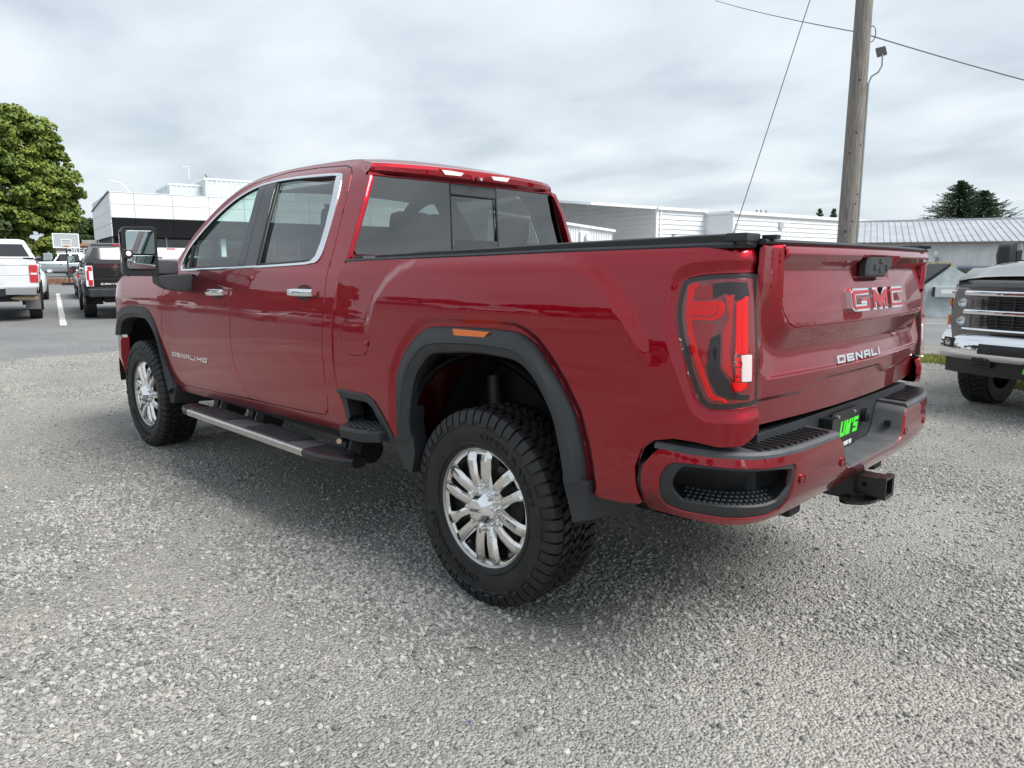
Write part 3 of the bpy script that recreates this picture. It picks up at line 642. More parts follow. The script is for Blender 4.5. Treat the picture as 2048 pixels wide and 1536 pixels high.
def gate_s(y, z):
    o = (gate_d(y, z) * 2 + gate_d(y, z + .003) + gate_d(y, z - .003) + gate_d(y + .003, z) + gate_d(y - .003, z)) / 6
    return (tg_x(y) + o, y, z)
GI = [(.758, 1.553), (.752, 1.5), (.751, 1.40), (.735, 1.333), (.706, 1.298), (.668, 1.283), (.43, 1.281), (-.43, 1.281), (-.668, 1.283), (-.706, 1.298), (-.735, 1.333), (-.751, 1.40), (-.752, 1.5), (-.758, 1.553)]
GO = [(.850, 1.553), (.856, 1.46), (.857, 1.2), (.857, .958), (-.857, .958), (-.857, 1.2), (-.856, 1.46), (-.850, 1.553)] + [(y, z) for y, z in offset_poly(GI, .0075)[::-1]]
panel('tailgate', gate_s, GO, PAINT, TR, res=.012, bres=.01, hint=(-1, 0, 0), depth=.02)
panel('inner_tailgate', gate_s, GI, PAINT, TR, res=.012, bres=.01, hint=(-1, 0, 0), depth=.02)
MB().box(-1.115, -1.07, -.85, .85, .97, 1.545).build('tailgate_core', PLASTD, TR)
# handle
hx = -1.222
m = MB(); m.loft([[(hx + .02, y, z) for y, z in [(.128, 1.525), (.145, 1.482), (.142, 1.444), (-.068, 1.440), (-.145, 1.484), (-.143, 1.526)]], [(hx - .006, y, z) for y, z in [(.128, 1.525), (.145, 1.482), (.142, 1.444), (-.068, 1.440), (-.145, 1.484), (-.143, 1.526)]], [(hx - .014, y, z) for y, z in [(.112, 1.517), (.127, 1.482), (.124, 1.452), (-.06, 1.449), (-.125, 1.486), (-.123, 1.518)]]])
m.build('tailgate_handle', PLAST, TR, bevel=.003)
for y, z, w, h in ((.0, 1.502, .022, .010), (.065, 1.478, .012, .014), (.0, 1.468, .022, .010), (-.065, 1.478, .012, .014)):
    m = MB(); m.loft([[(hx - .0135, y - w, z - h), (hx - .0135, y + w, z - h), (hx - .0135, y + w, z + h), (hx - .0135, y - w, z + h)], [(hx - .0185, y - w * .8, z - h * .75), (hx - .0185, y + w * .8, z - h * .75), (hx - .0185, y + w * .8, z + h * .75), (hx - .0185, y - w * .8, z + h * .75)]])
    m.build('handle_button', PLASTD, TR, bevel=.0015)
# tailgate top cap
MB().loft([[(tg_x(y) + .008, y, 1.551), (tg_x(y) + .002, y, 1.558), (tg_x(y) + .010, y, 1.566), (-1.10, y, 1.572), (-1.10, y, 1.55)] for y in [-.852 + i * .0852 for i in range(21)]]).build('tailgate_cap', PLAST, TR, smooth=40)
# badges on the tailgate
def badge_on(name, txt, w, gap, tv, th, fn, u0, u1, v0, v1, d, material, inset=0., base=0., parent=TR):
    P, W = badge(txt, w, gap, tv, th); m = MB()
    for poly in P:
        c = (sum(q[0] for q in poly) / len(poly), sum(q[1] for q in poly) / len(poly))
        def pt(q, dd, k): return fn(u0 + (u1 - u0) * q[0] / W, v0 + (v1 - v0) * q[1], dd)
        lo = [pt(q, base, 0) for q in poly]; hi = [pt(q, d, 1) for q in poly]; n = len(poly)
        m.add(lo + hi, [tuple(range(n)), tuple(range(2 * n - 1, n - 1, -1))] + [(i, i + n, (i + 1) % n + n, (i + 1) % n) for i in range(n)])
    return m.build(name, material, parent)
gf = lambda y, z, d: (gate_s(y, z)[0] - d, y, z)
badge_on('tailgate_emblem', 'GMC', 1.75, .42, .40, .30, gf, .285, -.285, 1.318, 1.402, .020, CHROME)
def thin(txt):  # red faces inset on the bright letters
    P, W = badge(txt, 1.75, .42, .40, .30)
    return P, W
P, W = badge('GMC', 1.75, .42, .24, .15); m = MB()
fy = lambda a: .285 - .57 * (.012 + .976 * a / W); fz = lambda b: 1.318 + .084 * (.09 + .82 * b)
for poly in P:
    n = len(poly); lo = [gf(fy(a), fz(b), .015) for a, b in poly]; hi = [gf(fy(a), fz(b), .0216) for a, b in poly]
    m.add(lo + hi, [tuple(range(n)), tuple(range(2 * n - 1, n - 1, -1))] + [(i, i + n, (i + 1) % n + n, (i + 1) % n) for i in range(n)])
m.build('emblem_inlay', mat('emblem_red', (.35, .02, .03), .35), TR)
badge_on('tailgate_nameplate', 'DENALI', 2.0, .45, .42, .26, gf, .290, -.150, 1.124, 1.153, .008, CHROME)
cf = lambda x, z, d: (x, cab_y(x, z) + d, z)
badge_on('door_nameplate', 'DENALI', 2.0, .45, .42, .26, cf, 3.345, 2.925, .814, .845, .007, CHROME)
badge_on('door_nameplate', 'HD', 2.0, .45, .42, .26, cf, 2.895, 2.735, .817, .848, .007, CHROME)
# --- rail caps and tonneau cover
bt = pchip([(-1.215, 1.543), (-1.0, 1.541), (-.76, 1.537), (-.407, 1.531), (0, 1.521), (.466, 1.512), (1.03, 1.499)])
for ys in (1, -1):
    rings = []
    for i in range(30):
        x = 1.06 - i * (1.06 + 1.10) / 29; s = -x; yb = BEDP(bt(x)) - .01; z = bt(x); rings.append([(x, ys * (yb + .006), z - .004), (x, ys * (yb + .009), z + .006), (x, ys * (yb + .003), z + .014), (x, ys * (yb - .03), z + .017), (x, ys * (yb - .10), z + .012), (x, ys * (yb - .10), z - .01)])
    for s in (1.12, 1.15, 1.18, 1.205, S_END - .003):
        x, y, nx, ny = plan(s); z = 1.5425; d = -.038
        rings.append([(x + nx * (d + .006), ys * (y + ny * (d + .006)), z - .004), (x + nx * (d + .009), ys * (y + ny * (d + .009)), z + .006), (x + nx * (d + .003), ys * (y + ny * (d + .003)), z + .014), (x + nx * (d - .03), ys * (y + ny * (d - .03)), z + .017), (x + nx * (d - .09), ys * (y + ny * (d - .09)), z + .013), (x + nx * (d - .09), ys * (y + ny * (d - .09)), z - .01)])
    MB().loft(rings).build('bed_rail_cap', PLAST, TR, smooth=40)
    # cover side rail
    rings = [[(x, ys * .925, bt(x) + .006), (x, ys * .925, bt(x) + .026 + .010 * (1.0 - x) / 2.1), (x, ys * .918, bt(x) + .031 + .010 * (1.0 - x) / 2.1), (x, ys * .86, bt(x) + .031 + .010 * (1.0 - x) / 2.1), (x, ys * .86, bt(x) + .0)] for x in [1.02 - i * 2.16 / 20 for i in range(21)]]
    MB().loft(rings).build('cover_side_rail', PLASTD, TR, smooth=40)
    m = MB(); m.box(-1.145, -1.07, ys * (.845 if ys > 0 else .80), ys * (.935 if ys > 0 else .87), 1.558, 1.584 if ys > 0 else 1.577); m.build('cover_corner_cap', PLAST, TR, bevel=.006)
    m = MB(); m.box(-1.19, -1.14, ys * .80, ys * .83, 1.566, 1.580); m.build('cover_latch', PLASTD, TR, bevel=.003)
MB().grid(lambda x, y: (x, y, bt(x) + .022 + .006 * (1 - (y / .9) ** 2)), [1.03 - i * 2.18 / 12 for i in range(13)], [-.86 + i * 1.72 / 10 for i in range(11)]).build('tonneau_cover', mat('vinyl_cover', (.014, .014, .015), .55, bump=.2, bscale=300), TR, smooth=60)
MB().box(-1.06, 1.02, -.50, .50, .95, 1.0).build('bed_floor', DARK, TR)
# small white print on the front end of the cover rail
badge_on('rail_print', 'HHH', 1.2, .4, .35, .25, lambda x, z, d: (x, .9255 + d, z), .93, .83, 1.520, 1.526, .0006, WHITEP)
# --- tail lamps
for ys in (1, -1):
    mr = ys < 0
    inn = lambda d: (lambda s, z: tuple(Vector(_bed0(s, z)) + Vector((plan(s)[2], plan(s)[3], 0)) * (.004 - d * .65)))
    lp = lambda name, P, d, material, dep=.004, res=.03: panel(name, inn(d), P, material, TR, res=res, depth=dep, bev=.0015, hint=(-.5, .9, 0), mirror=mr, bres=.012)
    lp('tail_lamp', LAMPC, .026, LBLK, .03)
    lp('lamp_bowl', offset_poly(LAMPC, -.016), .0235, mat('lamp_bowl_red', (.20, .003, .006), .2, coat=1.0), .004)
    lp('lamp_shade', [(1.045, 1.25), (1.085, 1.27), (1.09, 1.16), (1.12, 1.12), (1.125, 1.085), (1.19, 1.075), (1.185, 1.06), (1.12, 1.065), (1.09, 1.075), (1.06, 1.12), (1.048, 1.17)], .022, LBLK)
    lp('lamp_shade', [(1.046, 1.425), (1.10, 1.432), (1.18, 1.432), (1.19, 1.39), (1.13, 1.375), (1.095, 1.40), (1.055, 1.38)], .022, LBLK)
    lp('lamp_outline', offset_poly([(.962, 1.415), (.985, 1.428), (1.002, 1.424), (.985, 1.408), (.982, 1.378), (.982, 1.31), (.993, 1.267), (1.013, 1.211), (1.038, 1.15), (1.062, 1.095), (1.072, 1.074), (1.085, 1.0665), (1.103, 1.064), (1.117, 1.055), (1.113, 1.050), (1.101, 1.058), (1.079, 1.058), (1.061, 1.066), (1.048, 1.095), (1.022, 1.15), (.998, 1.211), (.977, 1.267), (.966, 1.31), (.962, 1.36)], .000), .018, LRED, .006, .02)
    lp('lamp_bracket', [(.984, 1.368), (1.08, 1.372), (1.092, 1.361), (1.092, 1.332), (1.065, 1.312), (.984, 1.309), (.984, 1.318), (1.060, 1.321), (1.074, 1.335), (1.074, 1.356), (.984, 1.357)], .018, LRED, .006, .02)
    lp('lamp_block', [(.984, 1.352), (1.066, 1.352), (1.067, 1.338), (1.058, 1.326), (.984, 1.324)], .014, LRED, .01, .02)
    lp('lamp_reflector', [(.989, 1.416), (1.046, 1.420), (1.05, 1.380), (.989, 1.377)], .021, LRED2)
    lp('lamp_reflector', [(.989, 1.302), (1.06, 1.299), (1.049, 1.221), (1.052, 1.174), (1.034, 1.157), (1.006, 1.221)], .021, LRED2)
    lp('lamp_reflector', [(1.092, 1.388), (1.124, 1.392), (1.120, 1.304), (1.116, 1.212), (1.129, 1.126), (1.098, 1.165), (1.094, 1.273), (1.112, 1.322)], .020, mat('lamp_red_mid', (.55, .012, .016), .3))
    for k in range(4):
        a = 1.134 + k * .0108; lp('lamp_bar', [(a, 1.368 + .006 * k), (a + .009, 1.370 + .006 * k), (a + .008, 1.208), (a, 1.208)], .012 + .002 * (k % 2), LRED, .012, .02)
    lp('reverse_light', [(1.154, 1.203), (1.188, 1.204), (1.188, 1.122), (1.157, 1.121)], .011, LWHT, .012, .02)
    for k in range(5): lp('lamp_cell', [(1.138, 1.195 - k * .016), (1.151, 1.195 - k * .016), (1.151, 1.185 - k * .016), (1.138, 1.185 - k * .016)], .014, LRED, .006, .02)
    lp('lamp_foot', [(1.129, 1.116), (1.173, 1.115), (1.173, 1.103), (1.152, 1.090), (1.138, 1.092)], .014, LRED, .008, .02)
    lp('lamp_lens', offset_poly(LAMPC, -.002), .0, LENS, .024, .025)
# --- rear bumper
def bump_d(s, z, d=0.):
    q = s if s <= BLEN else 2 * BLEN - s; e = 1e-3; tx = BX(q + e) - BX(q - e); ty = BY(q + e) - BY(q - e); L = math.hypot(tx, ty); nx, ny = ty / L, -tx / L
    dd = BZ(z) + d; x = BX(q) + nx * dd; y = BY(q) + ny * dd
    return (x, y if s <= BLEN else -y, z)
half = [(.03, .622), (.012, .65), (.025, .704), (.029, .765), (.033, .796), (.067, .841), (.099, .872), (.225, .873), (.33, .872), (.476, .871), (.565, .870), (.778, .869), (.940, .870), (.960, .862), (.975, .838), (.994, .778), (1.012, .748), (1.041, .735), (1.083, .731)]
botm = [(.33, .624), (.60, .632), (.86, .645), (1.0, .655), (BLEN, .657)]
M2 = lambda P: [(2 * BLEN - a, b) for a, b in P[::-1]]
POCK = offcx([(.148, .832), (.121, .81), (.101, .773), (.098, .732), (.092, .682), (.108, .655), (.16, .648), (.29, .650), (.426, .651), (.54, .650), (.585, .666), (.602, .746), (.614, .822), (.608, .835), (.515, .836), (.409, .838), (.32, .839), (.229, .839)], .010)
POCI = offcx([(.186, .827), (.157, .795), (.144, .763), (.145, .736), (.174, .692), (.295, .693), (.39, .695), (.501, .696), (.540, .705), (.589, .758), (.602, .818), (.515, .829), (.409, .831), (.321, .833)], .012)
BOUT = half + M2(half) + M2(botm) + botm[:-1][::-1]
panel('rear_bumper', lambda s, z: bump_d(s, z), BOUT, PAINT, TR, holes=[offset_poly(POCK, .001), offset_poly(M2(POCK), .001)], res=.02, bres=.014, hint=(-1, 0, 0), depth=.03) if False else None
def bhint():  # left and right halves need their own outward hint
    L = half + [(BLEN, .731), (BLEN, .657)] + botm[:-1][::-1]
    for mr in (False, True):
        panel('rear_bumper', lambda s, z: bump_d(s, z), L, PAINT, TR, holes=[offset_poly(POCK, .001)], res=.02, bres=.014, hint=(-.75, .66, 0), depth=.03, mirror=mr)
        panel('corner_step_frame', lambda s, z: bump_d(s, z), POCK, PLAST, TR, holes=[POCI], res=.02, bres=.012, hint=(-.75, .66, 0), depth=.012, off=-.006, mirror=mr)
bhint()
for ys in (1, -1):
    m = MB(); r0 = [bump_d(s, z, -.012) for s, z in POCI]
    sh = lambda s, z, k: (s + (.36 - s) * .25 * k, z + (.765 - z) * .10 * k)
    r1 = [(x + .035, y - .042, z + (.765 - z) * (.20 if z < .74 else .05)) for x, y, z in r0]; r2 = [(x + .07, y - .085, z + (.765 - z) * (.42 if z < .74 else .12)) for x, y, z in r0]
    m.loft([[(x, y * ys, z) for x, y, z in r] for r in (r0, r1, r2)], caps=False); n = len(POCI); m.f.append(tuple(2 * n + i for i in range(n))); m.build('corner_step_pocket', PLASTD, TR, smooth=45, fix=False)
    m = MB()
    for i in range(16):
        for j in range(4):
            s = .20 + (i + .5 * (j % 2)) * .021; x, y, z = bump_d(s, .70, -.012); x += .012 + j * .014; y -= .014 + j * .017; zz = .698 + .0065 * (j + .6)
            m.lathe([(0, .006), (.006, .006), (.0085, 0)], (x, y * ys, zz), 2, 6)
    stuff(m.build('step_grip', PLAST, TR)); 
    # bumper top pad
    def pad(s, ys=ys):
        w = .045 + .075 * sst(.30, .52, s); o = bump_d(s, .872, .002); o2 = bump_d(s, .872, -.006); i1 = bump_d(s, .872, -w); i2 = bump_d(s, .872, -w - .01)
        return [(o[0], o[1] * ys, .868), (o[0], o[1] * ys, .879), (o2[0], o2[1] * ys, .889), (i1[0], i1[1] * ys, .893), (i2[0], i2[1] * ys, .86)]
    MB().loft([pad(.075 + i * (.945 - .075) / 40) for i in range(41)]).build('bumper_step_pad', STEP, TR, smooth=35)
    for k in range(12):
        s = .46 + k * .039; a = bump_d(s, .872, -.016); b = bump_d(s - .0, .872, -.110); y0 = a[1]; m = MB()
        xa = a[0]; xb = max(b[0], -1.155); m.loft([[(x, ys * (y0 - .011), .890), (x, ys * (y0 - .009), .8985), (x, ys * (y0 + .009), .8985), (x, ys * (y0 + .011), .890)] for x in (xa, xa + .004, xb)]); m.build('pad_rib', PLASTD, TR, smooth=30)
    # black side closing piece below and behind the bumper corner
    m = MB(); m.loft([[(bump_d(s, z, -.004)[0], ys * bump_d(s, z, -.004)[1], z), (bump_d(s, z, -.05)[0], ys * bump_d(s, z, -.05)[1], z + .01)] for s, z in ((.02, .80), (.008, .74), (.0, .66), (.03, .612), (.10, .612), (.2, .618))], closed=False, caps=False); m.build('bumper_end_trim', PLASTD, TR)
    # notch cheek with a small socket
    m = MB(); N0 = [(bump_d(s, z, .0)) for s, z in half[12:]]
    rows = [[(x - .001, ys * y, z) for x, y, z in N0], [(x + .012, ys * (y + .0), z + .008) for x, y, z in N0], [(-1.145, ys * (y - .012), z + .012) for x, y, z in N0]]
    m.loft(rows, closed=False, caps=False); m.build('notch_cheek', STEP, TR, smooth=40)
    MB().box(-1.225, -1.20, ys * .318, ys * .338, .79, .815).build('notch_socket', PLASTD, TR, bevel=.002)
yn = bump_d(1.083, .731)[1]
MB().loft([[(bump_d(BLEN, .731)[0] - .001 + .003 * abs(y), y, .731), (bump_d(BLEN, .731)[0] + .014, y, .741), (-1.145, y, .745), (-1.145, y, .70)] for y in (-yn, -.1, .1, yn)]).build('bumper_notch_floor', STEP, TR, smooth=35)
MB().box(-1.142, -1.10, -.78, .78, .62, .925).build('bumper_back_panel', PLAST, TR, bevel=.006)
MB().box(-1.10, -.82, -.70, .70, .66, .86).build('bumper_beam', DARK, TR)
for y, s in ((1, .651), (1, .970), (-1, .651), (-1, .970)):
    a = Vector(bump_d(s, .773)); b = Vector(bump_d(s, .773, .01)); n = (b - a).normalized(); m = MB(); m.lathe([(0, .004), (.0125, .004), (.0125, -.002)], (0, 0, 0), 2, 20)
    m2 = MB(); m2.lathe([(.0145, -.002), (.0150, .005), (.0185, .005), (.019, -.002)], (0, 0, 0), 2, 20)
    q = n.to_track_quat('Z', 'Y')
    for mm in (m, m2): mm.v = [tuple(a + q @ Vector(v)) for v in mm.v]
    for mm, nn in ((m, 'parking_sensor'), (m2, 'parking_sensor_ring')): mm.build(nn, PAINT, TR, smooth=40, mirror=y < 0)
# plate
px = -1.150
MB().prism(offcx([(.172, .906), (-.135, .906), (-.135, .752), (.172, .752)], .016), px, px - .008, 0).build('licence_plate_frame', PLASTD, TR, bevel=.002)
MB().box(px - .0095, px - .006, -.124, .161, .775, .898).build('licence_plate', mat('plate_black', (.012, .012, .013), .35), TR)
def on_plate(name, txt, u0, w, v0, h, material, shear=.22):
    P, W = badge(txt, 1.05, .16, .34, .24); m = MB()
    for poly in P:
        n = len(poly); q = lambda a, d: (px - d, u0 - (a[0] / W * w + (a[1] - .5) * shear * h), v0 + a[1] * h); m.add([q(a, .0085) for a in poly] + [q(a, .0108) for a in poly], [tuple(range(n)), tuple(range(2 * n - 1, n - 1, -1))] + [(i, i + n, (i + 1) % n + n, (i + 1) % n) for i in range(n)])
    return m.build(name, material, TR)
on_plate('plate_lettering', "LUM'S", .145, .250, .800, .062, GREEN)
on_plate('plate_frame_lettering', "LUM'S", .075, .12, .756, .017, WHITEP)
for y in (.107, -.07): MB().lathe([(0, -.004), (.006, -.003), (.007, 0), (.007, .004)], (px - .0095, y, .886), 0, 12).build('plate_bolt', CHROME, TR, smooth=50)
for y, z, r in ((-.20, .850, .030), (.235, .875, .0)):
    if r: MB().lathe([(0, -.030), (r * .7, -.030), (r * .78, -.022), (r, -.020), (r, .01)], (px, y, z), 0, 28).build('trailer_socket', PLASTD, TR, smooth=40)
    else: MB().box(px - .045, px + .01, y - .03, y + .03, z - .03, z + .028).build('plate_lamp', PLASTD, TR, bevel=.005)
# hitch
m = MB(); O = [(-.05, .565), (.05, .565), (.05, .655), (-.05, .655)]; I = [(-.036, .578), (.036, .578), (.036, .642), (-.036, .642)]
m.loft([[(-1.335, a, b) for a, b in I], [(-1.338, a * 1.2, .61 + (b - .61) * 1.2) for a, b in I], [(-1.338, a, b) for a, b in O], [(-1.31, a, b) for a, b in O], [(-1.31, a * .86, .61 + (b - .61) * .86) for a, b in O], [(-.8, a * .86, .61 + (b - .61) * .86) for a, b in O]], caps=False)
m.loft([[(-1.335, a, b) for a, b in I], [(-1.0, a, b) for a, b in I]], caps=False); m.build('hitch_receiver', mat('hitch_black', (.010, .010, .011), .35, coat=.2), TR, smooth=30, fix=False)
MB().lathe([(0, .0), (.011, .0), (.012, -.003)], (-1.255, .0445, .615), 1, 14).build('hitch_pin_hole', mat('hole_black', (.002, .002, .002), 1), TR)
MB().prism(chaikin([(-1.30, .10), (-1.30, -.10), (-1.17, -.16), (-1.17, .16)], 2), .545, .557, 2).build('hitch_chain_plate', MATS['hitch_black'], TR)
m = MB(); m.tube([(-1.06, -.30, .63), (-1.06, .30, .63)], .035, 10); m.box(-1.22, -1.06, -.075, .075, .55, .68); m.build('hitch_crossbar', MATS['hitch_black'], TR, smooth=40)
def offc(P, r=.028):
    out = []
    for i in range(len(P)):
        a, p, b = Vector(P[i - 1]), Vector(P[i]), Vector(P[(i + 1) % len(P)]); r1 = min(r, (a - p).length * .45); r2 = min(r, (b - p).length * .45)
        A = p + (a - p).normalized() * r1; B = p + (b - p).normalized() * r2
        for t in (0, .33, .67, 1): out.append(tuple(A * (1 - t) ** 2 + p * 2 * t * (1 - t) + B * t * t))
    return out
# --- wheels
WY = .860
def wheel():
    m = MB()
    m.lathe([(.0, .108), (.080, .108), (.098, .104), (.104, .094), (.104, .06)], seg=48)
    m.lathe([(.240, .070), (.243, .100), (.250, .108), (.262, .112), (.268, .118)], seg=90)
    for k in range(6):
        a = k * math.pi / 3 + math.pi / 6; d = Vector((math.cos(a), 0, math.sin(a))); t = Vector((-d.z, 0, d.x))
        for sg in (1, -1):
            rings = []
            for r, wb, wt, yt in ((.070, .0245, .0165, .108), (.105, .0245, .0165, .122), (.150, .0250, .0170, .130), (.210, .0260, .0175, .130), (.238, .0275, .0185, .122), (.255, .029, .0195, .110)):
                off = .0285 + (r - .07) * .108
                c = d * r + t * sg * off; q = lambda w_, y_: c + t * w_ + Vector((0, y_, 0))
                # a faceted arm: flat crest, wide outer flank, steep slot flank
                rings.append([q(-sg * wb, .060), q(-sg * wb, yt - .016), q(-sg * wt, yt - .002), q(sg * wt * .3, yt), q(sg * wt, yt - .003), q(sg * (wb + .002), yt - .020), q(sg * (wb + .003), .060)])
            m.loft(rings)
        # webs joining the two arms near the hub and at the rim
        for r0, r1, h, y_ in ((.085, .122, .030, .104), (.236, .256, .046, .104)):
            m.hexa([d * r0 - t * h * .8 + Vector((0, .06, 0)), d * r1 - t * h * .8 + Vector((0, .06, 0)), d * r1 + t * h * .8 + Vector((0, .06, 0)), d * r0 + t * h * .8 + Vector((0, .06, 0)), d * r0 - t * h * .8 + Vector((0, y_, 0)), d * r1 - t * h * .8 + Vector((0, y_ - .004, 0)), d * r1 + t * h * .8 + Vector((0, y_ - .004, 0)), d * r0 + t * h * .8 + Vector((0, y_, 0))])
    w = m.build('wheel', ALU, None, smooth=14)
    MB().lathe([(.258, .112), (.266, .120), (.272, .119), (.273, .108), (.262, .100), (.246, .092), (.238, .03), (.240, -.10), (.27, -.115)], seg=72).build('rim_barrel', mat('rim_barrel_alu', (.45, .45, .44), .3, 1.0), w, smooth=40)
    MB().lathe([(.0, .02), (.17, .02), (.175, .0), (.175, -.03)], seg=48).build('brake_disc', STEELD, w, smooth=30)
    MB().box(-.20, -.08, .0, .07, -.10, .10).build('brake_caliper', DARK, w, bevel=.015)
    # octagonal centre cap
    cap = []
    for r, h in ((.074, .100), (.076, .118), (.068, .132), (.050, .158), (.045, .163), (.0, .164)):
        cap.append([(r * math.cos(math.pi * i / 4 + .39), h, r * math.sin(math.pi * i / 4 + .39)) for i in range(8)])
    MB().loft(cap[:-1] + [[(.001 * math.cos(math.pi * i / 4), .164, .001 * math.sin(math.pi * i / 4)) for i in range(8)]]).build('hub_cap', CHROME, w, bevel=.003)
    P, W = badge('GMC', 1.4, .3, .3, .22); m = MB()
    for poly in P:
        n = len(poly); q = lambda a, h: (-(a[0] / W - .5) * .062, h, (a[1] - .5) * .014); m.add([q(a, .160) for a in poly] + [q(a, .1665) for a in poly], [tuple(range(n)), tuple(range(2 * n - 1, n - 1, -1))] + [(i, i + n, (i + 1) % n + n, (i + 1) % n) for i in range(n)])
    m.build('hub_cap_emblem', STEELD, w)
    me = None
    for i in range(8):
        a = math.pi * i / 4 + .0; c = (.0885 * math.cos(a), 0, .0885 * math.sin(a))
        if me is None:
            o = MB().lathe([(0, .137), (.007, .136), (.0105, .130), (.0108, .098)], (0, 0, 0), 1, 12).build('lug_nut', CHROME, w, smooth=40); me = o.data
        else: o = bpy.data.objects.new('lug_nut', me); COL.objects.link(o); o.parent = w
        o.location = c
    # tyre with blocks
    m = MB(); pr = [(.255, -.108), (.270, -.124), (.30, -.134), (.345, -.1425), (.38, -.141), (.408, -.130), (.420, -.112), (.4245, -.06), (.4255, 0)]
    pr = pr + [(r, -h) for r, h in pr[-2::-1]]; m.lathe(pr, seg=96)
    # raised ring and rim protector
    m.lathe([(.282, .130), (.285, .136), (.291, .137), (.295, .134)], seg=72); m.lathe([(.366, .142), (.368, .1455), (.371, .1455), (.373, .1415)], seg=72)
    rnd = random.Random(4); NB = 54
    def blk(a0, a1, h0, h1, r1, sk=0., r0=.418):
        q = []
        for r in (r0, r1):
            e = 0 if r == r0 else .006
            for a, h in ((a0 + e, h0 + e * .1), (a1 - e, h0 + e * .1), (a1 - e + sk, h1 - e * .1), (a0 + e + sk, h1 - e * .1)): q.append((r * math.cos(a), h, r * math.sin(a)))
        m.hexa(q)
    st = 2 * math.pi / NB
    for i in range(NB):
        a = i * st
        for sg in (1, -1):
            o = .5 * st if sg < 0 else 0
            # shoulder lug, wraps onto the sidewall; long and short lugs alternate
            aa = a + o; l = .372 if i % 2 else .388; w_ = st * .80
            q = []
            for t in (0, 1):
                an = aa + t * w_; q.append([(r * math.cos(an), sg * h, r * math.sin(an)) for r, h in ((.438, .088), (.4385, .112), (.432, .128), (.41, .140), (l, .1475), (l - .008, .142))])
            m.loft(q, closed=True)
            blk(aa + st * .3, aa + st * 1.02, sg * .050, sg * .082, .4395, st * .25 * sg)
            blk(aa + st * .05, aa + st * .52, sg * .026, sg * .046, .440, st * .2 * sg)
        blk(a, a + st * .62, -.021, .004, .440, st * .3); blk(a + st * .5, a + st * 1.1, .006, .022, .440, -st * .2)
    m.build('tyre', RUBBER, w, smooth=28, fix=True)
    # raised sidewall lettering
    for txt, a0, a1, rr in (('OPEN RANGE', R(98), R(172), .328), ('OPEN RANGE', R(278), R(352), .328)):
        v, f = text_fit(txt, 1., .030, .003); m = MB()
        m.add([((rr + b - .015) * math.cos(a0 + (a1 - a0) * a), .1435 + c, (rr + b - .015) * math.sin(a0 + (a1 - a0) * a)) for a, b, c in v], f)
        m.build('sidewall_lettering', mat('tyre_letter', (.009, .009, .010), .45), w, fix=False)
    return w
W0 = wheel(); W0.parent = TR; W0.location = (0, WY, .438); W0.rotation_euler.y = R(7)
for x, ys, ry in ((4.037, 1, 21), (0, -1, 0), (4.037, -1, 33)):
    c = copy_tree(W0); c.location = (x, WY * ys, .438); c.rotation_euler = (0, R(ry), 0 if ys > 0 else math.pi)
# --- wheel houses, chassis, running gear
for ys in (1, -1):
    for x, mt in ((0, DARK), (4.037, DARK)):
        m = MB(); rings = []
        for i in range(21):
            a = R(-12) + i * R(204) / 20; r = .66 if x else .62; px_, pz = x + r * math.cos(a) * (.88), .60 + r * math.sin(a) * .82; rings.append([(px_, ys * .99, pz), (px_, ys * .52, pz)])
        m.loft(rings, closed=False, caps=False); m.build('wheel_house', mt, TR, smooth=60)
        MB().box(x - .55, x + .55, ys * .50, ys * .52, .45, 1.15).build('wheel_house_wall', DARK, TR)
    m = MB(); rings = []   # painted inner skin of the bed showing at the front and top of the rear arch
    for i in range(15):
        a = R(8) + i * R(132) / 14; px_, pz = .60 * math.cos(a) * .86, .60 + .60 * math.sin(a) * .82; rings.append([(px_, ys * .975, pz), (px_ * .985, ys * .86, pz - .012), (px_ * .97, ys * .80, pz + .0)])
    m.loft(rings, closed=False, caps=False); m.build('bed_inner_skin', PAINT, TR, smooth=60)
    m = MB(); m.box(-1.15, 4.6, ys * .40, ys * .50, .56, .78); m.build('frame_rail', DARK, TR, bevel=.01)
    m = MB(); m.prism([(-.75, .72), (-.2, .60), (.45, .60), (.8, .70), (.8, .72), (.45, .625), (-.2, .625), (-.75, .74)], ys * .52, ys * .60, 1); m.build('leaf_spring', DARK, TR)
    MB().tube([(.25, ys * .62, .42), (.32, ys * .60, .95)], .035, 10).build('shock_absorber', mat('shock_body', (.05, .05, .055), .5, .2), TR, smooth=40)
m = MB(); m.tube([(0, -.72, .438), (0, .72, .438)], .06, 12); m.lathe([(0, -.16), (.13, -.13), (.17, 0), (.13, .13), (0, .16)], (0, 0, .43), 0, 16); m.build('rear_axle', DARK, TR, smooth=50)
MB().tube([(4.037, -.72, .438), (4.037, .72, .438)], .06, 12).build('front_axle', DARK, TR, smooth=50)
MB().box(1.2, 2.5, -.40, .36, .48, .72).build('fuel_tank', DARK, TR, bevel=.05)
m = MB(); m.tube([(3.2, -.3, .52), (1.3, -.45, .50), (-.2, -.55, .62), (-.9, -.62, .60), (-1.08, -.64, .60)], .045, 12); m.build('exhaust_pipe', STEELD, TR, smooth=50)
MB().lathe([(.40, -.1), (.37, .1), (.24, .12), (.2, 0), (.24, -.12), (.40, -.1)], (-.62, 0, .72), 2, 32).build('spare_tyre', RUBBER, TR, smooth=40)
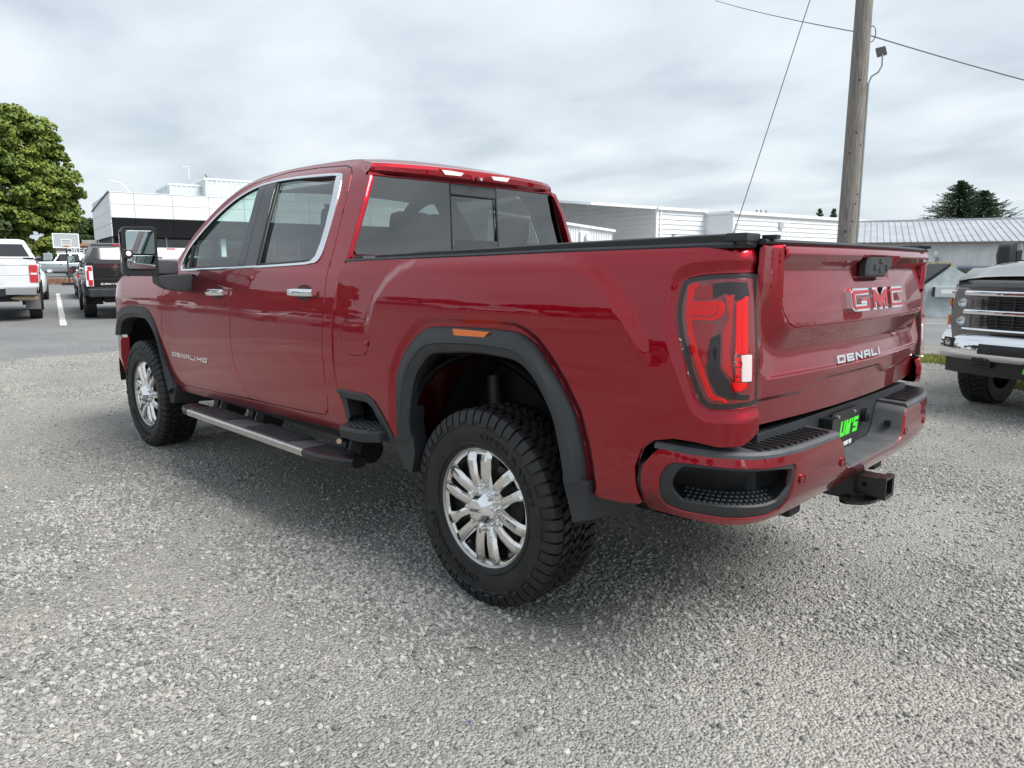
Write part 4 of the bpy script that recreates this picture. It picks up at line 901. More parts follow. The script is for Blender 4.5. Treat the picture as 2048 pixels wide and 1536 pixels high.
# --- side step
for ys in (1, -1):
    sec = lambda x, a, b, dz=0: [(x, ys * a, .470 + dz), (x, ys * (a - .004), .492 + dz), (x, ys * (a + .02), .502 + dz), (x, ys * (b - .035), .506 + dz), (x, ys * (b - .012), .502 + dz), (x, ys * b, .490 + dz), (x, ys * (b - .006), .462 + dz), (x, ys * (b - .03), .450 + dz), (x, ys * (a + .02), .452 + dz)]
    MB().loft([sec(1.245 + i * (2.80 - 1.245) / 6, .96, 1.142) for i in range(7)]).build('side_step', STEP, TR, smooth=30)
    for x0, x1, x2, x3 in ((2.795, 2.86, 2.98, 3.015), (1.25, 1.10, .93, .885)):
        MB().loft([sec(x0, .957, 1.146, .0012), sec(x1, .957, 1.146, .0012), sec(x2, .962, 1.10, 0), sec(x3, .975, 1.065, -.002)]).build('step_end_cap', PLASTD, TR, smooth=30)
    m = MB(); m.loft([[(x, ys * 1.1415, .4935), (x, ys * 1.137, .503), (x, ys * 1.1305, .5045), (x, ys * 1.131, .500), (x, ys * 1.1455, .4935), (x, ys * 1.1395, .4635), (x, ys * 1.134, .4635)] for x in (1.25, 1.7, 2.2, 2.79)]); m.build('step_bright_edge', BRUSH, TR)
    for x0, x1 in ((1.40, 1.93), (2.20, 2.73)):
        m = MB(); m.prism([(x0, ys * .968), (x0 + .05, ys * 1.115), (x1 + .03, ys * 1.115), (x1, ys * .968)], .503, .512, 2); m.build('step_tread', PLASTD, TR, bevel=.002)
        for k in range(6):
            y = .982 + k * .0215; m = MB(); o = .05 * (y - .968) / .147; m.box(x0 + .015 + o, x1 - .015 + o * .6, ys * (y - .006), ys * (y + .006), .511, .5155); m.build('tread_rib', PLAST, TR)
    for k in range(4):
        y = .985 + k * .027; MB().box(.96 + .01 * k, 1.21, ys * (y - .006), ys * (y + .006), .506, .5105).build('tread_rib', PLAST, TR)
    for x in (2.90, 2.36, 1.24):
        m = MB(); m.loft([[(x - .035, ys * 1.0, .462), (x + .035, ys * 1.0, .462), (x + .035, ys * 1.0, .448), (x - .035, ys * 1.0, .448)], [(x - .035, ys * .90, .47), (x + .035, ys * .90, .47), (x + .035, ys * .89, .45), (x - .035, ys * .89, .45)], [(x - .035, ys * .87, .60), (x + .035, ys * .87, .60), (x + .035, ys * .82, .60), (x - .035, ys * .82, .60)]]); m.build('step_bracket', PLAST, TR, bevel=.006)
        MB().lathe([(0, -.05), (.075, -.05), (.08, 0), (.075, .05), (0, .05)], (x - .13, ys * .82, .475), 0, 16).build('body_mount', DARK, TR, smooth=40)
    MB().box(1.08, 3.3, ys * .80, ys * .935, .545, .60).build('rocker_underside', DARK, TR)
    # bed corner step behind the cab
    m = MB(); O = [(.622, .608), (.645, .672), (.724, .766), (.782, .817), (.844, .839), (1.089, .836), (1.116, .832)]; I = [(.70, .60), (.715, .688), (.735, .717), (.776, .772), (.82, .796), (1.015, .793), (1.03, .79)]
    rows = [[(x, ys * (_bed0(-x, z)[1] + o), z) for x, z in Q] for Q, o in ((O, -.02), (O, .004), ([(a + (b - a) * .2, c + (d - c) * .2) for (a, c), (b, d) in zip(O, I)], .014), ([(a + (b - a) * .85, c + (d - c) * .85) for (a, c), (b, d) in zip(O, I)], .012), (I, .004), (I, -.13))]
    m.loft(rows, closed=False, caps=False); m.build('bed_step_frame', PLAST, TR, smooth=32)
    m = MB(); m.prism([(1.116, .832), (1.03, .79), (1.0, .70), (1.02, .67), (1.05, .69)], ys * .90, ys * .992, 1); m.build('bed_step_front_post', PLAST, TR, bevel=.005)
    MB().box(.66, 1.08, ys * .84, ys * .86, .60, .83).build('bed_step_back', PLASTD, TR)
    m = MB(); m.loft([[(x, y * ys, z) for x, y, z in q] for q in ([(1.06, .88, .60), (1.05, .97, .60), (.98, 1.065, .605), (.80, 1.075, .61), (.68, 1.03, .62), (.66, .88, .62)], [(1.06, .88, .645), (1.05, .98, .645), (.98, 1.075, .650), (.80, 1.085, .656), (.68, 1.035, .665), (.66, .88, .67)], [(1.055, .88, .662), (1.04, .975, .663), (.975, 1.062, .667), (.80, 1.072, .672), (.69, 1.025, .678), (.67, .88, .685)])]); m.build('bed_step', PLAST, TR, smooth=30)
    m = MB()
    for i in range(11):
        for j in range(6):
            x = 1.02 - i * .031; y = .905 + (j + .5 * (i % 2)) * .026
            if y < 1.05 - max(0, x - .97) * 1.2: m.lathe([(0, .0055), (.0095, .0055), (.012, 0)], (x, ys * y, .6635 + (1.055 - x) * .052), 2, 6)
    stuff(m.build('step_grip', PLAST, TR))
MB().tube([(1.16, .90, .535), (1.09, 1.0, .555)], .012, 8).build('hose_fitting', mat('blue_anodised', (.03, .08, .4), .35, .7), TR, smooth=40)
MB().tube([(1.09, 1.0, .555), (1.07, 1.02, .558)], .015, 8).build('hose_fitting_end', mat('brass', (.5, .4, .25), .35, 1.), TR, smooth=40)
# --- door handles
for x0, x1, z0, tilt in ((2.655, 2.395, 1.305, .006), (1.565, 1.300, 1.333, .004)):
    for ys in (1, -1):
        xm = (x0 + x1) / 2; yb = cab_y(xm, z0)
        m = MB(); rings = []
        for i in range(13):
            t = i / 12; x = x0 + (x1 - x0) * t; e = math.sin(math.pi * min(1, max(0, .02 + .96 * t))) ** .35; o = .018 + .020 * e; h = .021 * (.80 + .2 * e); z = z0 + tilt * (t - .5); y = cab_y(x, z)
            rings.append([(x, ys * (y + o + .008 * math.cos(k)), z + h * math.sin(k)) for k in [2 * math.pi * j / 12 for j in range(12)]])
        m.loft(rings)
        for x in (x0 - .015, x1 + .015): m.box(min(x, x + .012), max(x, x + .012), ys * (yb - .004), ys * (yb + .03), z0 - .012, z0 + .012)
        m.build('door_handle', CHROME, TR, smooth=50)
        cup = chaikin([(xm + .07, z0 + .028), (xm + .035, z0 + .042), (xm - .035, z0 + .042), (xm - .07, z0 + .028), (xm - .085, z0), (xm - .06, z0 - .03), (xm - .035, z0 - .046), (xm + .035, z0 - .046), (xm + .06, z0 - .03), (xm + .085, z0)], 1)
        panel('handle_recess', lambda u, v, xm=xm, z0=z0: (u, cab_y(u, v) + .0012 - .022 * max(0, 1 - ((u - xm) / .085) ** 2 - ((v - z0) / .048) ** 2) * 0, v), cup, mat('handle_recess_shade', (.05, .001, .003), .5, .0), TR, res=.02, depth=.001, bev=.0005, mirror=ys < 0)  # flat patch without depth; the recess's shade is put into its dark red
# --- towing mirrors
for ys in (1, -1):
    H = lambda x, s, dz=0: [(x, ys * (1.29 + a * s), 1.572 + b * s + dz) for a, b in offc([(-.108, .164), (.108, .158), (.113, -.15), (.10, -.163), (-.095, -.166), (-.106, -.155)])]
    m = MB(); m.loft([H(2.985, .985), H(2.99, 1.0), H(3.02, 1.0), H(3.08, .93), H(3.13, .78), H(3.15, .60)]); m.build('mirror_housing', PLASTD, TR, smooth=40)
    m = MB(); m.loft([[(x, ys * y, z) for x, y, z in q] for q in ([(3.02, 1.400, 1.44), (3.02, 1.408, 1.70), (3.05, 1.402, 1.70), (3.05, 1.396, 1.44)], [(3.15, 1.36, 1.46), (3.15, 1.362, 1.69), (3.16, 1.35, 1.68), (3.16, 1.35, 1.46)], [(3.165, 1.24, 1.47), (3.165, 1.24, 1.68), (3.155, 1.24, 1.67), (3.155, 1.24, 1.48)])]); m.build('mirror_cap', CHROME, TR, smooth=40)
    rect = lambda z0, z1: offc([(ys * 1.205, z1), (ys * 1.378, z1 - .002), (ys * 1.382, z0 + .002), (ys * 1.209, z0)], .016)
    tl = lambda tx, zc: (lambda y, z: (2.972 + tx * (z - zc) + .03 * (ys * y - 1.29), y, z))
    panel('mirror_glass', tl(.03, 1.63), rect(1.555, 1.705), MIRR, TR, res=.04, hint=(-1, 0, 0), depth=.006)
    panel('convex_mirror_glass', lambda y, z: (2.974 + .35 * ((abs(y) - 1.29) ** 2 + (z - 1.50) ** 2), y, z), rect(1.455, 1.543), MIRR, TR, res=.02, hint=(-1, 0, 0), depth=.006)
    m = MB(); m.loft([[(x, ys * (1.385 + a * s), 1.553 + b * s) for a, b in ((-.038, .02), (-.02, .033), (.02, .033), (.02, -.033), (-.02, -.033), (-.038, -.02))] for x, s in ((2.985, 1.0), (2.965, .95), (2.960, .85))]); m.build('mirror_spotlight', PLASTD, TR, bevel=.003)
    MB().lathe([(0, -.004), (.017, -.003), (.018, 0), (.018, .008)], (2.962, ys * 1.376, 1.556), 0, 16).build('spotlight_lens', LWHT, TR, smooth=40)
    m = MB(); m.hexa([(2.99, ys * 1.05, 1.42), (3.10, ys * 1.05, 1.42), (3.10, ys * 1.19, 1.42), (2.99, ys * 1.185, 1.42), (3.0, ys * 1.05, 1.512), (3.09, ys * 1.05, 1.512), (3.09, ys * 1.19, 1.518), (3.0, ys * 1.185, 1.518)]); m.build('mirror_arm', PLAST, TR, bevel=.012)
    m = MB(); m.loft([[(x, ys * y, z) for x, y, z in q] for q in ([(3.0, 1.185, 1.415), (3.13, 1.185, 1.415), (3.13, 1.185, 1.36), (3.0, 1.185, 1.345)], [(3.0, 1.14, 1.42), (3.15, 1.14, 1.42), (3.15, 1.14, 1.33), (3.0, 1.14, 1.312)], [(2.98, 1.05, 1.42), (3.22, 1.05, 1.42), (3.22, 1.05, 1.31), (2.98, 1.05, 1.30)], [(2.95, .97, 1.425), (3.28, .97, 1.42), (3.28, .97, 1.31), (2.96, .97, 1.30)])]); m.build('mirror_base', PLAST, TR, bevel=.014)
# --- cabin
MB().box(1.15, 3.4, -.86, .86, .70, .74).build('cabin_floor', INTER, TR)
MB().box(3.30, 3.36, -.9, .9, .70, 1.40).build('firewall', INTER, TR)
m = MB(); m.prism([(3.42, 1.38), (3.0, 1.46), (2.84, 1.40), (2.82, 1.20), (2.95, .95), (3.4, .9)], -.88, .88, 1); m.build('dashboard', INTER2, TR, bevel=.03)
def rbox(m, c, s, tilt=0.):
    q = [(-1, -1, -1), (1, -1, -1), (1, 1, -1), (-1, 1, -1), (-1, -1, 1), (1, -1, 1), (1, 1, 1), (-1, 1, 1)]
    m.hexa([(c[0] + a * s[0] / 2 * (1) - b * 0 - d * s[2] / 2 * math.tan(tilt) * 1, c[1] + b * s[1] / 2, c[2] + d * s[2] / 2) for a, b, d in q]); return m
for y in (.42, -.42):
    rbox(MB(), (2.30, y, .98), (.52, .52, .18)).build('front_seat_cushion', INTER, TR, bevel=.05)
    rbox(MB(), (2.02, y, 1.32), (.16, .50, .66), R(14)).build('front_seat_back', INTER, TR, bevel=.06)
    rbox(MB(), (1.915, y, 1.745), (.11, .27, .20), R(8)).build('front_headrest', INTER, TR, bevel=.04)
    rbox(MB(), (1.20, y, 1.70), (.10, .25, .17), R(8)).build('rear_headrest', INTER, TR, bevel=.04)
rbox(MB(), (1.52, 0, .98), (.5, 1.5, .16)).build('rear_bench_cushion', INTER, TR, bevel=.05)
rbox(MB(), (1.27, 0, 1.32), (.14, 1.5, .62), R(10)).build('rear_bench_back', INTER, TR, bevel=.06)
rbox(MB(), (2.25, 0, 1.05), (.7, .28, .24)).build('centre_console', INTER, TR, bevel=.04)
m = MB(); m.lathe([(.165, 0), (.178, .013), (.19, 0), (.178, -.013), (.165, 0)], (0, 0, 0), 0, 32); m.lathe([(0, .02), (.06, .015), (.07, -.01)], (0, 0, 0), 0, 20); m.box(-.01, .01, -.17, .17, -.02, .02)
q = Matrix.Rotation(R(-24), 3, 'Y'); m.v = [tuple(q @ Vector(v) + Vector((2.68, .42, 1.34))) for v in m.v]; m.build('steering_wheel', INTER, TR, smooth=50)
MB().hexa([(2.60, .10, 1.86), (2.62, .10, 1.86), (2.62, -.10, 1.86), (2.60, -.10, 1.86), (2.62, .11, 1.93), (2.64, .11, 1.93), (2.64, -.11, 1.93), (2.62, -.11, 1.93)]).build('rear_view_mirror', INTER, TR, bevel=.01)
MB().grid(lambda x, y: (x, y, 1.985 - .03 * (y / .7) ** 2), [1.2, 1.8, 2.45], [-.68 + i * .17 for i in range(9)]).build('headliner', INTER2, TR, smooth=60)
for ys in (1, -1):
    MB().box(1.25, 3.3, ys * .90, ys * .915, .74, 1.42).build('door_lining', INTER, TR)
# ================================================================== ground
def gz(x, y=0): return .01 * (math.sqrt((x - 4.5) ** 2 + 1) + (x - 4.5)) / 2 if x < 90 else .855
def nodes(m):
    nt = m.node_tree; return nt, nt.nodes, nt.links
def ground_mat(name, cols, patch, stone_scale, bump, rough=.92, spots=None):
    m = mat(name, cols[0], rough, spec=.25); nt, N, L = nodes(m); b = N['Principled BSDF']; tc = N.new('ShaderNodeTexCoord')
    n1 = N.new('ShaderNodeTexNoise'); n1.inputs['Scale'].default_value = patch; n1.inputs['Detail'].default_value = 5; n1.inputs['Roughness'].default_value = .6; L.new(tc.outputs['Object'], n1.inputs['Vector'])
    v = N.new('ShaderNodeTexVoronoi'); v.inputs['Scale'].default_value = stone_scale; v.inputs['Randomness'].default_value = 1; L.new(tc.outputs['Object'], v.inputs['Vector'])
    r1 = N.new('ShaderNodeValToRGB'); L.new(n1.outputs[0], r1.inputs[0]); e = r1.color_ramp.elements; e[0].position = .34; e[0].color = (*cols[0], 1); e[1].position = .66; e[1].color = (*cols[1], 1)
    n3 = N.new('ShaderNodeTexNoise'); n3.inputs['Scale'].default_value = patch * 2.3; n3.inputs['Detail'].default_value = 4; L.new(tc.outputs['Object'], n3.inputs['Vector']); r3 = N.new('ShaderNodeValToRGB'); L.new(n3.outputs[0], r3.inputs[0]); r3.color_ramp.elements[0].position = .58; r3.color_ramp.elements[0].color = (0, 0, 0, 1); r3.color_ramp.elements[1].position = .72; r3.color_ramp.elements[1].color = (.75, .75, .75, 1)
    hs = N.new('ShaderNodeSeparateColor'); L.new(v.outputs['Color'], hs.inputs[0])
    r2 = N.new('ShaderNodeValToRGB'); L.new(hs.outputs[0], r2.inputs[0]); e = r2.color_ramp.elements; e[0].position = 0; e[0].color = (*[cols[2]] * 3, 1); e[1].position = 1; e[1].color = (*[cols[3]] * 3, 1)
    mx = N.new('ShaderNodeMixRGB'); mx.blend_type = 'MULTIPLY'; mx.inputs[0].default_value = 1; mt = N.new('ShaderNodeMixRGB'); L.new(r3.outputs[0], mt.inputs[0]); L.new(r1.outputs[0], mt.inputs[1]); mt.inputs[2].default_value = (*(spots or cols[1]), 1); L.new(mt.outputs[0], mx.inputs[1]); L.new(r2.outputs[0], mx.inputs[2])
    L.new(mx.outputs[0], b.inputs['Base Color'])
    n2 = N.new('ShaderNodeTexNoise'); n2.inputs['Scale'].default_value = stone_scale * .45; n2.inputs['Detail'].default_value = 8; L.new(tc.outputs['Object'], n2.inputs['Vector'])
    ad = N.new('ShaderNodeMath'); ad.operation = 'SUBTRACT'; L.new(n2.outputs[0], ad.inputs[0]); L.new(v.outputs['Distance'], ad.inputs[1])
    bp = N.new('ShaderNodeBump'); bp.inputs['Strength'].default_value = bump; bp.inputs['Distance'].default_value = .012; L.new(ad.outputs[0], bp.inputs['Height']); L.new(bp.outputs[0], b.inputs['Normal'])
    return m
GRAV = ground_mat('packed_gravel', ((.275, .268, .252), (.43, .412, .374), .66, 1.22), .55, 95, 1.0, spots=(.48, .45, .385))
ASPH = ground_mat('weathered_asphalt', ((.185, .187, .19), (.25, .25, .246), .80, 1.15), .45, 120, .5)
xs = [-400, -120, -40, -12, -4, 0, 2, 3, 4, 5, 6, 7, 8, 10, 12, 16, 20, 26, 34, 44, 60, 90, 140, 400, 1500]
ys_ = [-1500, -400, -150, -80, -40, -20, -10, 0, 6, 14, 30, 60, 150, 400]
m = MB(); m.grid(lambda x, y: (x, y, gz(x)), xs, ys_); struct(m.build('ground', GRAV, fix=False, smooth=80))
def sheet(name, outline, material, z, res=2.0, wob=.12, seed=1):
    rd = random.Random(seed); P = resample(outline, .5); P = [(a + rd.uniform(-wob, wob), b + rd.uniform(-wob, wob)) for a, b in P]
    return panel(name, lambda x, y: (x, y, gz(x) + z), P, material, None, res=res, depth=.02, bev=.002, hint=(0, 0, 1), bres=.6)
struct(sheet('asphalt_lot', [(11.3, 7), (10.9, .8), (11.1, -.9), (12.6, -5), (11, -11), (30, -38), (100, -48), (100, 45), (30, 45), (13, 20)], ASPH, .004, 4.0, wob=.3))
struct(sheet('asphalt_yard', [(9, -13), (2.6, -12.6), (-5, -12.2), (-16, -12), (-30, -40), (14, -34), (12, -20)], ASPH, .004, 3.0, seed=5))
WLINE = mat('worn_white_road_paint', (.62, .62, .60), .8, var=.25, vscale=9)
def stripe(a, b, w, label):
    a, b = Vector(a), Vector(b); t = (b - a).normalized(); n = Vector((-t.y, t.x)) * w / 2; k = 30; rd = random.Random(int(a.x * 10)); rows = []
    for i in range(k + 1):
        p = a + (b - a) * i / k; d = n * (1 + rd.uniform(-.10, .10)); o = n * 0.; rows.append([(*(p + d + o), gz(p.x) + .009), (*(p - d + o), gz(p.x) + .009)])
    o = MB().loft(rows, closed=False, caps=False).build('parking_line', WLINE, fix=True); return tag(o, label, 'road marking')
stripe((16.50, -1.51), (33.0, -5.43), .135, 'worn white parking line between the white pickup and the black pickup')
stripe((3.75, -18.3), (.5, -19.6), .10, 'thin white line on the asphalt in front of the dumpster')
# --- loose stones near the viewer
def gravel(name, x0, x1, y0, y1, rfun, dens, smin, smax, seed, clear=None, matl=None):
    n = 26; P = []; F = []
    cx, cy = -2.2154, 3.051
    keep = lambda x, y: rfun(math.hypot(x - cx, y - cy), math.degrees(math.atan2(y - cy, x - cx)), x, y)
    sx = (x1 - x0) / 90; sy = (y1 - y0) / 90; idx = {}
    W_ = []
    for i in range(91):
        for j in range(91): idx[(i, j)] = len(P); x, y = x0 + i * sx, y0 + j * sy; P.append((x, y, gz(x) + .0022)); W_.append(keep(x, y))
    for i in range(90):
        for j in range(90):
            q = (idx[(i, j)], idx[(i + 1, j)], idx[(i + 1, j + 1)], idx[(i, j + 1)])
            if max(W_[k] for k in q) > 0: F.append(q)
    o = mk(name, P, F, matl); at = o.data.attributes.new('dens', 'FLOAT', 'POINT'); at.data.foreach_set('value', W_)
    ng = bpy.data.node_groups.new(name, 'GeometryNodeTree'); ng.interface.new_socket('Geometry', in_out='INPUT', socket_type='NodeSocketGeometry'); ng.interface.new_socket('Geometry', in_out='OUTPUT', socket_type='NodeSocketGeometry')
    N, L = ng.nodes, ng.links; gi = N.new('NodeGroupInput'); go = N.new('NodeGroupOutput')
    d = N.new('GeometryNodeDistributePointsOnFaces'); L.new(gi.outputs[0], d.inputs['Mesh']); d.inputs['Seed'].default_value = seed
    na = N.new('GeometryNodeInputNamedAttribute'); na.data_type = 'FLOAT'; na.inputs['Name'].default_value = 'dens'
    mu = N.new('ShaderNodeMath'); mu.operation = 'MULTIPLY'; L.new(na.outputs['Attribute'], mu.inputs[0]); mu.inputs[1].default_value = dens; L.new(mu.outputs[0], d.inputs['Density'])
    jn = N.new('GeometryNodeJoinGeometry')
    for k in range(5):
        ic = N.new('GeometryNodeMeshIcoSphere'); ic.inputs['Radius'].default_value = .5; ic.inputs['Subdivisions'].default_value = 2
        sp = N.new('GeometryNodeSetPosition'); L.new(ic.outputs[0], sp.inputs[0]); no = N.new('ShaderNodeTexNoise'); no.noise_dimensions = '4D'; no.inputs['W'].default_value = k * 7.3 + seed; no.inputs['Scale'].default_value = 1.5; no.inputs['Detail'].default_value = 1
        sb = N.new('ShaderNodeVectorMath'); sb.operation = 'SUBTRACT'; L.new(no.outputs['Color'], sb.inputs[0]); sb.inputs[1].default_value = (.5, .5, .5)
        sc = N.new('ShaderNodeVectorMath'); sc.operation = 'SCALE'; L.new(sb.outputs[0], sc.inputs[0]); sc.inputs['Scale'].default_value = .95; L.new(sc.outputs[0], sp.inputs['Offset'])
        tr = N.new('GeometryNodeTransform'); L.new(sp.outputs[0], tr.inputs[0]); tr.inputs['Scale'].default_value = (1.25 - .08 * k, .85 + .06 * k, .62 + .05 * k)
        ss = N.new('GeometryNodeSetShadeSmooth'); ss.inputs['Shade Smooth'].default_value = False; L.new(tr.outputs[0], ss.inputs[0])
        sm = N.new('GeometryNodeSetMaterial'); sm.inputs['Material'].default_value = matl; L.new(ss.outputs[0], sm.inputs[0])
        g = N.new('GeometryNodeGeometryToInstance'); L.new(sm.outputs[0], g.inputs[0]); L.new(g.outputs[0], jn.inputs[0])
    io = N.new('GeometryNodeInstanceOnPoints'); L.new(d.outputs['Points'], io.inputs['Points']); L.new(jn.outputs[0], io.inputs['Instance']); io.inputs['Pick Instance'].default_value = True
    rv = N.new('FunctionNodeRandomValue'); rv.data_type = 'FLOAT_VECTOR'; rv.inputs[0].default_value = (-.5, -.5, 0); rv.inputs[1].default_value = (.5, .5, 6.283); rv.inputs['Seed'].default_value = seed + 1
    e2r = N.new('FunctionNodeEulerToRotation'); L.new(rv.outputs[0], e2r.inputs[0]); L.new(e2r.outputs[0], io.inputs['Rotation'])
    rs = N.new('FunctionNodeRandomValue'); rs.data_type = 'FLOAT'; rs.inputs[2].default_value = 0; rs.inputs[3].default_value = 1; rs.inputs['Seed'].default_value = seed + 2
    pw = N.new('ShaderNodeMath'); pw.operation = 'POWER'; L.new(rs.outputs[1], pw.inputs[0]); pw.inputs[1].default_value = 3.2
    mr = N.new('ShaderNodeMapRange'); L.new(pw.outputs[0], mr.inputs[0]); mr.inputs[3].default_value = smin; mr.inputs[4].default_value = smax; L.new(mr.outputs[0], io.inputs['Scale'])
    L.new(io.outputs[0], go.inputs[0])
    md = o.modifiers.new('stones', 'NODES'); md.node_group = ng
    return o
STONE = mat('crushed_stone', (.36, .35, .33), .85, spec=.3)
nt, N, L = nodes(STONE); oi = N.new('ShaderNodeObjectInfo'); rp = N.new('ShaderNodeValToRGB'); L.new(oi.outputs['Random'], rp.inputs[0]); e = rp.color_ramp.elements
e[0].position = 0; e[0].color = (.14, .14, .14, 1); e[1].position = 1; e[1].color = (.52, .50, .458, 1)
for p_, c in ((.25, (.285, .282, .275)), (.6, (.382, .371, .348)), (.88, (.455, .445, .42))): q = e.new(p_); q.color = (*c, 1)
n_ = N.new('ShaderNodeTexNoise'); n_.inputs['Scale'].default_value = 4; n_.inputs['Detail'].default_value = 4; tc_ = N.new('ShaderNodeTexCoord'); L.new(tc_.outputs['Object'], n_.inputs['Vector'])
mr_ = N.new('ShaderNodeMapRange'); L.new(n_.outputs[0], mr_.inputs[0]); mr_.inputs[3].default_value = .7; mr_.inputs[4].default_value = 1.25
mx_ = N.new('ShaderNodeMixRGB'); mx_.blend_type = 'MULTIPLY'; mx_.inputs[0].default_value = 1; L.new(rp.outputs[0], mx_.inputs[1]); L.new(mr_.outputs[0], mx_.inputs[2]); L.new(mx_.outputs[0], N['Principled BSDF'].inputs['Base Color'])
from mathutils import noise as mnoise
pat = lambda x, y: .12 + 1.3 * sst(-.16, .40, mnoise.noise((x * .55, y * .55, 3.1)) + .45 * mnoise.noise((x * 1.9, y * 1.9, 7.1)))
trk = lambda x, y: min(1., .22 + min(abs(y - (1.62 + .05 * (x + 1) ** 2)), abs(y - (3.2 + .05 * (x + 1) ** 2)), abs(x + 1.35 - .06 * (y - 1) ** 2)) / .22)
pat0 = pat
pat = lambda x, y: pat0(x, y) * trk(x, y)
inwedge = lambda a: 1. if -95 < a < 8 else 0.
f_near = lambda r, a, x, y: inwedge(a) * pat(x, y) * sst(1.2, 1.6, r) * (1 - sst(4.2, 6.2, r))
f_mid = lambda r, a, x, y: inwedge(a) * pat(x, y) * sst(3.5, 5.5, r) * (1 - sst(8.5, 12.0, r)) * (0 if x > 10.8 else 1)
f_far = lambda r, a, x, y: inwedge(a) * pat(x, y) * sst(8., 11., r) * (0 if y < -11.8 else 1) * (1 - .9 * sst(10.3, 11.8, x))
stuff(gravel('gravel', -3.5, 4.8, -3.5, 4.2, f_near, 8500, .005, .024, 3, matl=STONE), 'loose pale grey crushed gravel spread over the ground nearest the viewer', 'gravel')
stuff(gravel('gravel', -3.5, 10.8, -9, 5, f_mid, 3200, .005, .019, 13, matl=STONE), 'loose grey gravel around and under the red pickup', 'gravel')
stuff(gravel('gravel', -3.5, 14, -12, 4, f_far, 900, .008, .022, 23, matl=STONE), 'dark grey gravel at the back by the silver pickup', 'gravel')
# --- weeds on the gravel by the silver pickup
def blades(name, spots, n, h, seed, material, label):
    rd = random.Random(seed); m = MB()
    for _ in range(n):
        cx, cy, r = spots[rd.randrange(len(spots))]; a = rd.uniform(0, 6.28); q = r * math.sqrt(rd.random()); x, y = cx + q * math.cos(a), cy + q * math.sin(a) * .5; b = rd.uniform(0, 6.28); hh = h * rd.uniform(.4, 1.2); w = .006
        dx, dy = math.cos(b) * w, math.sin(b) * w; lx, ly = rd.uniform(-.5, .5) * hh, rd.uniform(-.5, .5) * hh
        m.add([(x - dx, y - dy, gz(x)), (x + dx, y + dy, gz(x)), (x + lx * .5 + dx * .6, y + ly * .5 + dy * .6, gz(x) + hh * .6), (x + lx, y + ly, gz(x) + hh)], [(0, 1, 2), (0, 2, 3)])
    return stuff(m.build(name, material, fix=False), label, 'grass')
WEED = mat('weed_green', (.17, .21, .035), .7, var=.45, vscale=1.2, vcol=(.33, .34, .08))
blades('grass', [(1.1, -9.7, .5), (1.9, -10.2, .7), (.4, -9.6, .5), (2.8, -10.5, .6), (.9, -10.3, .5)], 6000, .07, 3, WEED, 'low yellow green weeds growing on the gravel behind the red pickup')
blades('grass', [(-.5, -8.0, .5), (-.9, -7.6, .45), (-1.4, -8.0, .5)], 3000, .06, 4, WEED, 'patch of green weeds on the gravel under the silver pickup')

m = MB(); m.tube([(-.62, 1.62, .012), (-.612, 1.612, .015), (-.60, 1.614, .014), (-.592, 1.605, .010)], .002, 6); tag(m.build('plastic_scrap', mat('blue_plastic', (.03, .10, .5), .4), smooth=50), 'tiny curled blue plastic scrap lying on the gravel', 'litter')
m = MB(); m.tube([(-.25, 1.30, .008), (-.28, 1.275, .010), (-.31, 1.262, .008)], .002, 5); tag(m.build('twig', mat('twig_brown', (.06, .045, .035), .9)), 'thin dark twig lying on the gravel left of the rear wheel', 'twig')
# ================================================================== buildings
WPAN = mat('white_metal_panel', (.80, .82, .84), .45, coat=.0, var=.05, vscale=.6)
BPAN = mat('black_fascia_panel', (.012, .013, .016), .30, var=.2, vscale=.5)
WSID = mat('white_painted_siding', (.74, .765, .785), .55, var=.05, vscale=.8)
WTRIM = mat('white_trim', (.82, .83, .84), .5)
GLAZ = mat('dark_shop_glass', (.02, .024, .026), .04, coat=1.0)
CONC = mat('pale_concrete', (.38, .37, .35), .85, var=.15, vscale=2)
class Fr:
    """a wall frame: origin, heading of its length"""
    def __init__(s, o, h, z0): s.o = Vector((*o, 0)); s.u = Vector((math.cos(h), math.sin(h), 0)); s.n = Vector((math.sin(h), -math.cos(h), 0)); s.z0 = z0
    def __call__(s, t, d, z): return tuple(s.o + s.u * t + s.n * d + Vector((0, 0, z)))
    def box(s, m, t0, t1, d0, d1, z0, z1): m.hexa([s(t0, d0, z0), s(t1, d0, z0), s(t1, d1, z0), s(t0, d1, z0), s(t0, d0, z1), s(t1, d0, z1), s(t1, d1, z1), s(t0, d1, z1)]); return m
U_, W_H = R(-101), R(-11)
# n of a frame with heading U_ points to (sin U, -cos U) = (-.98, .19): towards the viewer side; heading W_H -> n = (-.19,-.98), so outward there is -n
T = thing('showroom_building', 'white panelled showroom with a black fascia band and glass front, beyond the parked trucks', 'building', (61.6, -16.5, gz(61.6)))
F = Fr((0, 0), U_, 0); G = Fr((0, 0), W_H, 0); g0 = gz(61.6)
m = MB(); F.box(m, .02, 26, -14.3, -.05, 4.63, 6.62); m.build('upper_storey', WSID, T); m = MB(); F.box(m, .02, 26, -14.3, -.62, 3.2, 4.63); m.build('fascia_backing', BPAN, T)
joints = [.03, 1.74, 4.57, 7.42, 10.3, 13.2, 16.1, 19, 22, 26]
for a, b in zip(joints, joints[1:]):
    for z0, z1 in ((4.66, 5.67), (5.70, 6.60)): m = MB(); F.box(m, a + .02, b - .02, -.05, .03, z0, z1); m.build('wall_panel', WPAN, T, bevel=.012)
    m = MB(); m.hexa([F(a + .01, -.55, 3.20), F(b - .01, -.55, 3.20), F(b - .01, -.60, 3.20), F(a + .01, -.60, 3.20), F(a + .01, .02, 4.63), F(b - .01, .02, 4.63), F(b - .01, -.04, 4.63), F(a + .01, -.04, 4.63)]); m.build('fascia_panel', BPAN, T)
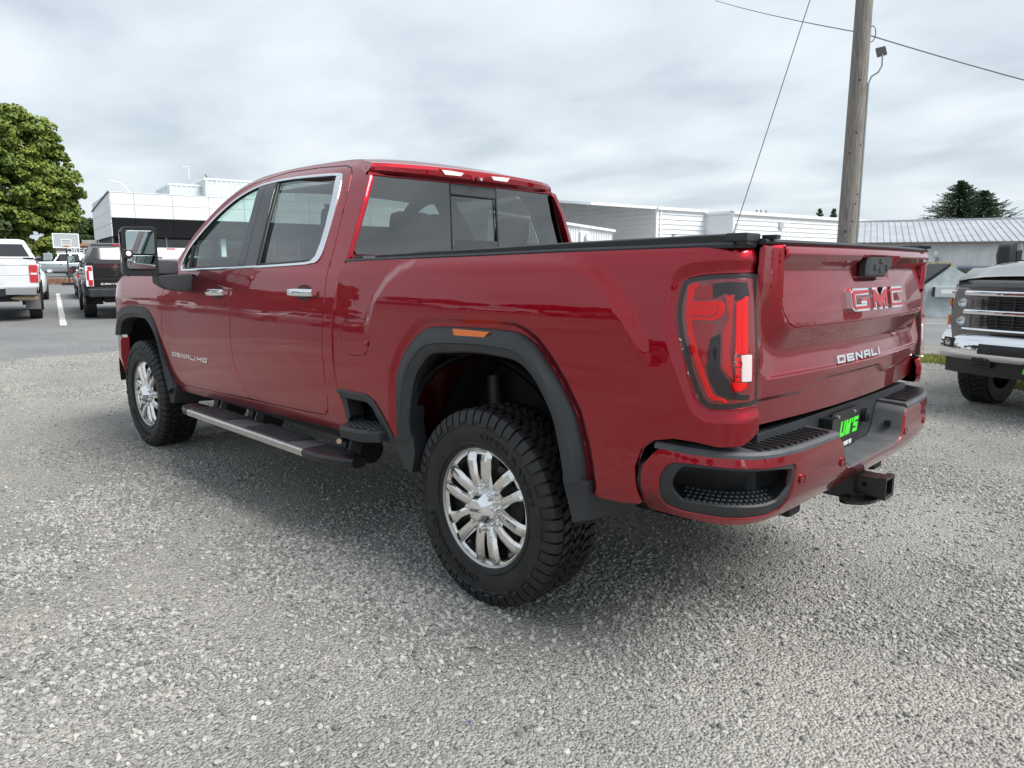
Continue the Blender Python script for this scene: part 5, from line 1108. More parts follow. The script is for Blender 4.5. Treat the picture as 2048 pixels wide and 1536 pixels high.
lj = [0, 3.6, 7.2, 10.8, 14.4]
for a, b in zip(lj, lj[1:]):
    for z0, z1 in ((3.2, 4.15), (4.18, 5.15), (5.18, 5.9)): m = MB(); G.box(m, a + .015, b - .015, .0, .05, z0, z1); m.build('wall_panel', WPAN, T, bevel=.012)
    m = MB(); m.hexa([G(a + .015, .0, 5.93), G(b - .015, .0, 5.93), G(b - .015, .05, 5.93), G(a + .015, .05, 5.93), G(a + .015, .0, 6.6 - .05 * a), G(b - .015, .0, 6.6 - .05 * b), G(b - .015, .05, 6.6 - .05 * b), G(a + .015, .05, 6.6 - .05 * a)]); m.build('wall_panel', WPAN, T)
m = MB(); m.hexa([G(-.05, .1, 6.60), G(14.4, .1, 5.88), G(14.4, -.1, 5.88), G(-.05, -.1, 6.60), G(-.05, .1, 6.68), G(14.4, .1, 5.96), G(14.4, -.1, 5.96), G(-.05, -.1, 6.68)]); m.build('parapet_flashing', mat('rust_flashing', (.20, .12, .10), .7), T)
m = MB(); F.box(m, -.0, 26, -.1, .06, 6.60, 6.66); m.build('parapet_cap', WTRIM, T)
m = MB(); F.box(m, .3, 26, -14, -3.0, -.6, 3.2); m.build('shop_interior', mat('shop_dark', (.03, .03, .032), .7), T)
for a in (.3, 2.2, 4.4, 6.7, 9.0, 11.3, 13.6, 15.9, 18.2):
    m = MB(); F.box(m, a + .06, a + 2.2, -3.0, -2.96, .1, 3.1); m.build('shop_window', GLAZ, T)
    m = MB(); F.box(m, a - .05, a + .05, -2.99, -2.88, -.6, 3.2); m.build('mullion', WTRIM, T)
for a in (.6, 8.5, 16.5): m = MB(); F.box(m, a, a + .4, -1.6, -1.2, -.6, 3.2); m.build('column', WTRIM, T)
for a, b, d0, d1, z in ((5.3, 8.0, -12, -5, 8.05), (8.0, 16, -13, -3.6, 8.55)):
    m = MB(); F.box(m, a, b, d0, d1, 6.6, z - .14); m.build('roof_plant_screen', mat('faded_corrugated', (.55, .61, .62), .5, var=.12, vscale=1.5), T)
    m = MB(); F.box(m, a - .08, b + .08, d0 - .08, d1 + .08, z - .14, z); m.build('screen_coping', WTRIM, T)
    n = int((b - a) / .42)
    for k in range(n): m = MB(); F.box(m, a + .1 + k * .42, a + .15 + k * .42, d1, d1 + .05, 6.65, z - .14); m.build('screen_rib', WTRIM, T)
MB().tube([F(8.2, -3.8, 8.5), F(8.2, -3.8, 8.78)], .05, 8).build('roof_vent', STEELD, T); MB().lathe([(.0, .16), (.14, .12), (.17, .02), (.10, 0)], F(8.2, -3.8, 8.75), 2, 12).build('roof_vent_cap', STEELD, T, smooth=40)
MB().tube([F(6.9, -4.5, 8.5), F(6.9, -4.5, 9.5), F(6.4, -4.5, 9.5)], .03, 6).build('antenna', WTRIM, T)
MB().tube([F(.0, -.4, 6.62), F(.0, -.4, 7.35), F(.05, -.4, 7.48), F(.8, -.4, 7.42), F(1.25, -.4, 7.05), F(1.55, -.4, 6.62)], [.02, .02, .045, .055, .055, .05], 8).build('sign_light_arm', WTRIM, T, smooth=50)
v, f = text_fit('000', .5, .16, .02); m = MB(); m.add([G(1.0 - .6 * 0 + a, .065 + c, 4.4 + b) for a, b, c in v], f); m.build('house_number', mat('dark_letters', (.05, .05, .05), .6), T) if False else None
for k in range(4): m = MB(); G.box(m, .55 + k * .16, .67 + k * .16, .05, .07, 4.42, 4.58); m.build('house_number', mat('dark_letters', (.05, .05, .05), .6), T)
# --- warehouse with lapped siding
def siding(fr, t0, t1, z0, ztop, name, T, pitch=.26, out=1):
    m = MB(); z = z0; n = max(2, int((t1 - t0) / .6))
    ts = [t0 + (t1 - t0) * i / n for i in range(n + 1)]; zmax = max(ztop(t) for t in ts); rows = []
    while z < zmax: rows.append((z, .06)); rows.append((z + pitch * .96, .0)); z += pitch
    for t_a, t_b in zip(ts, ts[1:]):
        top = (ztop(t_a) + ztop(t_b)) / 2; col = [(zz, d) for zz, d in rows if zz < top] + [(top, .01)]
        k = len(m.v)
        for zz, d in col: m.v.append(fr(t_a, out * d, min(zz, ztop(t_a)) if zz == top else zz)); m.v.append(fr(t_b, out * d, zz))
        for i in range(len(col) - 1): m.f.append((k + 2 * i, k + 2 * i + 1, k + 2 * i + 3, k + 2 * i + 2))
    return m.build(name, WSID, T)
B0 = (26.66, -40.53); T = thing('warehouse', 'large pale blue white warehouse clad in horizontal metal siding, behind the truck bed', 'building', (*B0, 0))
F = Fr((0, 0), U_, 0); G = Fr((0, 0), W_H, 0)
siding(F, 0, 5.0, -.2, lambda t: 5.4, 'front_siding', T, .33)
siding(G, 0, 16, -.2, lambda t: 5.4 + (.92 * t / 8.4 if t < 8.4 else .92 * (16.8 - t) / 8.4), 'gable_siding', T, .33)
a = Vector(F(4.96, 0, 0)); F2 = Fr((a.x, a.y), U_, 0); G2 = Fr((a.x, a.y), W_H, 0); k1 = Vector(G2(-2.56, 0, 0)); F3 = Fr((k1.x, k1.y), U_, 0)
siding(G2, -2.56, 0, -.2, lambda t: 5.25, 'return_siding', T, .33)
siding(F3, 0, 19.4, -.2, lambda t: 5.25 - .006 * t, 'wing_siding', T, .33)
m = MB(); F.box(m, -.02, 5.05, -.2, .22, 5.36, 5.56); m.build('eave_trim', WTRIM, T); m = MB(); F3.box(m, -.1, 19.6, -.2, .22, 5.12, 5.34); m.build('eave_trim', WTRIM, T)
m = MB(); G2.box(m, -2.6, .1, -.1, .2, 5.2, 5.36); m.build('eave_trim', WTRIM, T)
for t0, t1 in ((0, 8.4), (8.4, 16.8)):
    z = lambda t: 5.4 + (.92 * t / 8.4 if t <= 8.4 else .92 * (16.8 - t) / 8.4)
    m = MB(); m.hexa([G(t0 - .1, .25, z(t0)), G(t1, .25, z(t1)), G(t1, -6, z(t1)), G(t0 - .1, -6, z(t0)), G(t0 - .1, .25, z(t0) + .16), G(t1, .25, z(t1) + .16), G(t1, -6, z(t1) + .16), G(t0 - .1, -6, z(t0) + .16)]); m.build('gable_roof', WTRIM, T)
m = MB(); F.box(m, -.03, .16, -.1, .06, -.2, 5.4); F.box(m, .30, .42, -.05, .13, -.2, 5.3); m.build('corner_trim', WTRIM, T)
m = MB(); F3.box(m, -.03, .14, -.1, .06, -.2, 5.2); m.build('corner_trim', WTRIM, T); m = MB(); F3.box(m, 19.3, 19.45, -.1, .06, -.2, 5.2); m.build('corner_trim', WTRIM, T); m = MB(); F3.box(m, 6.2, 6.34, -.05, .06, -.2, 5.2); m.build('joint_trim', WTRIM, T)
m = MB(); F3.box(m, 5.15, 5.62, .0, .16, 4.24, 4.72); m.build('wall_light', mat('wall_light_grey', (.42, .45, .45), .4), T, bevel=.02); m = MB(); F3.box(m, 14.4, 14.8, .0, .16, 4.2, 4.6); m.build('wall_light', MATS['wall_light_grey'], T, bevel=.02)
m = MB(); F.box(m, 1.6, 1.68, .02, .06, 3.2, 3.75); F.box(m, 1.68, 1.95, .02, .06, 3.68, 3.75); m.build('wall_pipe', STEELD, T)
for t in (3.6, 4.1, 4.7): MB().tube([F3(t, -.8, 5.2), F3(t, -.8, 5.62)], .06, 8).build('roof_vent', STEELD, T)
m = MB(); F3.box(m, 3.2, 5.2, -1.4, -.6, 5.25, 5.42); m.build('roof_unit', WTRIM, T)
# --- small ribbed shed in front of it
T = thing('ribbed_shed', 'small white vertical ribbed metal shed with a round wall vent, in front of the warehouse', 'building', (24.94, -33.26, 0)); F = Fr((0, 0), U_, 0); G = Fr((0, 0), W_H, 0)
m = MB(); m.hexa([F(-9, -4, -.2), F(0, -4, -.2), F(0, 0, -.2), F(-9, 0, -.2), F(-9, -4, 4.3), F(0, -4, 3.55), F(0, 0, 3.55), F(-9, 0, 4.3)]); m.build('walls', WSID, T)
for k in range(44): t = -.05 - k * .2; m = MB(); F.box(m, t - .035, t, .0, .035, -.1, 3.54 - t * .083); m.build('wall_rib', WSID, T)
m = MB(); m.hexa([F(-9, -4.1, 4.3), F(.12, -4.1, 3.54), F(.12, .16, 3.54), F(-9, .16, 4.3), F(-9, -4.1, 4.44), F(.12, -4.1, 3.68), F(.12, .16, 3.68), F(-9, .16, 4.44)]); m.build('roof_edge', WTRIM, T)
m = MB(); F.box(m, -2.62, -1.95, .03, .16, 2.85, 3.5); m.build('vent_plate', WTRIM, T, bevel=.02)
c = F(-2.1, .16, 3.16); m = MB(); m.tube([c, F(-2.1, .30, 3.16)], .26, 24); m.build('vent_hood', mat('vent_grey', (.55, .55, .55), .4), T, smooth=40); m = MB(); m.tube([F(-2.1, .29, 3.16), F(-2.1, .32, 3.16)], .19, 24); m.build('vent_mouth', WTRIM, T, smooth=40)
for t, h in ((-.65, .28), (-.55, .28)): MB().tube([F(t, -.6, 3.6), F(t, -.6, 3.6 + h)], .06, 8).build('roof_vent', STEELD, T)
MB().tube([F(-.28, -.6, 3.6), F(-.28, -.6, 4.3)], .012, 6).build('roof_mast', STEELD, T); MB().tube([F(-.15, -.6, 3.6), F(.0, -.6, 4.0)], .03, 6).build('roof_dish', STEELD, T)
# --- grey roofed barn on the right
E1 = (11.4, -34.98); H_B = R(-161.03); T = thing('metal_roofed_barn', 'low whitewashed barn with a grey ribbed metal roof and a blue framed window', 'building', (*E1, 0)); F = Fr((0, 0), H_B, 0)
BW_ = mat('weathered_white_wall', (.66, .68, .69), .75, var=.10, vscale=1.4); ROOFM = mat('galvanised_roof', (.46, .48, .51), .45, .3, var=.10, vscale=1.2)
m = MB(); F.box(m, .25, 13, -5.8, -.35, -.1, 2.62); m.build('walls', BW_, T)
for k in range(26): t = .4 + k * .5; m = MB(); F.box(m, t, t + .03, -.35, -.33, 0, 2.5); m.build('wall_batten', BW_, T)
ridge_d, ridge_z = -6.0, 3.95
m = MB(); m.hexa([F(-.1, .1, 2.62), F(13.4, .1, 2.62), F(13.4, ridge_d, ridge_z), F(-.1, ridge_d, ridge_z), F(-.1, .1, 2.68), F(13.4, .1, 2.68), F(13.4, ridge_d, ridge_z + .06), F(-.1, ridge_d, ridge_z + .06)]); m.build('roof', ROOFM, T)
for k in range(46): t = -.08 + k * .29; m = MB(); m.hexa([F(t, .11, 2.675), F(t + .05, .11, 2.675), F(t + .05, ridge_d, ridge_z + .05), F(t, ridge_d, ridge_z + .05), F(t + .01, .11, 2.72), F(t + .04, .11, 2.72), F(t + .04, ridge_d, ridge_z + .10), F(t + .01, ridge_d, ridge_z + .10)]); m.build('roof_rib', ROOFM, T)
m = MB(); F.box(m, -.1, 13.4, ridge_d - .2, ridge_d + .2, ridge_z + .03, ridge_z + .11); m.build('ridge_cap', ROOFM, T)
m = MB(); F.box(m, -.1, 13.4, .06, .16, 2.55, 2.66); m.build('eave_board', mat('weathered_eave', (.16, .14, .12), .8), T)
BLUE = mat('faded_blue_frame', (.16, .22, .30), .6)
for t in (4.7, 5.35, 6.0): m = MB(); F.box(m, t, t + .55, -.345, -.30, 1.0, 1.42); m.build('window_pane', GLAZ, T)
m = MB(); F.box(m, 4.6, 6.65, -.34, -.27, 1.42, 1.52); F.box(m, 4.6, 6.65, -.34, -.27, .9, .99)
for t in (4.6, 5.26, 5.91, 6.55): F.box(m, t, t + .09, -.34, -.28, .99, 1.42)
m.build('window_frame', BLUE, T)
MB().tube([F(7.0, -.1, 2.6), F(7.05, -.25, 2.45), F(7.05, -.28, 0)], .05, 8).build('downpipe', WTRIM, T, smooth=40)
m = MB(); F.box(m, 3.55, 3.72, -.33, -.2, 2.05, 2.25); m.build('wall_lamp', WTRIM, T, bevel=.02); m = MB(); F.box(m, 3.66, 3.8, -.33, -.25, 1.75, 1.95); m.build('meter_box', STEELD, T, bevel=.01)
# --- roadside shop with brown fascia, far left
T = thing('roadside_shop', 'low brown roadside building with white sign letters, far behind the basketball hoop', 'building', (92.5, -17.8, .85)); F = Fr((0, 0), R(-122), 0)
m = MB(); F.box(m, -6, 13, -9, 0, -.5, 2.9); m.build('walls', mat('brown_fascia', (.13, .095, .08), .8), T); m = MB(); F.box(m, -6, 13, .0, .06, 2.75, 3.0); m.build('roof_trim', mat('orange_wood_trim', (.42, .22, .13), .7), T)
v, f = text_fit('OREGON EXPRESS', 7.2, .55, .08); m = MB(); m.add([F(3.3 + a, .08 + c, 1.95 + b) for a, b, c in v], f); m.build('sign_lettering', WHITEP, T, fix=False)
for t, w, h in ((4.3, 1.3, .45), (6.0, 1.5, .75)): m = MB(); F.box(m, t, t + w, -3, -2, 2.9, 3.0 + h); m.build('roof_unit', CONC, T, bevel=.03)
# --- planter kerb in front of the silver suv
m = MB(); m.prism([(45.6, -4.6), (43.4, -12.5), (44.2, -12.8), (46.4, -4.9)], gz(45) - .05, gz(45) + .33, 2); tag(m.build('planter_kerb', mat('brick_kerb', (.30, .15, .09), .85, var=.3, vscale=6), bevel=.03), 'low brick coloured planter kerb below the silver suv', 'kerb')
# --- basketball hoop
T = thing('basketball_hoop', 'portable basketball hoop with a clear backboard standing on the asphalt', 'basketball hoop', (43.6, -8.6, gz(43.6)), R(-12)); T.scale = (.82, .82, .85)
m = MB(); m.box(-.75, .15, -.45, .45, 0, .16); m.build('base', PLASTD, T, bevel=.04); m = MB(); m.tube([(-.1, 0, .1), (-.1, 0, 2.5)], .05, 8); m.build('post', mat('hoop_post', (.04, .05, .055), .5), T, smooth=40)
for y in (.4, -.4): MB().tube([(-.45, y, .15), (-.1, 0, .75)], .025, 6).build('brace', MATS['hoop_post'], T)
m = MB(); m.box(-.60, -.57, -.72, .72, 2.42, 3.2); m.build('backboard', mat('frosted_acrylic', (.42, .46, .46), .15, coat=.5), T)
m = MB()
for b in ((-.76, .76, 3.2, 3.27), (-.76, .76, 2.35, 2.42), (-.76, -.69, 2.42, 3.2), (.69, .76, 2.42, 3.2), (-.30, .30, 2.86, 2.90), (-.30, .30, 2.50, 2.54), (-.30, -.26, 2.54, 2.86), (.26, .30, 2.54, 2.86)): m.box(-.625, -.565, b[0], b[1], b[2], b[3])
m.build('backboard_frame', WTRIM, T)
m = MB()
for y in (-.27, .25): m.box(-.56, -.52, y, y + .03, 2.45, 3.22)
m.build('backboard_support', MATS['hoop_post'], T)
m = MB(); m.tube([(-.60 - .25 + .23 * math.cos(a), .23 * math.sin(a), 2.48) for a in [2 * math.pi * i / 20 for i in range(21)]], .014, 6, False); m.box(-.64, -.56, -.1, .1, 2.42, 2.52); m.build('rim', mat('hoop_orange', (.55, .10, .06), .5), T)
# --- utility pole, wires
POLE = mat('weathered_pole_wood', (.27, .22, .18), .9, var=.3, vscale=3); nt, N, L = nodes(POLE)
wv = N.new('ShaderNodeTexNoise'); mp = N.new('ShaderNodeMapping'); tc_ = N.new('ShaderNodeTexCoord'); mp.inputs['Scale'].default_value = (26, 26, .7); L.new(tc_.outputs['Object'], mp.inputs[0]); L.new(mp.outputs[0], wv.inputs['Vector']); wv.inputs['Detail'].default_value = 5
rp = N.new('ShaderNodeValToRGB'); L.new(wv.outputs[0], rp.inputs[0]); e = rp.color_ramp.elements; e[0].position = .32; e[0].color = (.10, .09, .082, 1); e[1].position = .62; e[1].color = (.30, .275, .25, 1); L.new(rp.outputs[0], N['Principled BSDF'].inputs['Base Color'])
bp = N.new('ShaderNodeBump'); bp.inputs['Distance'].default_value = .01; bp.inputs['Strength'].default_value = .8; L.new(wv.outputs[0], bp.inputs['Height']); L.new(bp.outputs[0], N['Principled BSDF'].inputs['Normal'])
PX, PY = 2.79, -10.60
T = thing('utility_pole', 'tall weathered wooden utility pole standing behind the red pickup', 'utility pole', (PX, PY, 0))
m = MB(); m.tube([(0, 0, -.1), (0, 0, 3), (0, 0, 6), (0, 0, 10.5)], [.165, .153, .138, .115], 24); m.build('pole', POLE, T, smooth=50)
rd = random.Random(8)
for k in range(11):
    z = rd.uniform(1.7, 6.3); a = rd.uniform(1.4, 2.9); r = .153 - (z - 3) * .005; MB().lathe([(0, .006), (.012, .004), (.017, 0)], (0, 0, 0), 2, 7).build('pole_knot', mat('knot_brown', (.05, .03, .022), .9), T).matrix_local = Matrix.Translation((r * math.cos(a), r * math.sin(a), z)) @ Vector((math.cos(a), math.sin(a), 0)).to_track_quat('Z', 'Y').to_matrix().to_4x4()
GALV = mat('galvanised_conduit', (.33, .36, .36), .45, .6)
ca = R(-160)   # the conduit runs up the far right flank of the pole
cd = lambda r, z: (r * math.cos(ca), r * math.sin(ca), z)
m = MB(); m.tube([cd(.175, 0), cd(.165, 2.5), cd(.158, 4.62)], .022, 8); m.build('conduit', GALV, T, smooth=40)
m = MB(); m.tube([cd(.158, 4.6), cd(.20, 4.72), cd(.30, 4.78), cd(.35, 4.88), cd(.345, 5.07)], .014, 8); m.build('lamp_bracket', GALV, T, smooth=40)
MB().hexa([cd(.27, 5.03), cd(.42, 5.06), (cd(.42, 0)[0] + .05, cd(.42, 0)[1] - .12, 5.08), (cd(.27, 0)[0] + .05, cd(.27, 0)[1] - .12, 5.05), cd(.23, 5.18), cd(.38, 5.20), (cd(.38, 0)[0] + .05, cd(.38, 0)[1] - .12, 5.22), (cd(.23, 0)[0] + .05, cd(.23, 0)[1] - .12, 5.20)]).build('flood_lamp', mat('lamp_grey', (.09, .10, .105), .5), T, bevel=.012)
m = MB(); m.tube([Vector(cd(.15, 5.42)) + Vector((.06 * math.cos(t), -.02, .13 * math.sin(t))) for t in [2 * math.pi * i / 16 for i in range(17)]], .008, 6, False); m.build('cable_loop', PLASTD, T)
WIRE = mat('wire_grey', (.10, .105, .11), .6)
def sag(a, b, s, n=14): a, b = Vector(a), Vector(b); return [tuple(a + (b - a) * t - Vector((0, 0, s * 4 * t * (1 - t)))) for t in [i / n for i in range(n + 1)]]
tag(MB().tube(sag((PX, PY, 5.45), (-2.4, -21.9, 4.55), .12), .011, 6).build('overhead_wire', WIRE, smooth=60), 'grey overhead wire running down from the wooden pole to the right', 'wire')
tag(MB().tube(sag((11.58, -20.97, 10.55), (PX, PY, 5.45), .05), .009, 6).build('overhead_wire', WIRE, smooth=60), 'thin overhead wire reaching the wooden pole from the left', 'wire')
T = thing('guy_wire', 'slanting guy wire with a pale guard sleeve beside the wooden pole', 'wire', (4.75, -8.95, 0))
_g = lambda z: tuple(Vector((PX - 4.75, PY + 8.95, 9.28)) * (z / 9.28))
MB().tube([_g(9.28), _g(4), _g(0)], .008, 6).build('cable', WIRE, T); MB().tube([_g(2.25), _g(0)], .022, 8).build('guard_sleeve', mat('guard_grey', (.50, .52, .52), .5), T)
tag(MB().tube(sag((70, 12, 7.6), (86, -22.5, 6.3), .3), .02, 5).build('overhead_wire', WIRE), 'upper distant wire between the leafy tree and the showroom', 'wire')
tag(MB().tube(sag((92, 6, 5.2), (95, -25, 4.9), .2), .02, 5).build('overhead_wire', WIRE), 'lower distant wire passing above the basketball hoop', 'wire')
tag(MB().tube([(98, -22.6, .8), (98, -22.6, 7.0)], .10, 8).build('street_pole', STEELD, smooth=40), 'thin grey pole rising behind the basketball backboard', 'pole')
# --- dumpster and fence on the right
T = thing('dumpster', 'blue grey steel dumpster with a sloping ribbed black lid', 'dumpster', (3.35, -21.3, 0), R(32))
DM = mat('dumpster_paint', (.42, .50, .53), .6, var=.2, vscale=3, vcol=(.52, .57, .58))
m = MB(); m.prism([(0, 0), (1.5, 0), (1.5, 1.02), (.55, 1.50), (-.08, .98)], -1.8, 0, 1); m.v = [(x, y, z) for x, y, z in m.v]; m.build('bin', DM, T, bevel=.02)
m = MB(); m.hexa([(-.12, -1.85, 1.0), (.55, -1.85, 1.53), (.55, .04, 1.53), (-.12, .04, 1.0), (-.14, -1.85, 1.04), (.53, -1.85, 1.57), (.53, .04, 1.57), (-.14, .04, 1.04)]); m.build('lid', PLASTD, T)
for k in range(9): y = -1.75 + k * .21; m = MB(); m.hexa([(-.14, y, 1.045), (.53, y, 1.575), (.53, y + .07, 1.575), (-.14, y + .07, 1.045), (-.15, y, 1.07), (.52, y, 1.60), (.52, y + .07, 1.60), (-.15, y + .07, 1.07)]); m.build('lid_rib', mat('lid_grey', (.10, .105, .11), .6), T)
m = MB(); m.box(.15, .95, .0, .18, .62, .92); m.build('lift_pocket', mat('dumpster_pocket', (.42, .47, .49), .55), T, bevel=.015); m = MB(); m.box(.12, .16, .02, .16, .64, .90); m.build('pocket_mouth', PLASTD, T)
m = MB(); m.box(.95, 1.12, .003, .02, .6, .9); m.build('rust_patch', mat('rust', (.33, .14, .05), .9, var=.4, vscale=10), T)
m = MB(); m.box(.3, .75, .181, .184, .72, .84); m.build('faded_sticker', WHITEP, T)
m = MB(); m.box(-.02, 1.5, -1.75, -.05, -.0, .09); m.build('skid', PLASTD, T)
for ch in T.children:
    for v_ in ch.data.vertices: v_.co.x = 1.5 - v_.co.x - .6
    ch.data.flip_normals()
T = thing('chain_link_fence', 'grey chain link fence with angled barbed wire arms by the barn', 'fence', (4.6, -24.5, 0), R(-161))
for k in range(5): x = k * 1.9 - .6; MB().tube([(x, 0, 0), (x, 0, 1.28)], .03, 8).build('post', GALV, T); MB().tube([(x, 0, 1.28), (x + .03, .24, 1.55)], .018, 6).build('barb_arm', WTRIM, T)
MB().tube([(-.6, 0, 1.22), (7, 0, 1.22)], .022, 8).build('top_rail', GALV, T)
m = MB()
for k in range(62):
    x = -.6 + k * .12; m.tube([(x, 0, .05), (x + 1.15, 0, 1.2)], .004, 4, False); m.tube([(x + 1.15, .008, .05), (x, .008, 1.2)], .004, 4, False)
stuff(m.build('chain_link_mesh', GALV, T, fix=False))
for k, z in enumerate((1.36, 1.46, 1.55)): MB().tube([(-.6, .08 * (k + 1), z), (7, .08 * (k + 1), z)], .006, 4).build('barbed_strand', GALV, T)
T = thing('pallet_stack', 'tan wooden slatted pallet standing behind the dumpster', 'pallet', (5.35, -22.8, 0), R(-161))
TAN = mat('tan_wood', (.46, .37, .23), .8, var=.2, vscale=5)
for k in range(8): m = MB(); m.box(-.2 + k * .2, -.06 + k * .2, 0, .03, .0, 1.66); m.build('slat', TAN, T)
m = MB(); m.box(-.2, 1.36, .03, .08, 1.4, 1.5); m.build('crossbar', TAN, T); m = MB(); m.box(-.2, 1.36, .03, .08, .3, .4); m.build('crossbar', TAN, T)
# ================================================================== trees
def leafmat(name, a, b, c, sc=.5):
    m = mat(name, a, .65, spec=.3); nt, N, L = nodes(m); tc = N.new('ShaderNodeTexCoord'); n = N.new('ShaderNodeTexNoise'); n.inputs['Scale'].default_value = sc; n.inputs['Detail'].default_value = 8; n.inputs['Roughness'].default_value = .7; L.new(tc.outputs['Object'], n.inputs['Vector'])
    rp = N.new('ShaderNodeValToRGB'); L.new(n.outputs[0], rp.inputs[0]); e = rp.color_ramp.elements; e[0].position = .40; e[0].color = (*a, 1); e[1].position = .84; e[1].color = (*c, 1); q = e.new(.58); q.color = (*b, 1); L.new(rp.outputs[0], N['Principled BSDF'].inputs['Base Color'])
    N['Principled BSDF'].inputs['Subsurface Weight'].default_value = 0
    return m
BARK = mat('bark', (.075, .06, .05), .9, var=.3, vscale=4)
LEAF = leafmat('autumn_leaf', (.125, .185, .036), (.205, .262, .052), (.48, .39, .075), .55)
LEAF2 = leafmat('dark_leaf', (.035, .06, .018), (.06, .09, .025), (.12, .14, .04), .4)
CONI = leafmat('conifer_needle', (.045, .085, .045), (.07, .115, .06), (.11, .15, .07), .8)
def crown(lobes, n, size, seed, fill=.35, cl=1.25, mul=1):
    """leaves on the shells of many small clumps spread over the lobes"""
    rd = np.random.default_rng(seed); V = []; k = 0
    C = []; 
    for (cx, cy, cz, rx, ry, rz_, w) in lobes:
        m_ = int(w * mul); u = rd.normal(size=(m_, 3)); u /= np.linalg.norm(u, axis=1)[:, None]; r = rd.uniform(fill, 1, m_) ** .5
        C.append(np.stack([cx + u[:, 0] * rx * r, cy + u[:, 1] * ry * r, cz + u[:, 2] * rz_ * r, rd.uniform(.28, .62, m_) * cl], 1))
    C = np.concatenate(C); per = max(3, n // len(C))
    idx = np.repeat(np.arange(len(C)), per); q = len(idx); u = rd.normal(size=(q, 3)); u[:, 2] = np.abs(u[:, 2]) * .9 - .15; u /= np.linalg.norm(u, axis=1)[:, None]
    P = C[idx, :3] + u * C[idx, 3:4] * rd.uniform(.75, 1.05, (q, 1)) * np.array([1, 1, .74])
    nrm = u * .6 + rd.normal(size=(q, 3)) * .45 + np.array([0, 0, .5]); nrm /= np.linalg.norm(nrm, axis=1)[:, None]
    a = np.cross(nrm, rd.normal(size=(q, 3))); a /= np.linalg.norm(a, axis=1)[:, None]; b = np.cross(nrm, a); s = size * rd.uniform(.6, 1.3, (q, 1))
    d = np.array([0, 0, -.25]) * s
    V = np.stack([P - a * s * .5, P + b * s * .45, P + a * s * .5 + d, P - b * s * .45], 1).reshape(-1, 3)
    me = bpy.data.meshes.new('crown'); me.vertices.add(len(V)); me.vertices.foreach_set('co', V.ravel()); me.loops.add(len(V)); me.loops.foreach_set('vertex_index', np.arange(len(V), dtype=np.int32)); me.polygons.add(q); me.polygons.foreach_set('loop_start', np.arange(q, dtype=np.int32) * 4); me.polygons.foreach_set('loop_total', np.full(q, 4, np.int32)); me.update(); me.validate()
    return me
def tree_obj(name, label, loc, crown_me, lm, trunk, group=None, cat='tree'):
    T = thing(name, label, cat, loc, group=group); m = MB()
    for path, r in trunk: m.tube(path, r, 9)
    m.build('trunk', BARK, T, smooth=50)
    if not crown_me.materials: crown_me.materials.append(lm)
    o = bpy.data.objects.new('crown', crown_me); COL.objects.link(o); o.parent = T
    return T
# the big maple at the left edge; crown shaped as in the view (its right flank is the visible one)
L0 = [(0, .0, 8.1, 2.6, 2.3, 2.3, 60), (-.6, 1.2, 5.6, 3.0, 2.9, 3.0, 90), (.2, -1.5, 6.0, 2.4, 1.9, 2.6, 60), (0, -.2, 3.2, 2.6, 2.4, 1.9, 55), (.3, -2.0, 4.6, 1.6, 1.2, 1.7, 34), (-.3, 2.8, 4.4, 2.2, 1.7, 2.6, 44), (.1, .4, 9.6, 1.4, 1.3, .9, 20)]
tk = [([(0, 0, 0), (.05, 0, 1.6), (0, .1, 3.0), (.1, .1, 6.0), (0, .1, 9)], [.30, .25, .22, .15, .05]), ([(0, .05, 2.4), (.3, -1.0, 4.2), (.4, -1.7, 6.2)], [.14, .10, .03]), ([(0, .05, 2.2), (-.3, 1.2, 3.8), (-.4, 2.2, 5.6)], [.14, .10, .03]), ([(0, .1, 3.4), (.2, -.9, 5.6), (.2, -1.2, 8)], [.1, .07, .02])]
tree_obj('maple_tree', 'large maple with green and yellowing leaves above the white pickup', (52.2, -8.5, gz(52)), crown(L0, 95000, .225, 11, cl=1.0, mul=2.4), LEAF, tk)
L1 = [(0, 0, 3.2, 2.2, 2.2, 2.0, 40), (.5, .8, 4.2, 1.6, 1.6, 1.2, 20), (-.6, -.7, 4.0, 1.5, 1.5, 1.3, 20)]
tk1 = [([(0, 0, 0), (0, 0, 2), (.1, 0, 4)], [.2, .16, .05])]
c1 = crown(L1, 9000, .42, 21)
t0 = tree_obj('leafy_tree', 'small dark tree far behind the basketball hoop, nearest the showroom wall', (101, -26.2, .85), c1, LEAF2, tk1); t0.scale = (1.15, 1.15, 1.22)
t1 = copy_tree(t0); t1.location = (105, -24.6, .85); t1.rotation_euler.z = 1.7; t1.scale = (1.1, 1.1, 1.15); t1['label'] = 'small dark tree far behind the backboard, just left of another'
# low tree hanging at the extreme left edge
t2 = copy_tree(t0); t2.location = (47, -3.9, gz(47)); t2.scale = (1.0, 1.0, .98); t2.rotation_euler.z = .4; t2['label'] = 'dark lower tree at the left edge behind the white pickup'
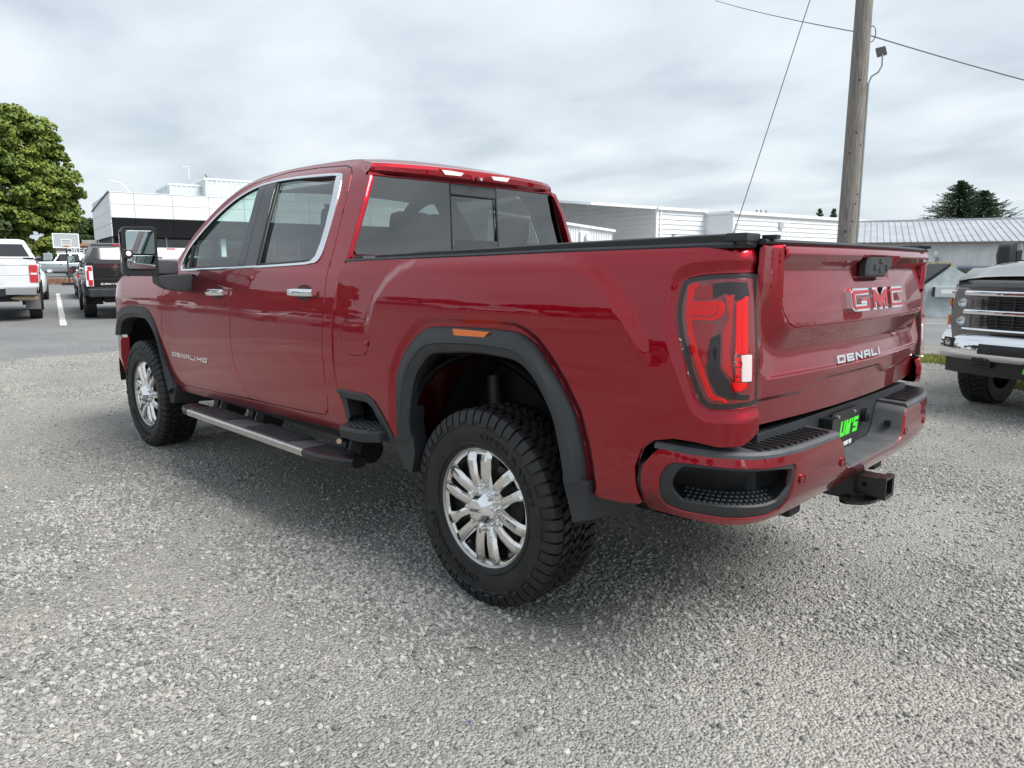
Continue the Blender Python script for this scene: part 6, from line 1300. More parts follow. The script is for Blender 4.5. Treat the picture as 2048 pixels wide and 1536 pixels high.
# conifers behind the barn
def conifer(h, rmax, n, seed, lean=0.):
    rd = random.Random(seed); V = []; F = []
    m = MB()
    for _ in range(n):
        t = rd.random() ** .8; z = h * (.12 + .88 * t); r = rmax * (1 - t) ** .75 * rd.uniform(.65, 1.1) + .1; a = rd.uniform(0, 6.283); d = Vector((math.cos(a), math.sin(a), 0)); s = Vector((-d.y, d.x, 0)); up = rd.uniform(-.05, .42)
        steps = 6; wd = .16 + .10 * r
        pts = [Vector((0, 0, z)) + d * r * q + Vector((0, 0, up * r * q ** 1.6 - .12 * r * q)) for q in [i / steps for i in range(steps + 1)]]
        for i in range(1, steps + 1):
            p0, p1 = pts[i - 1], pts[i]; k = wd * (1.25 - i / steps)
            for sg in (1, -1):
                for _k in range(2):
                    b = p0 + (p1 - p0) * rd.random(); tip = b + (p1 - p0) * rd.uniform(.5, 1.2) + s * sg * k * rd.uniform(.6, 1.3) + Vector((0, 0, rd.uniform(-.10, .06))); mid = (b + tip) / 2 + Vector((rd.uniform(-.04, .04), rd.uniform(-.04, .04), .05))
                    m.add([b, mid + d * .05, tip, mid - d * .05], [(0, 1, 2, 3)])
    me = bpy.data.meshes.new('crown'); me.from_pydata(m.v, [], m.f); me.update(); return me
ck = [([(0, 0, 0), (0, 0, 8.6)], [.24, .03])]
tree_obj('conifer_tree', 'taller pointed conifer rising behind the grey barn roof', (14.6, -67, 0), conifer(8.5, 5.0, 1000, 3), CONI, ck)
tree_obj('conifer_tree', 'broader conifer beside the taller one behind the grey barn roof', (13.1, -68.0, 0), conifer(7.7, 5.2, 1000, 6), CONI, [([(0, 0, 0), (0, 0, 7.2)], [.24, .03])])
cs = conifer(7.4, 1.5, 200, 9)
a_ = tree_obj('conifer_tree', 'small distant conifer tip above the warehouse, left of the pole', (29.0, -74.2, 0), cs, CONI, [([(0, 0, 0), (0, 0, 7)], [.18, .03])])
b_ = copy_tree(a_); b_.location = (27.9, -75.1, 0); b_.rotation_euler.z = 2; b_['label'] = 'small distant conifer tip touching the left side of the pole'
tree_obj('conifer_tree', 'thin sparse conifer at the right edge behind the barn', (9.0, -66, 0), conifer(6.4, 1.9, 160, 14), CONI, [([(0, 0, 0), (0, 0, 6)], [.18, .03])])
# trees across the road behind the viewer: seen only in the paint and glass of the red pickup
GR = 'trees behind the viewer'; LB = 'leafy tree of the far row mirrored in the side of the red pickup'
c2 = crown([(0, 0, 5.0, 3.6, 3.6, 3.2, 60), (1.5, 1, 6.2, 2.2, 2.2, 1.8, 25), (-1.4, -1.2, 6.0, 2.2, 2.2, 2.0, 25)], 7000, .7, 31)
t0 = tree_obj('roadside_tree', LB, (22, 58, 0), c2, LEAF2, [([(0, 0, 0), (0, 0, 5)], [.3, .15])], GR); t0.scale = (1, 1, .65)
rd = random.Random(5)
for x, y in ((48, 27), (57, 29), (66, 30), (76, 33), (87, 35), (99, 38), (112, 41), (126, 44), (30, 55), (37, 60), (45, 56), (53, 60), (60, 54), (70, 56), (14, 60), (6, 57), (80, 50), (-4, 60), (-46, -30), (-52, -18), (-44, -42), (-50, -5), (-38, -54), (-28, -62)):
    c = copy_tree(t0); c.location = (x, y, gz(x) if x < 90 else .8); s = rd.uniform(.75, 1.2); c.scale = (s * 1.1, s * 1.1, s * rd.uniform(.55, .8)); c.rotation_euler.z = rd.uniform(0, 6)
    if y < 0 or x < -20: c['label'] = 'leafy tree of the row mirrored in the tailgate of the red pickup'; c['group'] = 'trees mirrored in the tailgate'; c.scale = (s * .8, s * .8, s * .5); c.location.x *= 1.5; c.location.y *= 1.5
# ================================================================== other vehicles
WHITE = mat('white_car_paint', (.70, .71, .72), .3, coat=1.0); BLACKP = mat('black_car_paint', (.008, .008, .009), .25, coat=1.0); SILV = mat('silver_car_paint', (.34, .38, .41), .3, .5, coat=1.0); MAROON = mat('maroon_car_paint', (.16, .035, .035), .3, .2, coat=1.0); PEARL = mat('pearl_silver_paint', (.24, .236, .228), .34, .5, coat=.7); GREYP = mat('grey_car_paint', (.08, .085, .09), .3, .4, coat=1.0)
CGLASS = mat('car_dark_glass', (.012, .014, .016), .03, coat=1.0); LAMPR = mat('parked_lamp_red', (.50, .02, .03), .25, coat=.6); HEADL = mat('headlamp_clear', (.55, .58, .6), .06, .8, coat=1.0)
def loft_body(secs):
    """secs: (x, half profile [(y,z)...] from bottom centre round to top centre)"""
    rings = []
    for x, hp in secs: rings.append([(x, y, z) for y, z in hp] + [(x, -y, z) for y, z in hp[::-1] if y > 1e-6])
    return MB().loft(rings)
_wm = {}
def small_wheel(T, x, y, r, w, style='six', rimmat=None):
    key = (r, w, style)
    ys = 1 if y > 0 else -1
    if key not in _wm:
        m = MB(); m.lathe([(r * .60, -w * .45), (r * .75, -w / 2), (r * .93, -w / 2), (r * .985, -w * .40), (r, -w * .2), (r, w * .2), (r * .985, w * .40), (r * .93, w / 2), (r * .75, w / 2), (r * .60, w * .45)], seg=40)
        nb = 40
        for i in range(nb):
            for h0, h1, o in ((-.44, -.20, 0), (-.16, .02, .5), (.06, .2, 0), (.22, .44, .5)):
                a0 = (i + o) * 2 * math.pi / nb; a1 = a0 + 2 * math.pi / nb * .72; q = []
                for rr in (r * .98, r * 1.022):
                    for a, h in ((a0, h0), (a1, h0), (a1, h1), (a0, h1)): q.append((rr * math.cos(a), h * w, rr * math.sin(a)))
                m.hexa(q)
        o = m.build('tyre', RUBBER, None, smooth=30); COL.objects.unlink(o)
        n = MB(); n.lathe([(0, w * .30), (r * .14, w * .32), (r * .2, w * .24)], seg=24); n.lathe([(r * .54, w * .40), (r * .60, w * .47), (r * .63, w * .44), (r * .60, w * .3), (r * .52, -w * .3)], seg=40)
        for i in range(6 if style == 'six' else 5):
            a = i * 2 * math.pi / (6 if style == 'six' else 5); d = Vector((math.cos(a), 0, math.sin(a))); s = Vector((-d.z, 0, d.x)); q = []
            for yy in (w * .18, w * .34):
                for rr, ww in ((r * .1, r * .09), (r * .56, r * .12)): q += [d * rr - s * ww + Vector((0, yy, 0)), d * rr + s * ww + Vector((0, yy, 0))]
            n.hexa([q[0], q[2], q[3], q[1], q[4], q[6], q[7], q[5]])
        k = n.build('rim', rimmat or ALU, None, smooth=30); COL.objects.unlink(k)
        d_ = MB().lathe([(0, w * .05), (r * .55, w * .05)], seg=24).build('brake', DARK, None); COL.objects.unlink(d_)
        _wm[key] = (o.data, k.data, d_.data)
        for z in (o, k, d_): bpy.data.objects.remove(z)
    ty, ri, br = _wm[key]
    a = bpy.data.objects.new('wheel', ty); COL.objects.link(a); a.parent = T; a.location = (x, y, r)
    if ys < 0: a.rotation_euler.z = math.pi
    for nm, me in (('rim', ri), ('brake_drum', br)): b = bpy.data.objects.new(nm, me); COL.objects.link(b); b.parent = a
    return a
def pickup(name, label, loc, rz, paint, lift=0., hw=1.0, wb=3.7, lamp='block', rear='chrome', text=None, flare=False, group=None, cat='pickup truck', tyre=(.40, .27), hood=True, mirror='big'):
    T = thing(name, label, cat, loc, rz, group); L = lift; B = 1.40 + L; sill = .58 + L
    hp = lambda k=1., top=B: [(0, sill), (hw * .86 * k, sill), (hw * .955 * k, sill + .06), (hw * .985 * k, sill + .2), (hw * k, sill + .42), (hw * .99 * k, top - .22), (hw * .97 * k, top - .06), (hw * .945 * k, top), (0, top)]
    xb, xc, xh, xf = -1.12, .82, 2.62, 4.55 if wb > 3.5 else 4.0
    loft_body([(xb, hp(.985)), (xb + .02, hp()), (-.4, hp()), (.4, hp()), (xc - .03, hp())]).build('bed', paint, T, smooth=35)
    loft_body([(xc, hp()), (1.8, hp()), (2.55, hp()), (3.0, hp(1, B + .0)), (xf - .45, hp(.99, B - .03)), (xf - .1, hp(.95, B - .14)), (xf, hp(.90, B - .24))]).build('cab_body', paint, T, smooth=35)
    R_ = 1.93 + L
    ring = lambda z, x0, x1, y: [(x0, -y, z), (x0, y, z), (x0 + .05, y + .02, z), (x1 - .1, y + .02, z), (x1, y - .06, z), (x1, -y + .06, z), (x1 - .1, -y - .02, z), (x0 + .05, -y - .02, z)]
    m = MB(); m.loft([ring(B - .02, xc + .0, 2.98, hw * .925), ring(B + .05, xc + .01, 2.90, hw * .91), ring(R_ - .10, xc + .20, 2.25, hw * .735), ring(R_ - .03, xc + .25, 2.10, hw * .70), ring(R_, xc + .36, 1.95, hw * .60)]); m.build('cab', paint, T, smooth=40)
    # glass set just proud of the cab
    sl = lambda t: xc + .01 + (.19) * t - .012; yg = lambda t: hw * (.91 - .175 * t)
    m = MB(); m.hexa([(sl(.10), -yg(.1) + .07, B + .085), (sl(.10), yg(.1) - .07, B + .085), (sl(.1) + .02, yg(.1) - .07, B + .085), (sl(.1) + .02, -yg(.1) + .07, B + .085), (sl(.93), -yg(.93) + .07, R_ - .13), (sl(.93), yg(.93) - .07, R_ - .13), (sl(.93) + .02, yg(.93) - .07, R_ - .13), (sl(.93) + .02, -yg(.93) + .07, R_ - .13)]); m.build('rear_window', CGLASS, T, bevel=.008)
    for s in (1, -1):
        for x0, x1, x2, x3 in ((xc + .22, xc + .93, xc + .86, xc + .36), (xc + .98, 2.72, 2.22, xc + .92)):
            y0, y1 = hw * .912 + .018, hw * .742 + .018; m = MB(); m.hexa([(x0, s * y0, B + .07), (x1, s * y0, B + .07), (x1, s * (y0 - .03), B + .07), (x0, s * (y0 - .03), B + .07), (x3, s * y1, R_ - .13), (x2, s * y1, R_ - .13), (x2, s * (y1 - .03), R_ - .13), (x3, s * (y1 - .03), R_ - .13)]); m.build('side_window', CGLASS, T, bevel=.006)
        for x in (xc + .6, 1.75): m = MB(); m.box(x, x + .2, s * (hw * .985), s * (hw * 1.02), B - .22, B - .17); m.build('door_handle', paint if rear != 'chrome' else CHROME, T, bevel=.01)
        if mirror:
            yo = hw + (.10 if mirror == 'big' else .06); m = MB(); m.loft([[(2.55, s * (yo + a), B + .09 + b) for a, b in ((0, -.10), (.22, -.10), (.24, 0), (.22, .11), (0, .11))], [(2.64, s * (yo + a), B + .09 + b) for a, b in ((.02, -.08), (.19, -.08), (.2, 0), (.19, .09), (.02, .09))]]); m.build('door_mirror', CHROME if rear == 'chrome' and mirror == 'big' else paint, T, bevel=.02)
            m = MB(); m.box(2.53, 2.552, s * (yo + .02), s * (yo + .20), B + .0, B + .18); m.build('mirror_glass', MIRR, T, bevel=.004)
            m = MB(); m.box(2.58, 2.66, s * (hw * .93), s * (yo + .04), B + .0, B + .07); m.build('mirror_stalk', PLASTD, T, bevel=.01)
    m = MB(); m.grid(lambda x, t: (x, t * hw * .93, B - .012 + .07 * (1 - t ** 4) - .16 * sst(xf - .7, xf - .02, x)), [2.6, 3.0, 3.4, 3.8, xf - .4, xf - .2, xf - .02], [-1 + i / 6 for i in range(13)]); m.build('bonnet', paint, T, smooth=60)
    m = MB(); m.hexa([(2.96, -hw * .84, B + .05), (2.96, hw * .84, B + .05), (2.90, hw * .84, B + .05), (2.90, -hw * .84, B + .05), (2.27, -hw * .68, R_ - .09), (2.27, hw * .68, R_ - .09), (2.24, hw * .68, R_ - .09), (2.24, -hw * .68, R_ - .09)]); m.build('windscreen', CGLASS, T)
    # tailgate with pressed ridges
    ty = hw * .80; m = MB(); tgp = [(.62, .0), (.635, -.015), (.80, -.02), (.815, -.008), (.83, -.02), (1.0, -.024), (1.015, -.012), (1.03, -.024), (1.25, -.024), (1.27, -.034), (1.385, -.034), (1.40, -.01)]
    m.loft([[(xb + d, y, z + L) for z, d in tgp] + [(xb + .03, y, 1.40 + L), (xb + .03, y, .62 + L)] for y in (-ty, ty)]); m.build('tailgate', paint, T, smooth=20)
    m = MB(); m.box(xb - .045, xb - .02, -.13, .13, 1.16 + L, 1.24 + L); m.build('tailgate_handle', PLASTD, T, bevel=.01)
    for s in (1, -1):
        if lamp == 'block':
            m = MB(); m.box(xb - .022, xb + .06, s * (ty + .015), s * (hw * .985), .86 + L, 1.27 + L); m.build('tail_lamp', LAMPR, T, bevel=.012)
            m = MB(); m.box(xb - .027, xb - .01, s * (ty + .04), s * (hw * .965), 1.045 + L, 1.085 + L); m.build('reverse_lamp', LWHT, T)
        else:
            m = MB(); m.box(xb - .022, xb + .08, s * (ty + .015), s * (hw * .985), .82 + L, 1.32 + L); m.build('tail_lamp', LWHT, T, bevel=.012)
            m = MB(); m.box(xb - .032, xb - .012, s * (ty + .03), s * (hw * .93), 1.20 + L, 1.30 + L); m.box(xb - .032, xb - .012, s * (ty + .10), s * (hw * .96), .98 + L, 1.20 + L); m.box(xb - .032, xb - .012, s * (ty + .03), s * (hw * .93), .84 + L, .98 + L); m.build('lamp_ring', LAMPR, T)
        m = MB(); bm_ = CHROME if rear == 'chrome' else PLAST
        m.loft([[(xb - .06, s * .32, .56 + L), (xb - .12, s * .32, .58 + L), (xb - .13, s * .32, .74 + L), (xb - .10, s * .32, .77 + L), (xb, s * .32, .77 + L)], [(xb - .06, s * hw * .9, .56 + L), (xb - .11, s * hw * .92, .58 + L), (xb - .12, s * hw * .94, .74 + L), (xb - .09, s * hw * .94, .77 + L), (xb, s * hw * .94, .77 + L)], [(xb + .22, s * hw * .985, .60 + L), (xb + .22, s * hw * 1.0, .61 + L), (xb + .22, s * hw * 1.005, .73 + L), (xb + .22, s * hw * 1.0, .76 + L), (xb + .22, s * hw * .95, .76 + L)]]); m.build('rear_bumper', bm_, T, bevel=.008)
    m = MB(); m.box(xb - .10, xb, -.32, .32, .54 + L, .72 + L); m.build('bumper_centre', PLASTD, T, bevel=.01)
    m = MB(); m.box(xb - .108, xb - .098, -.15, .15, .58 + L, .70 + L); m.build('licence_plate', mat('plate_plain', (.5, .5, .5), .5), T)
    m = MB(); m.box(xc + .20, xc + .24, -.16, .16, R_ - .07, R_ - .025); m.build('high_brake_light', LAMPR, T)
    m = MB(); m.box(xb + .1, xf - .3, -.55, .55, .42 + L * .8, .60 + L); m.build('chassis', DARK, T)
    r, w = tyre
    for x in (0, wb):
        for s in (1, -1):
            small_wheel(T, x, s * (hw - w / 2 - .01 + (.06 if flare else 0)), r, w)
            m = MB(); arc = [(x + (r + .06) * math.cos(a), r + .02 + (r + .07) * math.sin(a)) for a in [R(-8) + i * R(196) / 14 for i in range(15)]]
            m.loft([[(px_, s * (hw * .6), pz) for px_, pz in arc], [(px_, s * (hw * 1.004 + (.06 if flare else 0)), pz) for px_, pz in arc]], closed=False, caps=False); m.build('wheel_arch', DARK, T, smooth=50)
            m = MB(); poly = arc + [(x - (r + .06), .3 + r * .4), (x + r + .06, .3 + r * .4)]; m.prism(arc, s * (hw * .8), s * (hw * 1.0035), 1); m.build('arch_opening', DARK, T)
            if flare: arc2 = [(x + (r + .14) * math.cos(a), r + .02 + (r + .15) * math.sin(a)) for a in [R(-8) + i * R(196) / 14 for i in range(15)]]; m = MB(); m.loft([[(a_, s * (hw * 1.0), b_) for a_, b_ in arc2], [(a_, s * (hw * 1.0 + .05), b_) for a_, b_ in arc2], [(a_, s * (hw * 1.0 + .065), b_) for a_, b_ in arc]], closed=False, caps=False); m.build('fender_flare', paint, T, smooth=40)
    return T
A0 = R(-13.3)
hd = lambda px_, py_, f_, l_: (px_ + f_ * math.cos(A0) - l_ * math.sin(A0), py_ + f_ * math.sin(A0) + l_ * math.cos(A0))
# white pickup at the left edge: its right rear tyre stands at (19.1,-1.5)
x, y = hd(19.2, -1.62, 0, .88); T = pickup('pickup_truck', 'white pickup with red tail lamps and chrome bumper, cut by the left edge', (x, y, gz(x)), A0, WHITE, lift=.06, hw=1.0, rear='chrome', tyre=(.41, .27))
MB().tube([(-.9, -.05, .56), (-1.0, -.55, .545), (-1.05, -.93, .54)], .05, 10).build('exhaust_pipe', mat('tan_exhaust', (.45, .34, .22), .5, .3), T, smooth=40)
m = MB(); m.box(-.50, -.47, -.98, -.66, .26, .68); m.build('mud_flap', mat('grey_flap', (.13, .13, .13), .7), T)
m = MB(); m.box(-1.155, -1.148, -.74, -.42, .70, .725); m.build('tailgate_badge', STEELD, T)
m = MB(); m.box(-1.10, -1.0, -.93, -.72, 1.462, 1.50); m.build('bed_rail_cleat', PLASTD, T, bevel=.01)
m = MB(); m.box(-1.12, .8, -.97, .97, 1.455, 1.475); m.build('bed_rail', PLASTD, T)
# black pickup: left rear tyre around (18.75,-2.75)
x, y = hd(18.75, -2.62, 0, -.93); T = pickup('pickup_truck', 'black lifted pickup with flared arches parked nose away behind the front mirror', (x, y, gz(x)), A0, BLACKP, lift=.0, hw=.945, wb=3.26, lamp='ring', rear='black', flare=True, tyre=(.40, .28), mirror='small')
P, W = badge('CANYON', 1.9, .45, .42, .26); m = MB()
for poly in P:
    n = len(poly); q = lambda a, d: (-1.148 - d, .62 - a[0] / W * .46, .86 + a[1] * .042); m.add([q(a, 0) for a in poly] + [q(a, .008) for a in poly], [tuple(range(n)), tuple(range(2 * n - 1, n - 1, -1))] + [(i, i + n, (i + 1) % n + n, (i + 1) % n) for i in range(n)])
m.build('tailgate_lettering', WHITEP, T)
# white pickup farther on, only its roof shows behind the mirror
x, y = 27.6, -8.3; pickup('pickup_truck', 'white pickup roof and rear window showing between mirror and front door of the red pickup', (x, y, gz(x)), A0, WHITE, lift=.02, rear='chrome', mirror='small')
# --- cars and the suv
def car(name, label, loc, rz, paint, kind='sedan', group=None, cat='car'):
    T = thing(name, label, cat, loc, rz, group); suv = kind == 'suv'; hw = .98 if suv else .9; B = 1.12 if suv else .95; TOP = 1.88 if suv else 1.45; x0, x1 = (-1.15, 4.0) if suv else (-1.0, 3.65); wb = 3.05 if suv else 2.72; s0 = .34 if suv else .24
    hp = lambda k=1., t=B, b=s0: [(0, b), (hw * .86 * k, b), (hw * .97 * k, b + .1), (hw * k, b + .38), (hw * .985 * k, t - .12), (hw * .93 * k, t), (0, t)]
    hz = B - (.06 if suv else .10)
    loft_body([(x0, hp(.80, B - .1, s0 + .15)), (x0 + .08, hp(.92, B - .02)), (x0 + .5, hp()), (1.2, hp()), (2.45, hp()), (2.9, hp(1, hz)), (x1 - .5, hp(.97, hz - .06)), (x1 - .12, hp(.88, hz - .18, s0 + .02)), (x1, hp(.74, hz - .3, s0 + .1))]).build('body', paint, T, smooth=40)
    rg = lambda z, a, b, y: [(a, -y * .9, z), (a, y * .9, z), (a + .12, y, z), (b - .25, y, z), (b, y * .82, z), (b, -y * .82, z), (b - .25, -y, z), (a + .12, -y, z)]
    ra, rb, rc, rd_ = (x0 + .06, 2.75, x0 + .35, 1.85) if suv else (-.35, 2.75, .35, 1.75)
    m = MB(); m.loft([rg(B - .03, ra, rb, hw * .90), rg(B + .04, ra + .02, rb - .08, hw * .89), rg(TOP - .1, rc - .05, rd_ + .06, hw * .74), rg(TOP - .03, rc, rd_ - .05, hw * .70), rg(TOP, rc + .2, rd_ - .25, hw * .58)]); m.build('cabin', paint, T, smooth=40)
    fx = lambda t, a, b: a + (b - a) * t
    for s in (1, -1):
        n = [(.16, .33), (.36, .60), (.63, .93)] if suv else [(.16, .50), (.53, .93)]
        for a, b in n:
            P = []
            for z, t in ((B + .06, .03), (TOP - .13, .95)):
                xa, xb_ = fx(t, ra + .02, rc - .05), fx(t, rb - .08, rd_ + .06); y = hw * (.892 - .15 * t) + .004
                P.append([(xa + (xb_ - xa) * a, s * y, z), (xa + (xb_ - xa) * b, s * y, z), (xa + (xb_ - xa) * b, s * (y - .04), z), (xa + (xb_ - xa) * a, s * (y - .04), z)])
            m = MB(); m.hexa(P[0] + P[1]); m.build('side_window', CGLASS, T, bevel=.008)
        m = MB(); m.loft([[(2.35, s * (hw + .02 + a), B + .06 + b) for a, b in ((0, -.06), (.16, -.05), (.17, .06), (0, .07))], [(2.47, s * (hw + .02 + a), B + .06 + b) for a, b in ((0, -.04), (.10, -.03), (.11, .04), (0, .05))]]); m.build('door_mirror', paint, T, bevel=.015)
        m = MB(); m.hexa([(x1 - .42, s * hw * .72, hz - .36), (x1 - .10, s * hw * .50, hz - .36), (x1 - .05, s * hw * .52, hz - .34), (x1 - .40, s * hw * .965, hz - .34), (x1 - .50, s * hw * .72, hz - .16), (x1 - .16, s * hw * .50, hz - .20), (x1 - .12, s * hw * .56, hz - .20), (x1 - .55, s * hw * .965, hz - .13)]); m.build('headlamp', HEADL, T, bevel=.01)
        m = MB(); m.box(x0 + .0, x0 + .25, s * hw * .72, s * hw * .955, B - .28, B - .06); m.build('tail_lamp', LAMPR, T, bevel=.02)
        for xx in (.75, 1.75): m = MB(); m.box(xx, xx + .18, s * hw * .985, s * (hw + .012), B - .16, B - .12); m.build('door_handle', CHROME, T)
        for xx in (0, wb):
            r = .38 if suv else .325
            small_wheel(T, xx, s * (hw - .115), r, .22, 'five', STEELD if suv else ALU)
            arc = [(xx + (r + .05) * math.cos(a), r + .01 + (r + .055) * math.sin(a)) for a in [R(-6) + i * R(192) / 12 for i in range(13)]]
            m = MB(); m.prism(arc, s * hw * .78, s * hw * 1.0015, 1); m.build('arch_opening', DARK, T)
        m = MB(); m.box(.45, wb - .5, s * hw * .93, s * hw * .985, s0 - .05, s0 + .1); m.build('sill', PLASTD, T, bevel=.02)
    m = MB(); P = []
    for z, t in ((B + .06, .05), (TOP - .11, .95)):
        xb_ = fx(t, rb - .08, rd_ + .06) + .012; y = hw * (.70 - .10 * t); P.append([(xb_, -y, z), (xb_, y, z), (xb_ - .03, y, z), (xb_ - .03, -y, z)])
    m.hexa(P[0] + P[1]); m.build('windscreen', CGLASS, T)
    m = MB(); P = []
    for z, t in ((B + .08, .05), (TOP - .13, .95)):
        xa = fx(t, ra + .02, rc - .05) - .012; y = hw * (.72 - .10 * t); P.append([(xa, -y, z), (xa, y, z), (xa + .03, y, z), (xa + .03, -y, z)])
    m.hexa(P[0] + P[1]); m.build('rear_window', CGLASS, T)
    m = MB(); m.box(x1 - .09, x1 + .006, -.42, .42, s0 + .18, s0 + .34); m.build('grille', PLASTD, T, bevel=.02)
    m = MB(); m.box(x1 - .22, x1 - .02, -hw * .62, hw * .62, s0 + .02, s0 + .11); m.build('front_lip', PLASTD, T, bevel=.02)
    if suv:
        for s in (1, -1): MB().tube([(0, s * .58, TOP - .01), (.1, s * .58, TOP + .05), (1.6, s * .58, TOP + .04), (1.7, s * .58, TOP - .02)], .02, 6).build('roof_rail', CHROME, T)
    return T
car('suv', 'silver grey suv seen from the side behind the basketball hoop', (61.75, -13.5, gz(61)), R(82), SILV, 'suv', cat='suv')
xw, yw = hd(28.4, -3.95, 0, .8); car('car', 'white car facing the viewer, half hidden by the white pickup', (xw + 2.6, yw - .6, gz(xw)), A0 + math.pi, WHITE)
xr, yr = hd(28.5, -5.05, 0, -.82); car('car', 'dull red car parked nose away, half hidden left of the black pickup', (xr, yr, gz(xr)), A0, MAROON)
# vehicles parked behind the viewer, seen in the paintwork of the red pickup
GP = 'vehicles mirrored in the red pickup'
car('suv', 'white suv behind the viewer mirrored in the tail lamp', (-9.5, 8.5, 0), R(-70), WHITE, 'suv', GP, 'suv')
for i, (x, y, p, k) in enumerate(((13, 21, GREYP, 'suv'), (19, 20.5, WHITE, 'sedan'), (25, 20, MAROON, 'sedan'), (32, 19.5, SILV, 'suv'), (40, 19, GREYP, 'sedan'), (50, 19, WHITE, 'suv'))):
    car('suv' if k == 'suv' else 'car', '%s %s behind the viewer mirrored in the doors, %s from the tail' % ({'white_car_paint': 'white', 'grey_car_paint': 'dark grey', 'maroon_car_paint': 'maroon', 'silver_car_paint': 'silver'}[p.name], k, ('first', 'second', 'third', 'fourth', 'fifth', 'sixth')[i]), (x, y, gz(x)), R(-80), p, k, GP, k if k == 'suv' else 'car')
car('car', 'silver sedan behind the viewer mirrored in the tailgate', (-16, -9, 0), R(20), SILV, 'sedan', GP)
# --- silver pickup at the right edge, nose towards the viewer
T = pickup('pickup_truck', 'pearl silver pickup with a chrome grille, nose towards the viewer at the right edge', (0, 0, 0), 0, PEARL, lift=.10, hw=1.0, wb=3.7, rear='chrome', tyre=(.42, .30))
T.rotation_euler.z = R(78); h = R(78); fx_ = 4.62; T.location = (-1.05 - fx_ * math.cos(h), -5.25 - fx_ * math.sin(h), 0)
for ch in list(T.children):
    if ch.name.split('.')[0] in ('door_mirror',): ch.data = ch.data.copy(); ch.data.materials[0] = PLAST
X = 4.58; LF = .10
def fbox(name, x0, x1, y0, y1, z0, z1, material, bev=.008): m = MB(); m.box(x0, x1, y0, y1, z0, z1); return m.build(name, material, T, bevel=bev)
def nose(name, pts, z0, z1, d0, d1, material, bev=.01, tilt=.10):
    """a curved horizontal band across the nose: y stations with x set back towards the corners"""
    nx = lambda y: X + .06 - .20 * abs(y / 1.0) ** 3
    m = MB(); m.loft([[(nx(y) - d0, y, z0), (nx(y) + d1 - .004, y, z0 + .004), (nx(y) + d1, y, z0 + (z1 - z0) * .3), (nx(y) + d1 - (z1 - z0) * tilt, y, z1 - .006), (nx(y) - d0, y, z1)] for y in pts]); return m.build(name, material, T, smooth=35)
YN = [-1 + i / 10 for i in range(21)]; yn_ = lambda a, b: [a + (b - a) * i / 10 for i in range(11)]
nose('bonnet_lip', yn_(-.93, .93), 1.30, 1.36, .25, -.06, PEARL); nose('bonnet_guard', yn_(-.90, .90), 1.255, 1.315, .12, -.01, GREYP)
nose('grille_backing', yn_(-.93, .93), .84, 1.25, .2, -.055, PLASTD, tilt=0)
for z0, z1 in ((1.198, 1.255), (1.012, 1.065), (.850, .880)): nose('grille_bar', yn_(-.94, .94), z0, z1, .1, .01, CHROME)
for z in (1.095, 1.12, 1.145, .905, .935, .965): nose('grille_slat', yn_(-.66, .66), z, z + .014, .06, -.02, mat('slat_dark', (.03, .03, .032), .35))
for y in [-.6 + .15 * k for k in range(9)]: fbox('grille_upright', X - .0, X + .03 - .2 * abs(y) ** 3, y - .008, y + .008, .89, 1.17, MATS['slat_dark'], .003)
m = MB(); m.prism([(-.16, 1.0), (-.13, 1.075), (-.05, 1.065), (.05, 1.065), (.13, 1.075), (.16, 1.0), (.05, 1.01), (-.05, 1.01)], X + .06, X + .085, 0); m.build('grille_emblem', mat('emblem_gold', (.45, .30, .06), .3, .8), T)
nx_ = lambda y: X + .06 - .20 * abs(y) ** 3
for s in (1, -1):
    for z0, z1 in ((1.085, 1.165), (.892, .992)):
        m = MB(); m.loft([[(nx_(y) - .06, s * y, z0), (nx_(y) + .006, s * y, z0), (nx_(y) + .006, s * y, z1), (nx_(y) - .06, s * y, z1)] for y in (.70, .78, .86, .93)]); m.build('headlamp', mat('headlamp_housing', (.20, .205, .21), .10, .6, coat=1), T)
        MB().lathe([(0, -.002), (.030, .008), (.040, .004), (.046, .012), (.050, .0), (.050, -.02)], (nx_(.79) + .012, s * .785, (z0 + z1) / 2), 0, 24).build('headlamp_lens', HEADL, T, smooth=40)
        m = MB(); m.loft([[(nx_(y) - .06, s * y, z0), (nx_(y) + .007, s * y, z0), (nx_(y) + .007, s * y, z1), (nx_(y) - .06, s * y, z1)] for y in (.935, .965)]); m.build('turn_signal', AMBER, T)
m = MB(); m.loft([[(nx_(y) - .2, y, .56)] + [(nx_(y) + .06 - .055 * (2 * t - .9) ** 4 - .02 * t, y, .56 + .265 * t) for t in [i / 10 for i in range(11)]] + [(nx_(y) - .2, y, .83)] for y in YN]); m.build('front_bumper', CHROME, T, smooth=40)
nose('air_dam', yn_(-.96, .96), .40, .575, .3, -.03, PLASTD, tilt=0)
nose('bumper_grille', yn_(-.56, .56), .625, .735, .1, .070, PLASTD, tilt=.2)
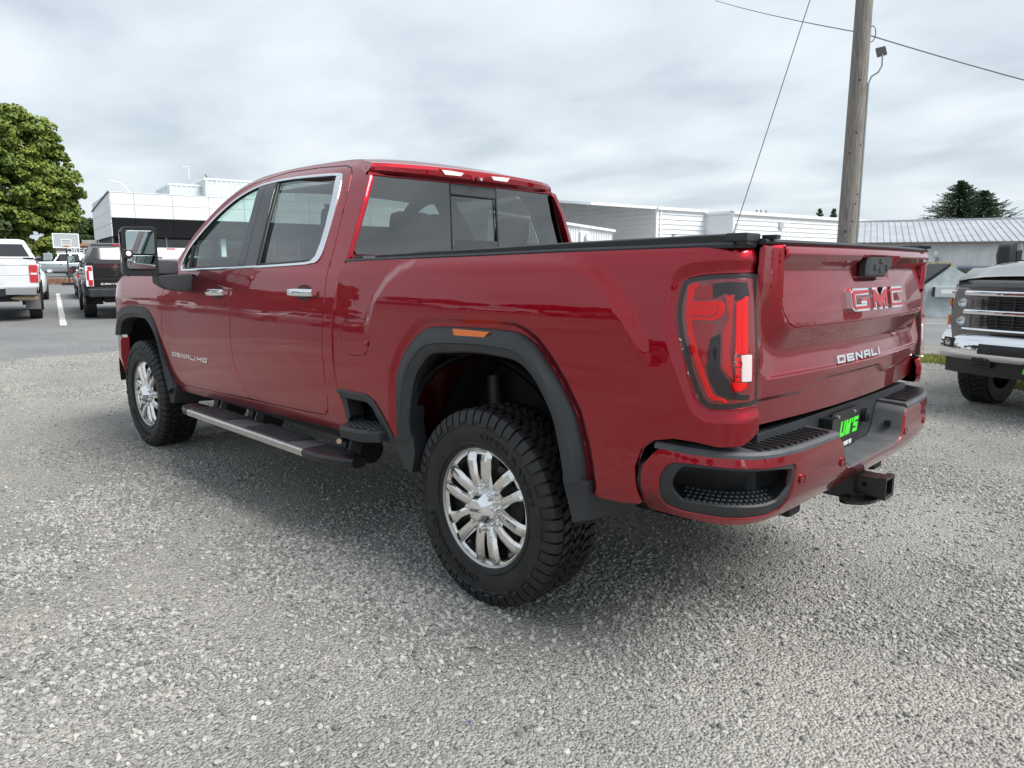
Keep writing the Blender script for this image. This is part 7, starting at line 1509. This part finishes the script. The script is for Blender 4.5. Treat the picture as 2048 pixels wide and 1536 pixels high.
for s in (1, -1):
    m = MB(); m.loft([[(nx_(y) - .02, s * y, z0) for y, z0 in ((.84, .665), (.95, .665), (.95, .765), (.84, .765))], [(nx_(y) + .058, s * y, z0) for y, z0 in ((.84, .665), (.95, .665), (.95, .765), (.84, .765))]]); m.build('fog_lamp_recess', PLASTD, T)
    MB().lathe([(0, .012), (.03, .01), (.036, 0), (.036, -.02)], (nx_(.90) + .06, s * .895, .715), 0, 20).build('fog_lamp', HEADL, T, smooth=40)
    fbox('tow_hook_recess', X - .04, X + .115 - .2 * .6 ** 3, s * .44, s * .62, .49, .585, PLASTD)
    m = MB(); m.tube([(X + .1 - .03, s * .47, .535), (X + .13 - .03, s * .5, .535), (X + .13 - .03, s * .56, .535), (X + .1 - .03, s * .59, .535)], .012, 8); m.build('tow_hook', DARK, T)
    fbox('bumper_end_panel', X - .02, X + .125 - .2 * .45 ** 3, s * .30, s * .52, .64, .725, PLAST)
fbox('licence_plate', X + .085, X + .095, -.16, .16, .44, .56, MATS['plate_black'], .002)
for txt, u, w, v0, hh, mm in (("LUM'S", -.14, .28, .475, .05, GREEN), ("LUM'S", -.02, .13, .447, .018, WHITEP)):
    P, W = badge(txt, 1.05, .16, .34, .24); m = MB()
    for poly in P:
        n = len(poly); q = lambda a, d: (X + .093 + d, u + a[0] / W * w + (a[1] - .5) * .2 * hh, v0 + a[1] * hh); m.add([q(a, 0) for a in poly] + [q(a, .005) for a in poly], [tuple(range(n)), tuple(range(2 * n - 1, n - 1, -1))] + [(i, i + n, (i + 1) % n + n, (i + 1) % n) for i in range(n)])
    m.build('plate_lettering', mm, T)
for s in (1, -1): m = MB(); m.loft([[(2.60, s * (1.12 + a), 1.62 + b) for a, b in ((0, -.16), (.20, -.15), (.22, 0), (.20, .16), (.02, .17))], [(2.72, s * (1.12 + a), 1.62 + b) for a, b in ((.01, -.14), (.18, -.13), (.2, 0), (.18, .13), (.03, .14))], [(2.76, s * (1.12 + a), 1.62 + b) for a, b in ((.04, -.10), (.15, -.10), (.16, 0), (.15, .10), (.05, .11))]]); m.build('tow_mirror', PLAST, T, bevel=.02)
MB().tube([(3.05, -.80, 1.46), (2.98, -.80, 2.3)], .005, 5).build('antenna', PLASTD, T)
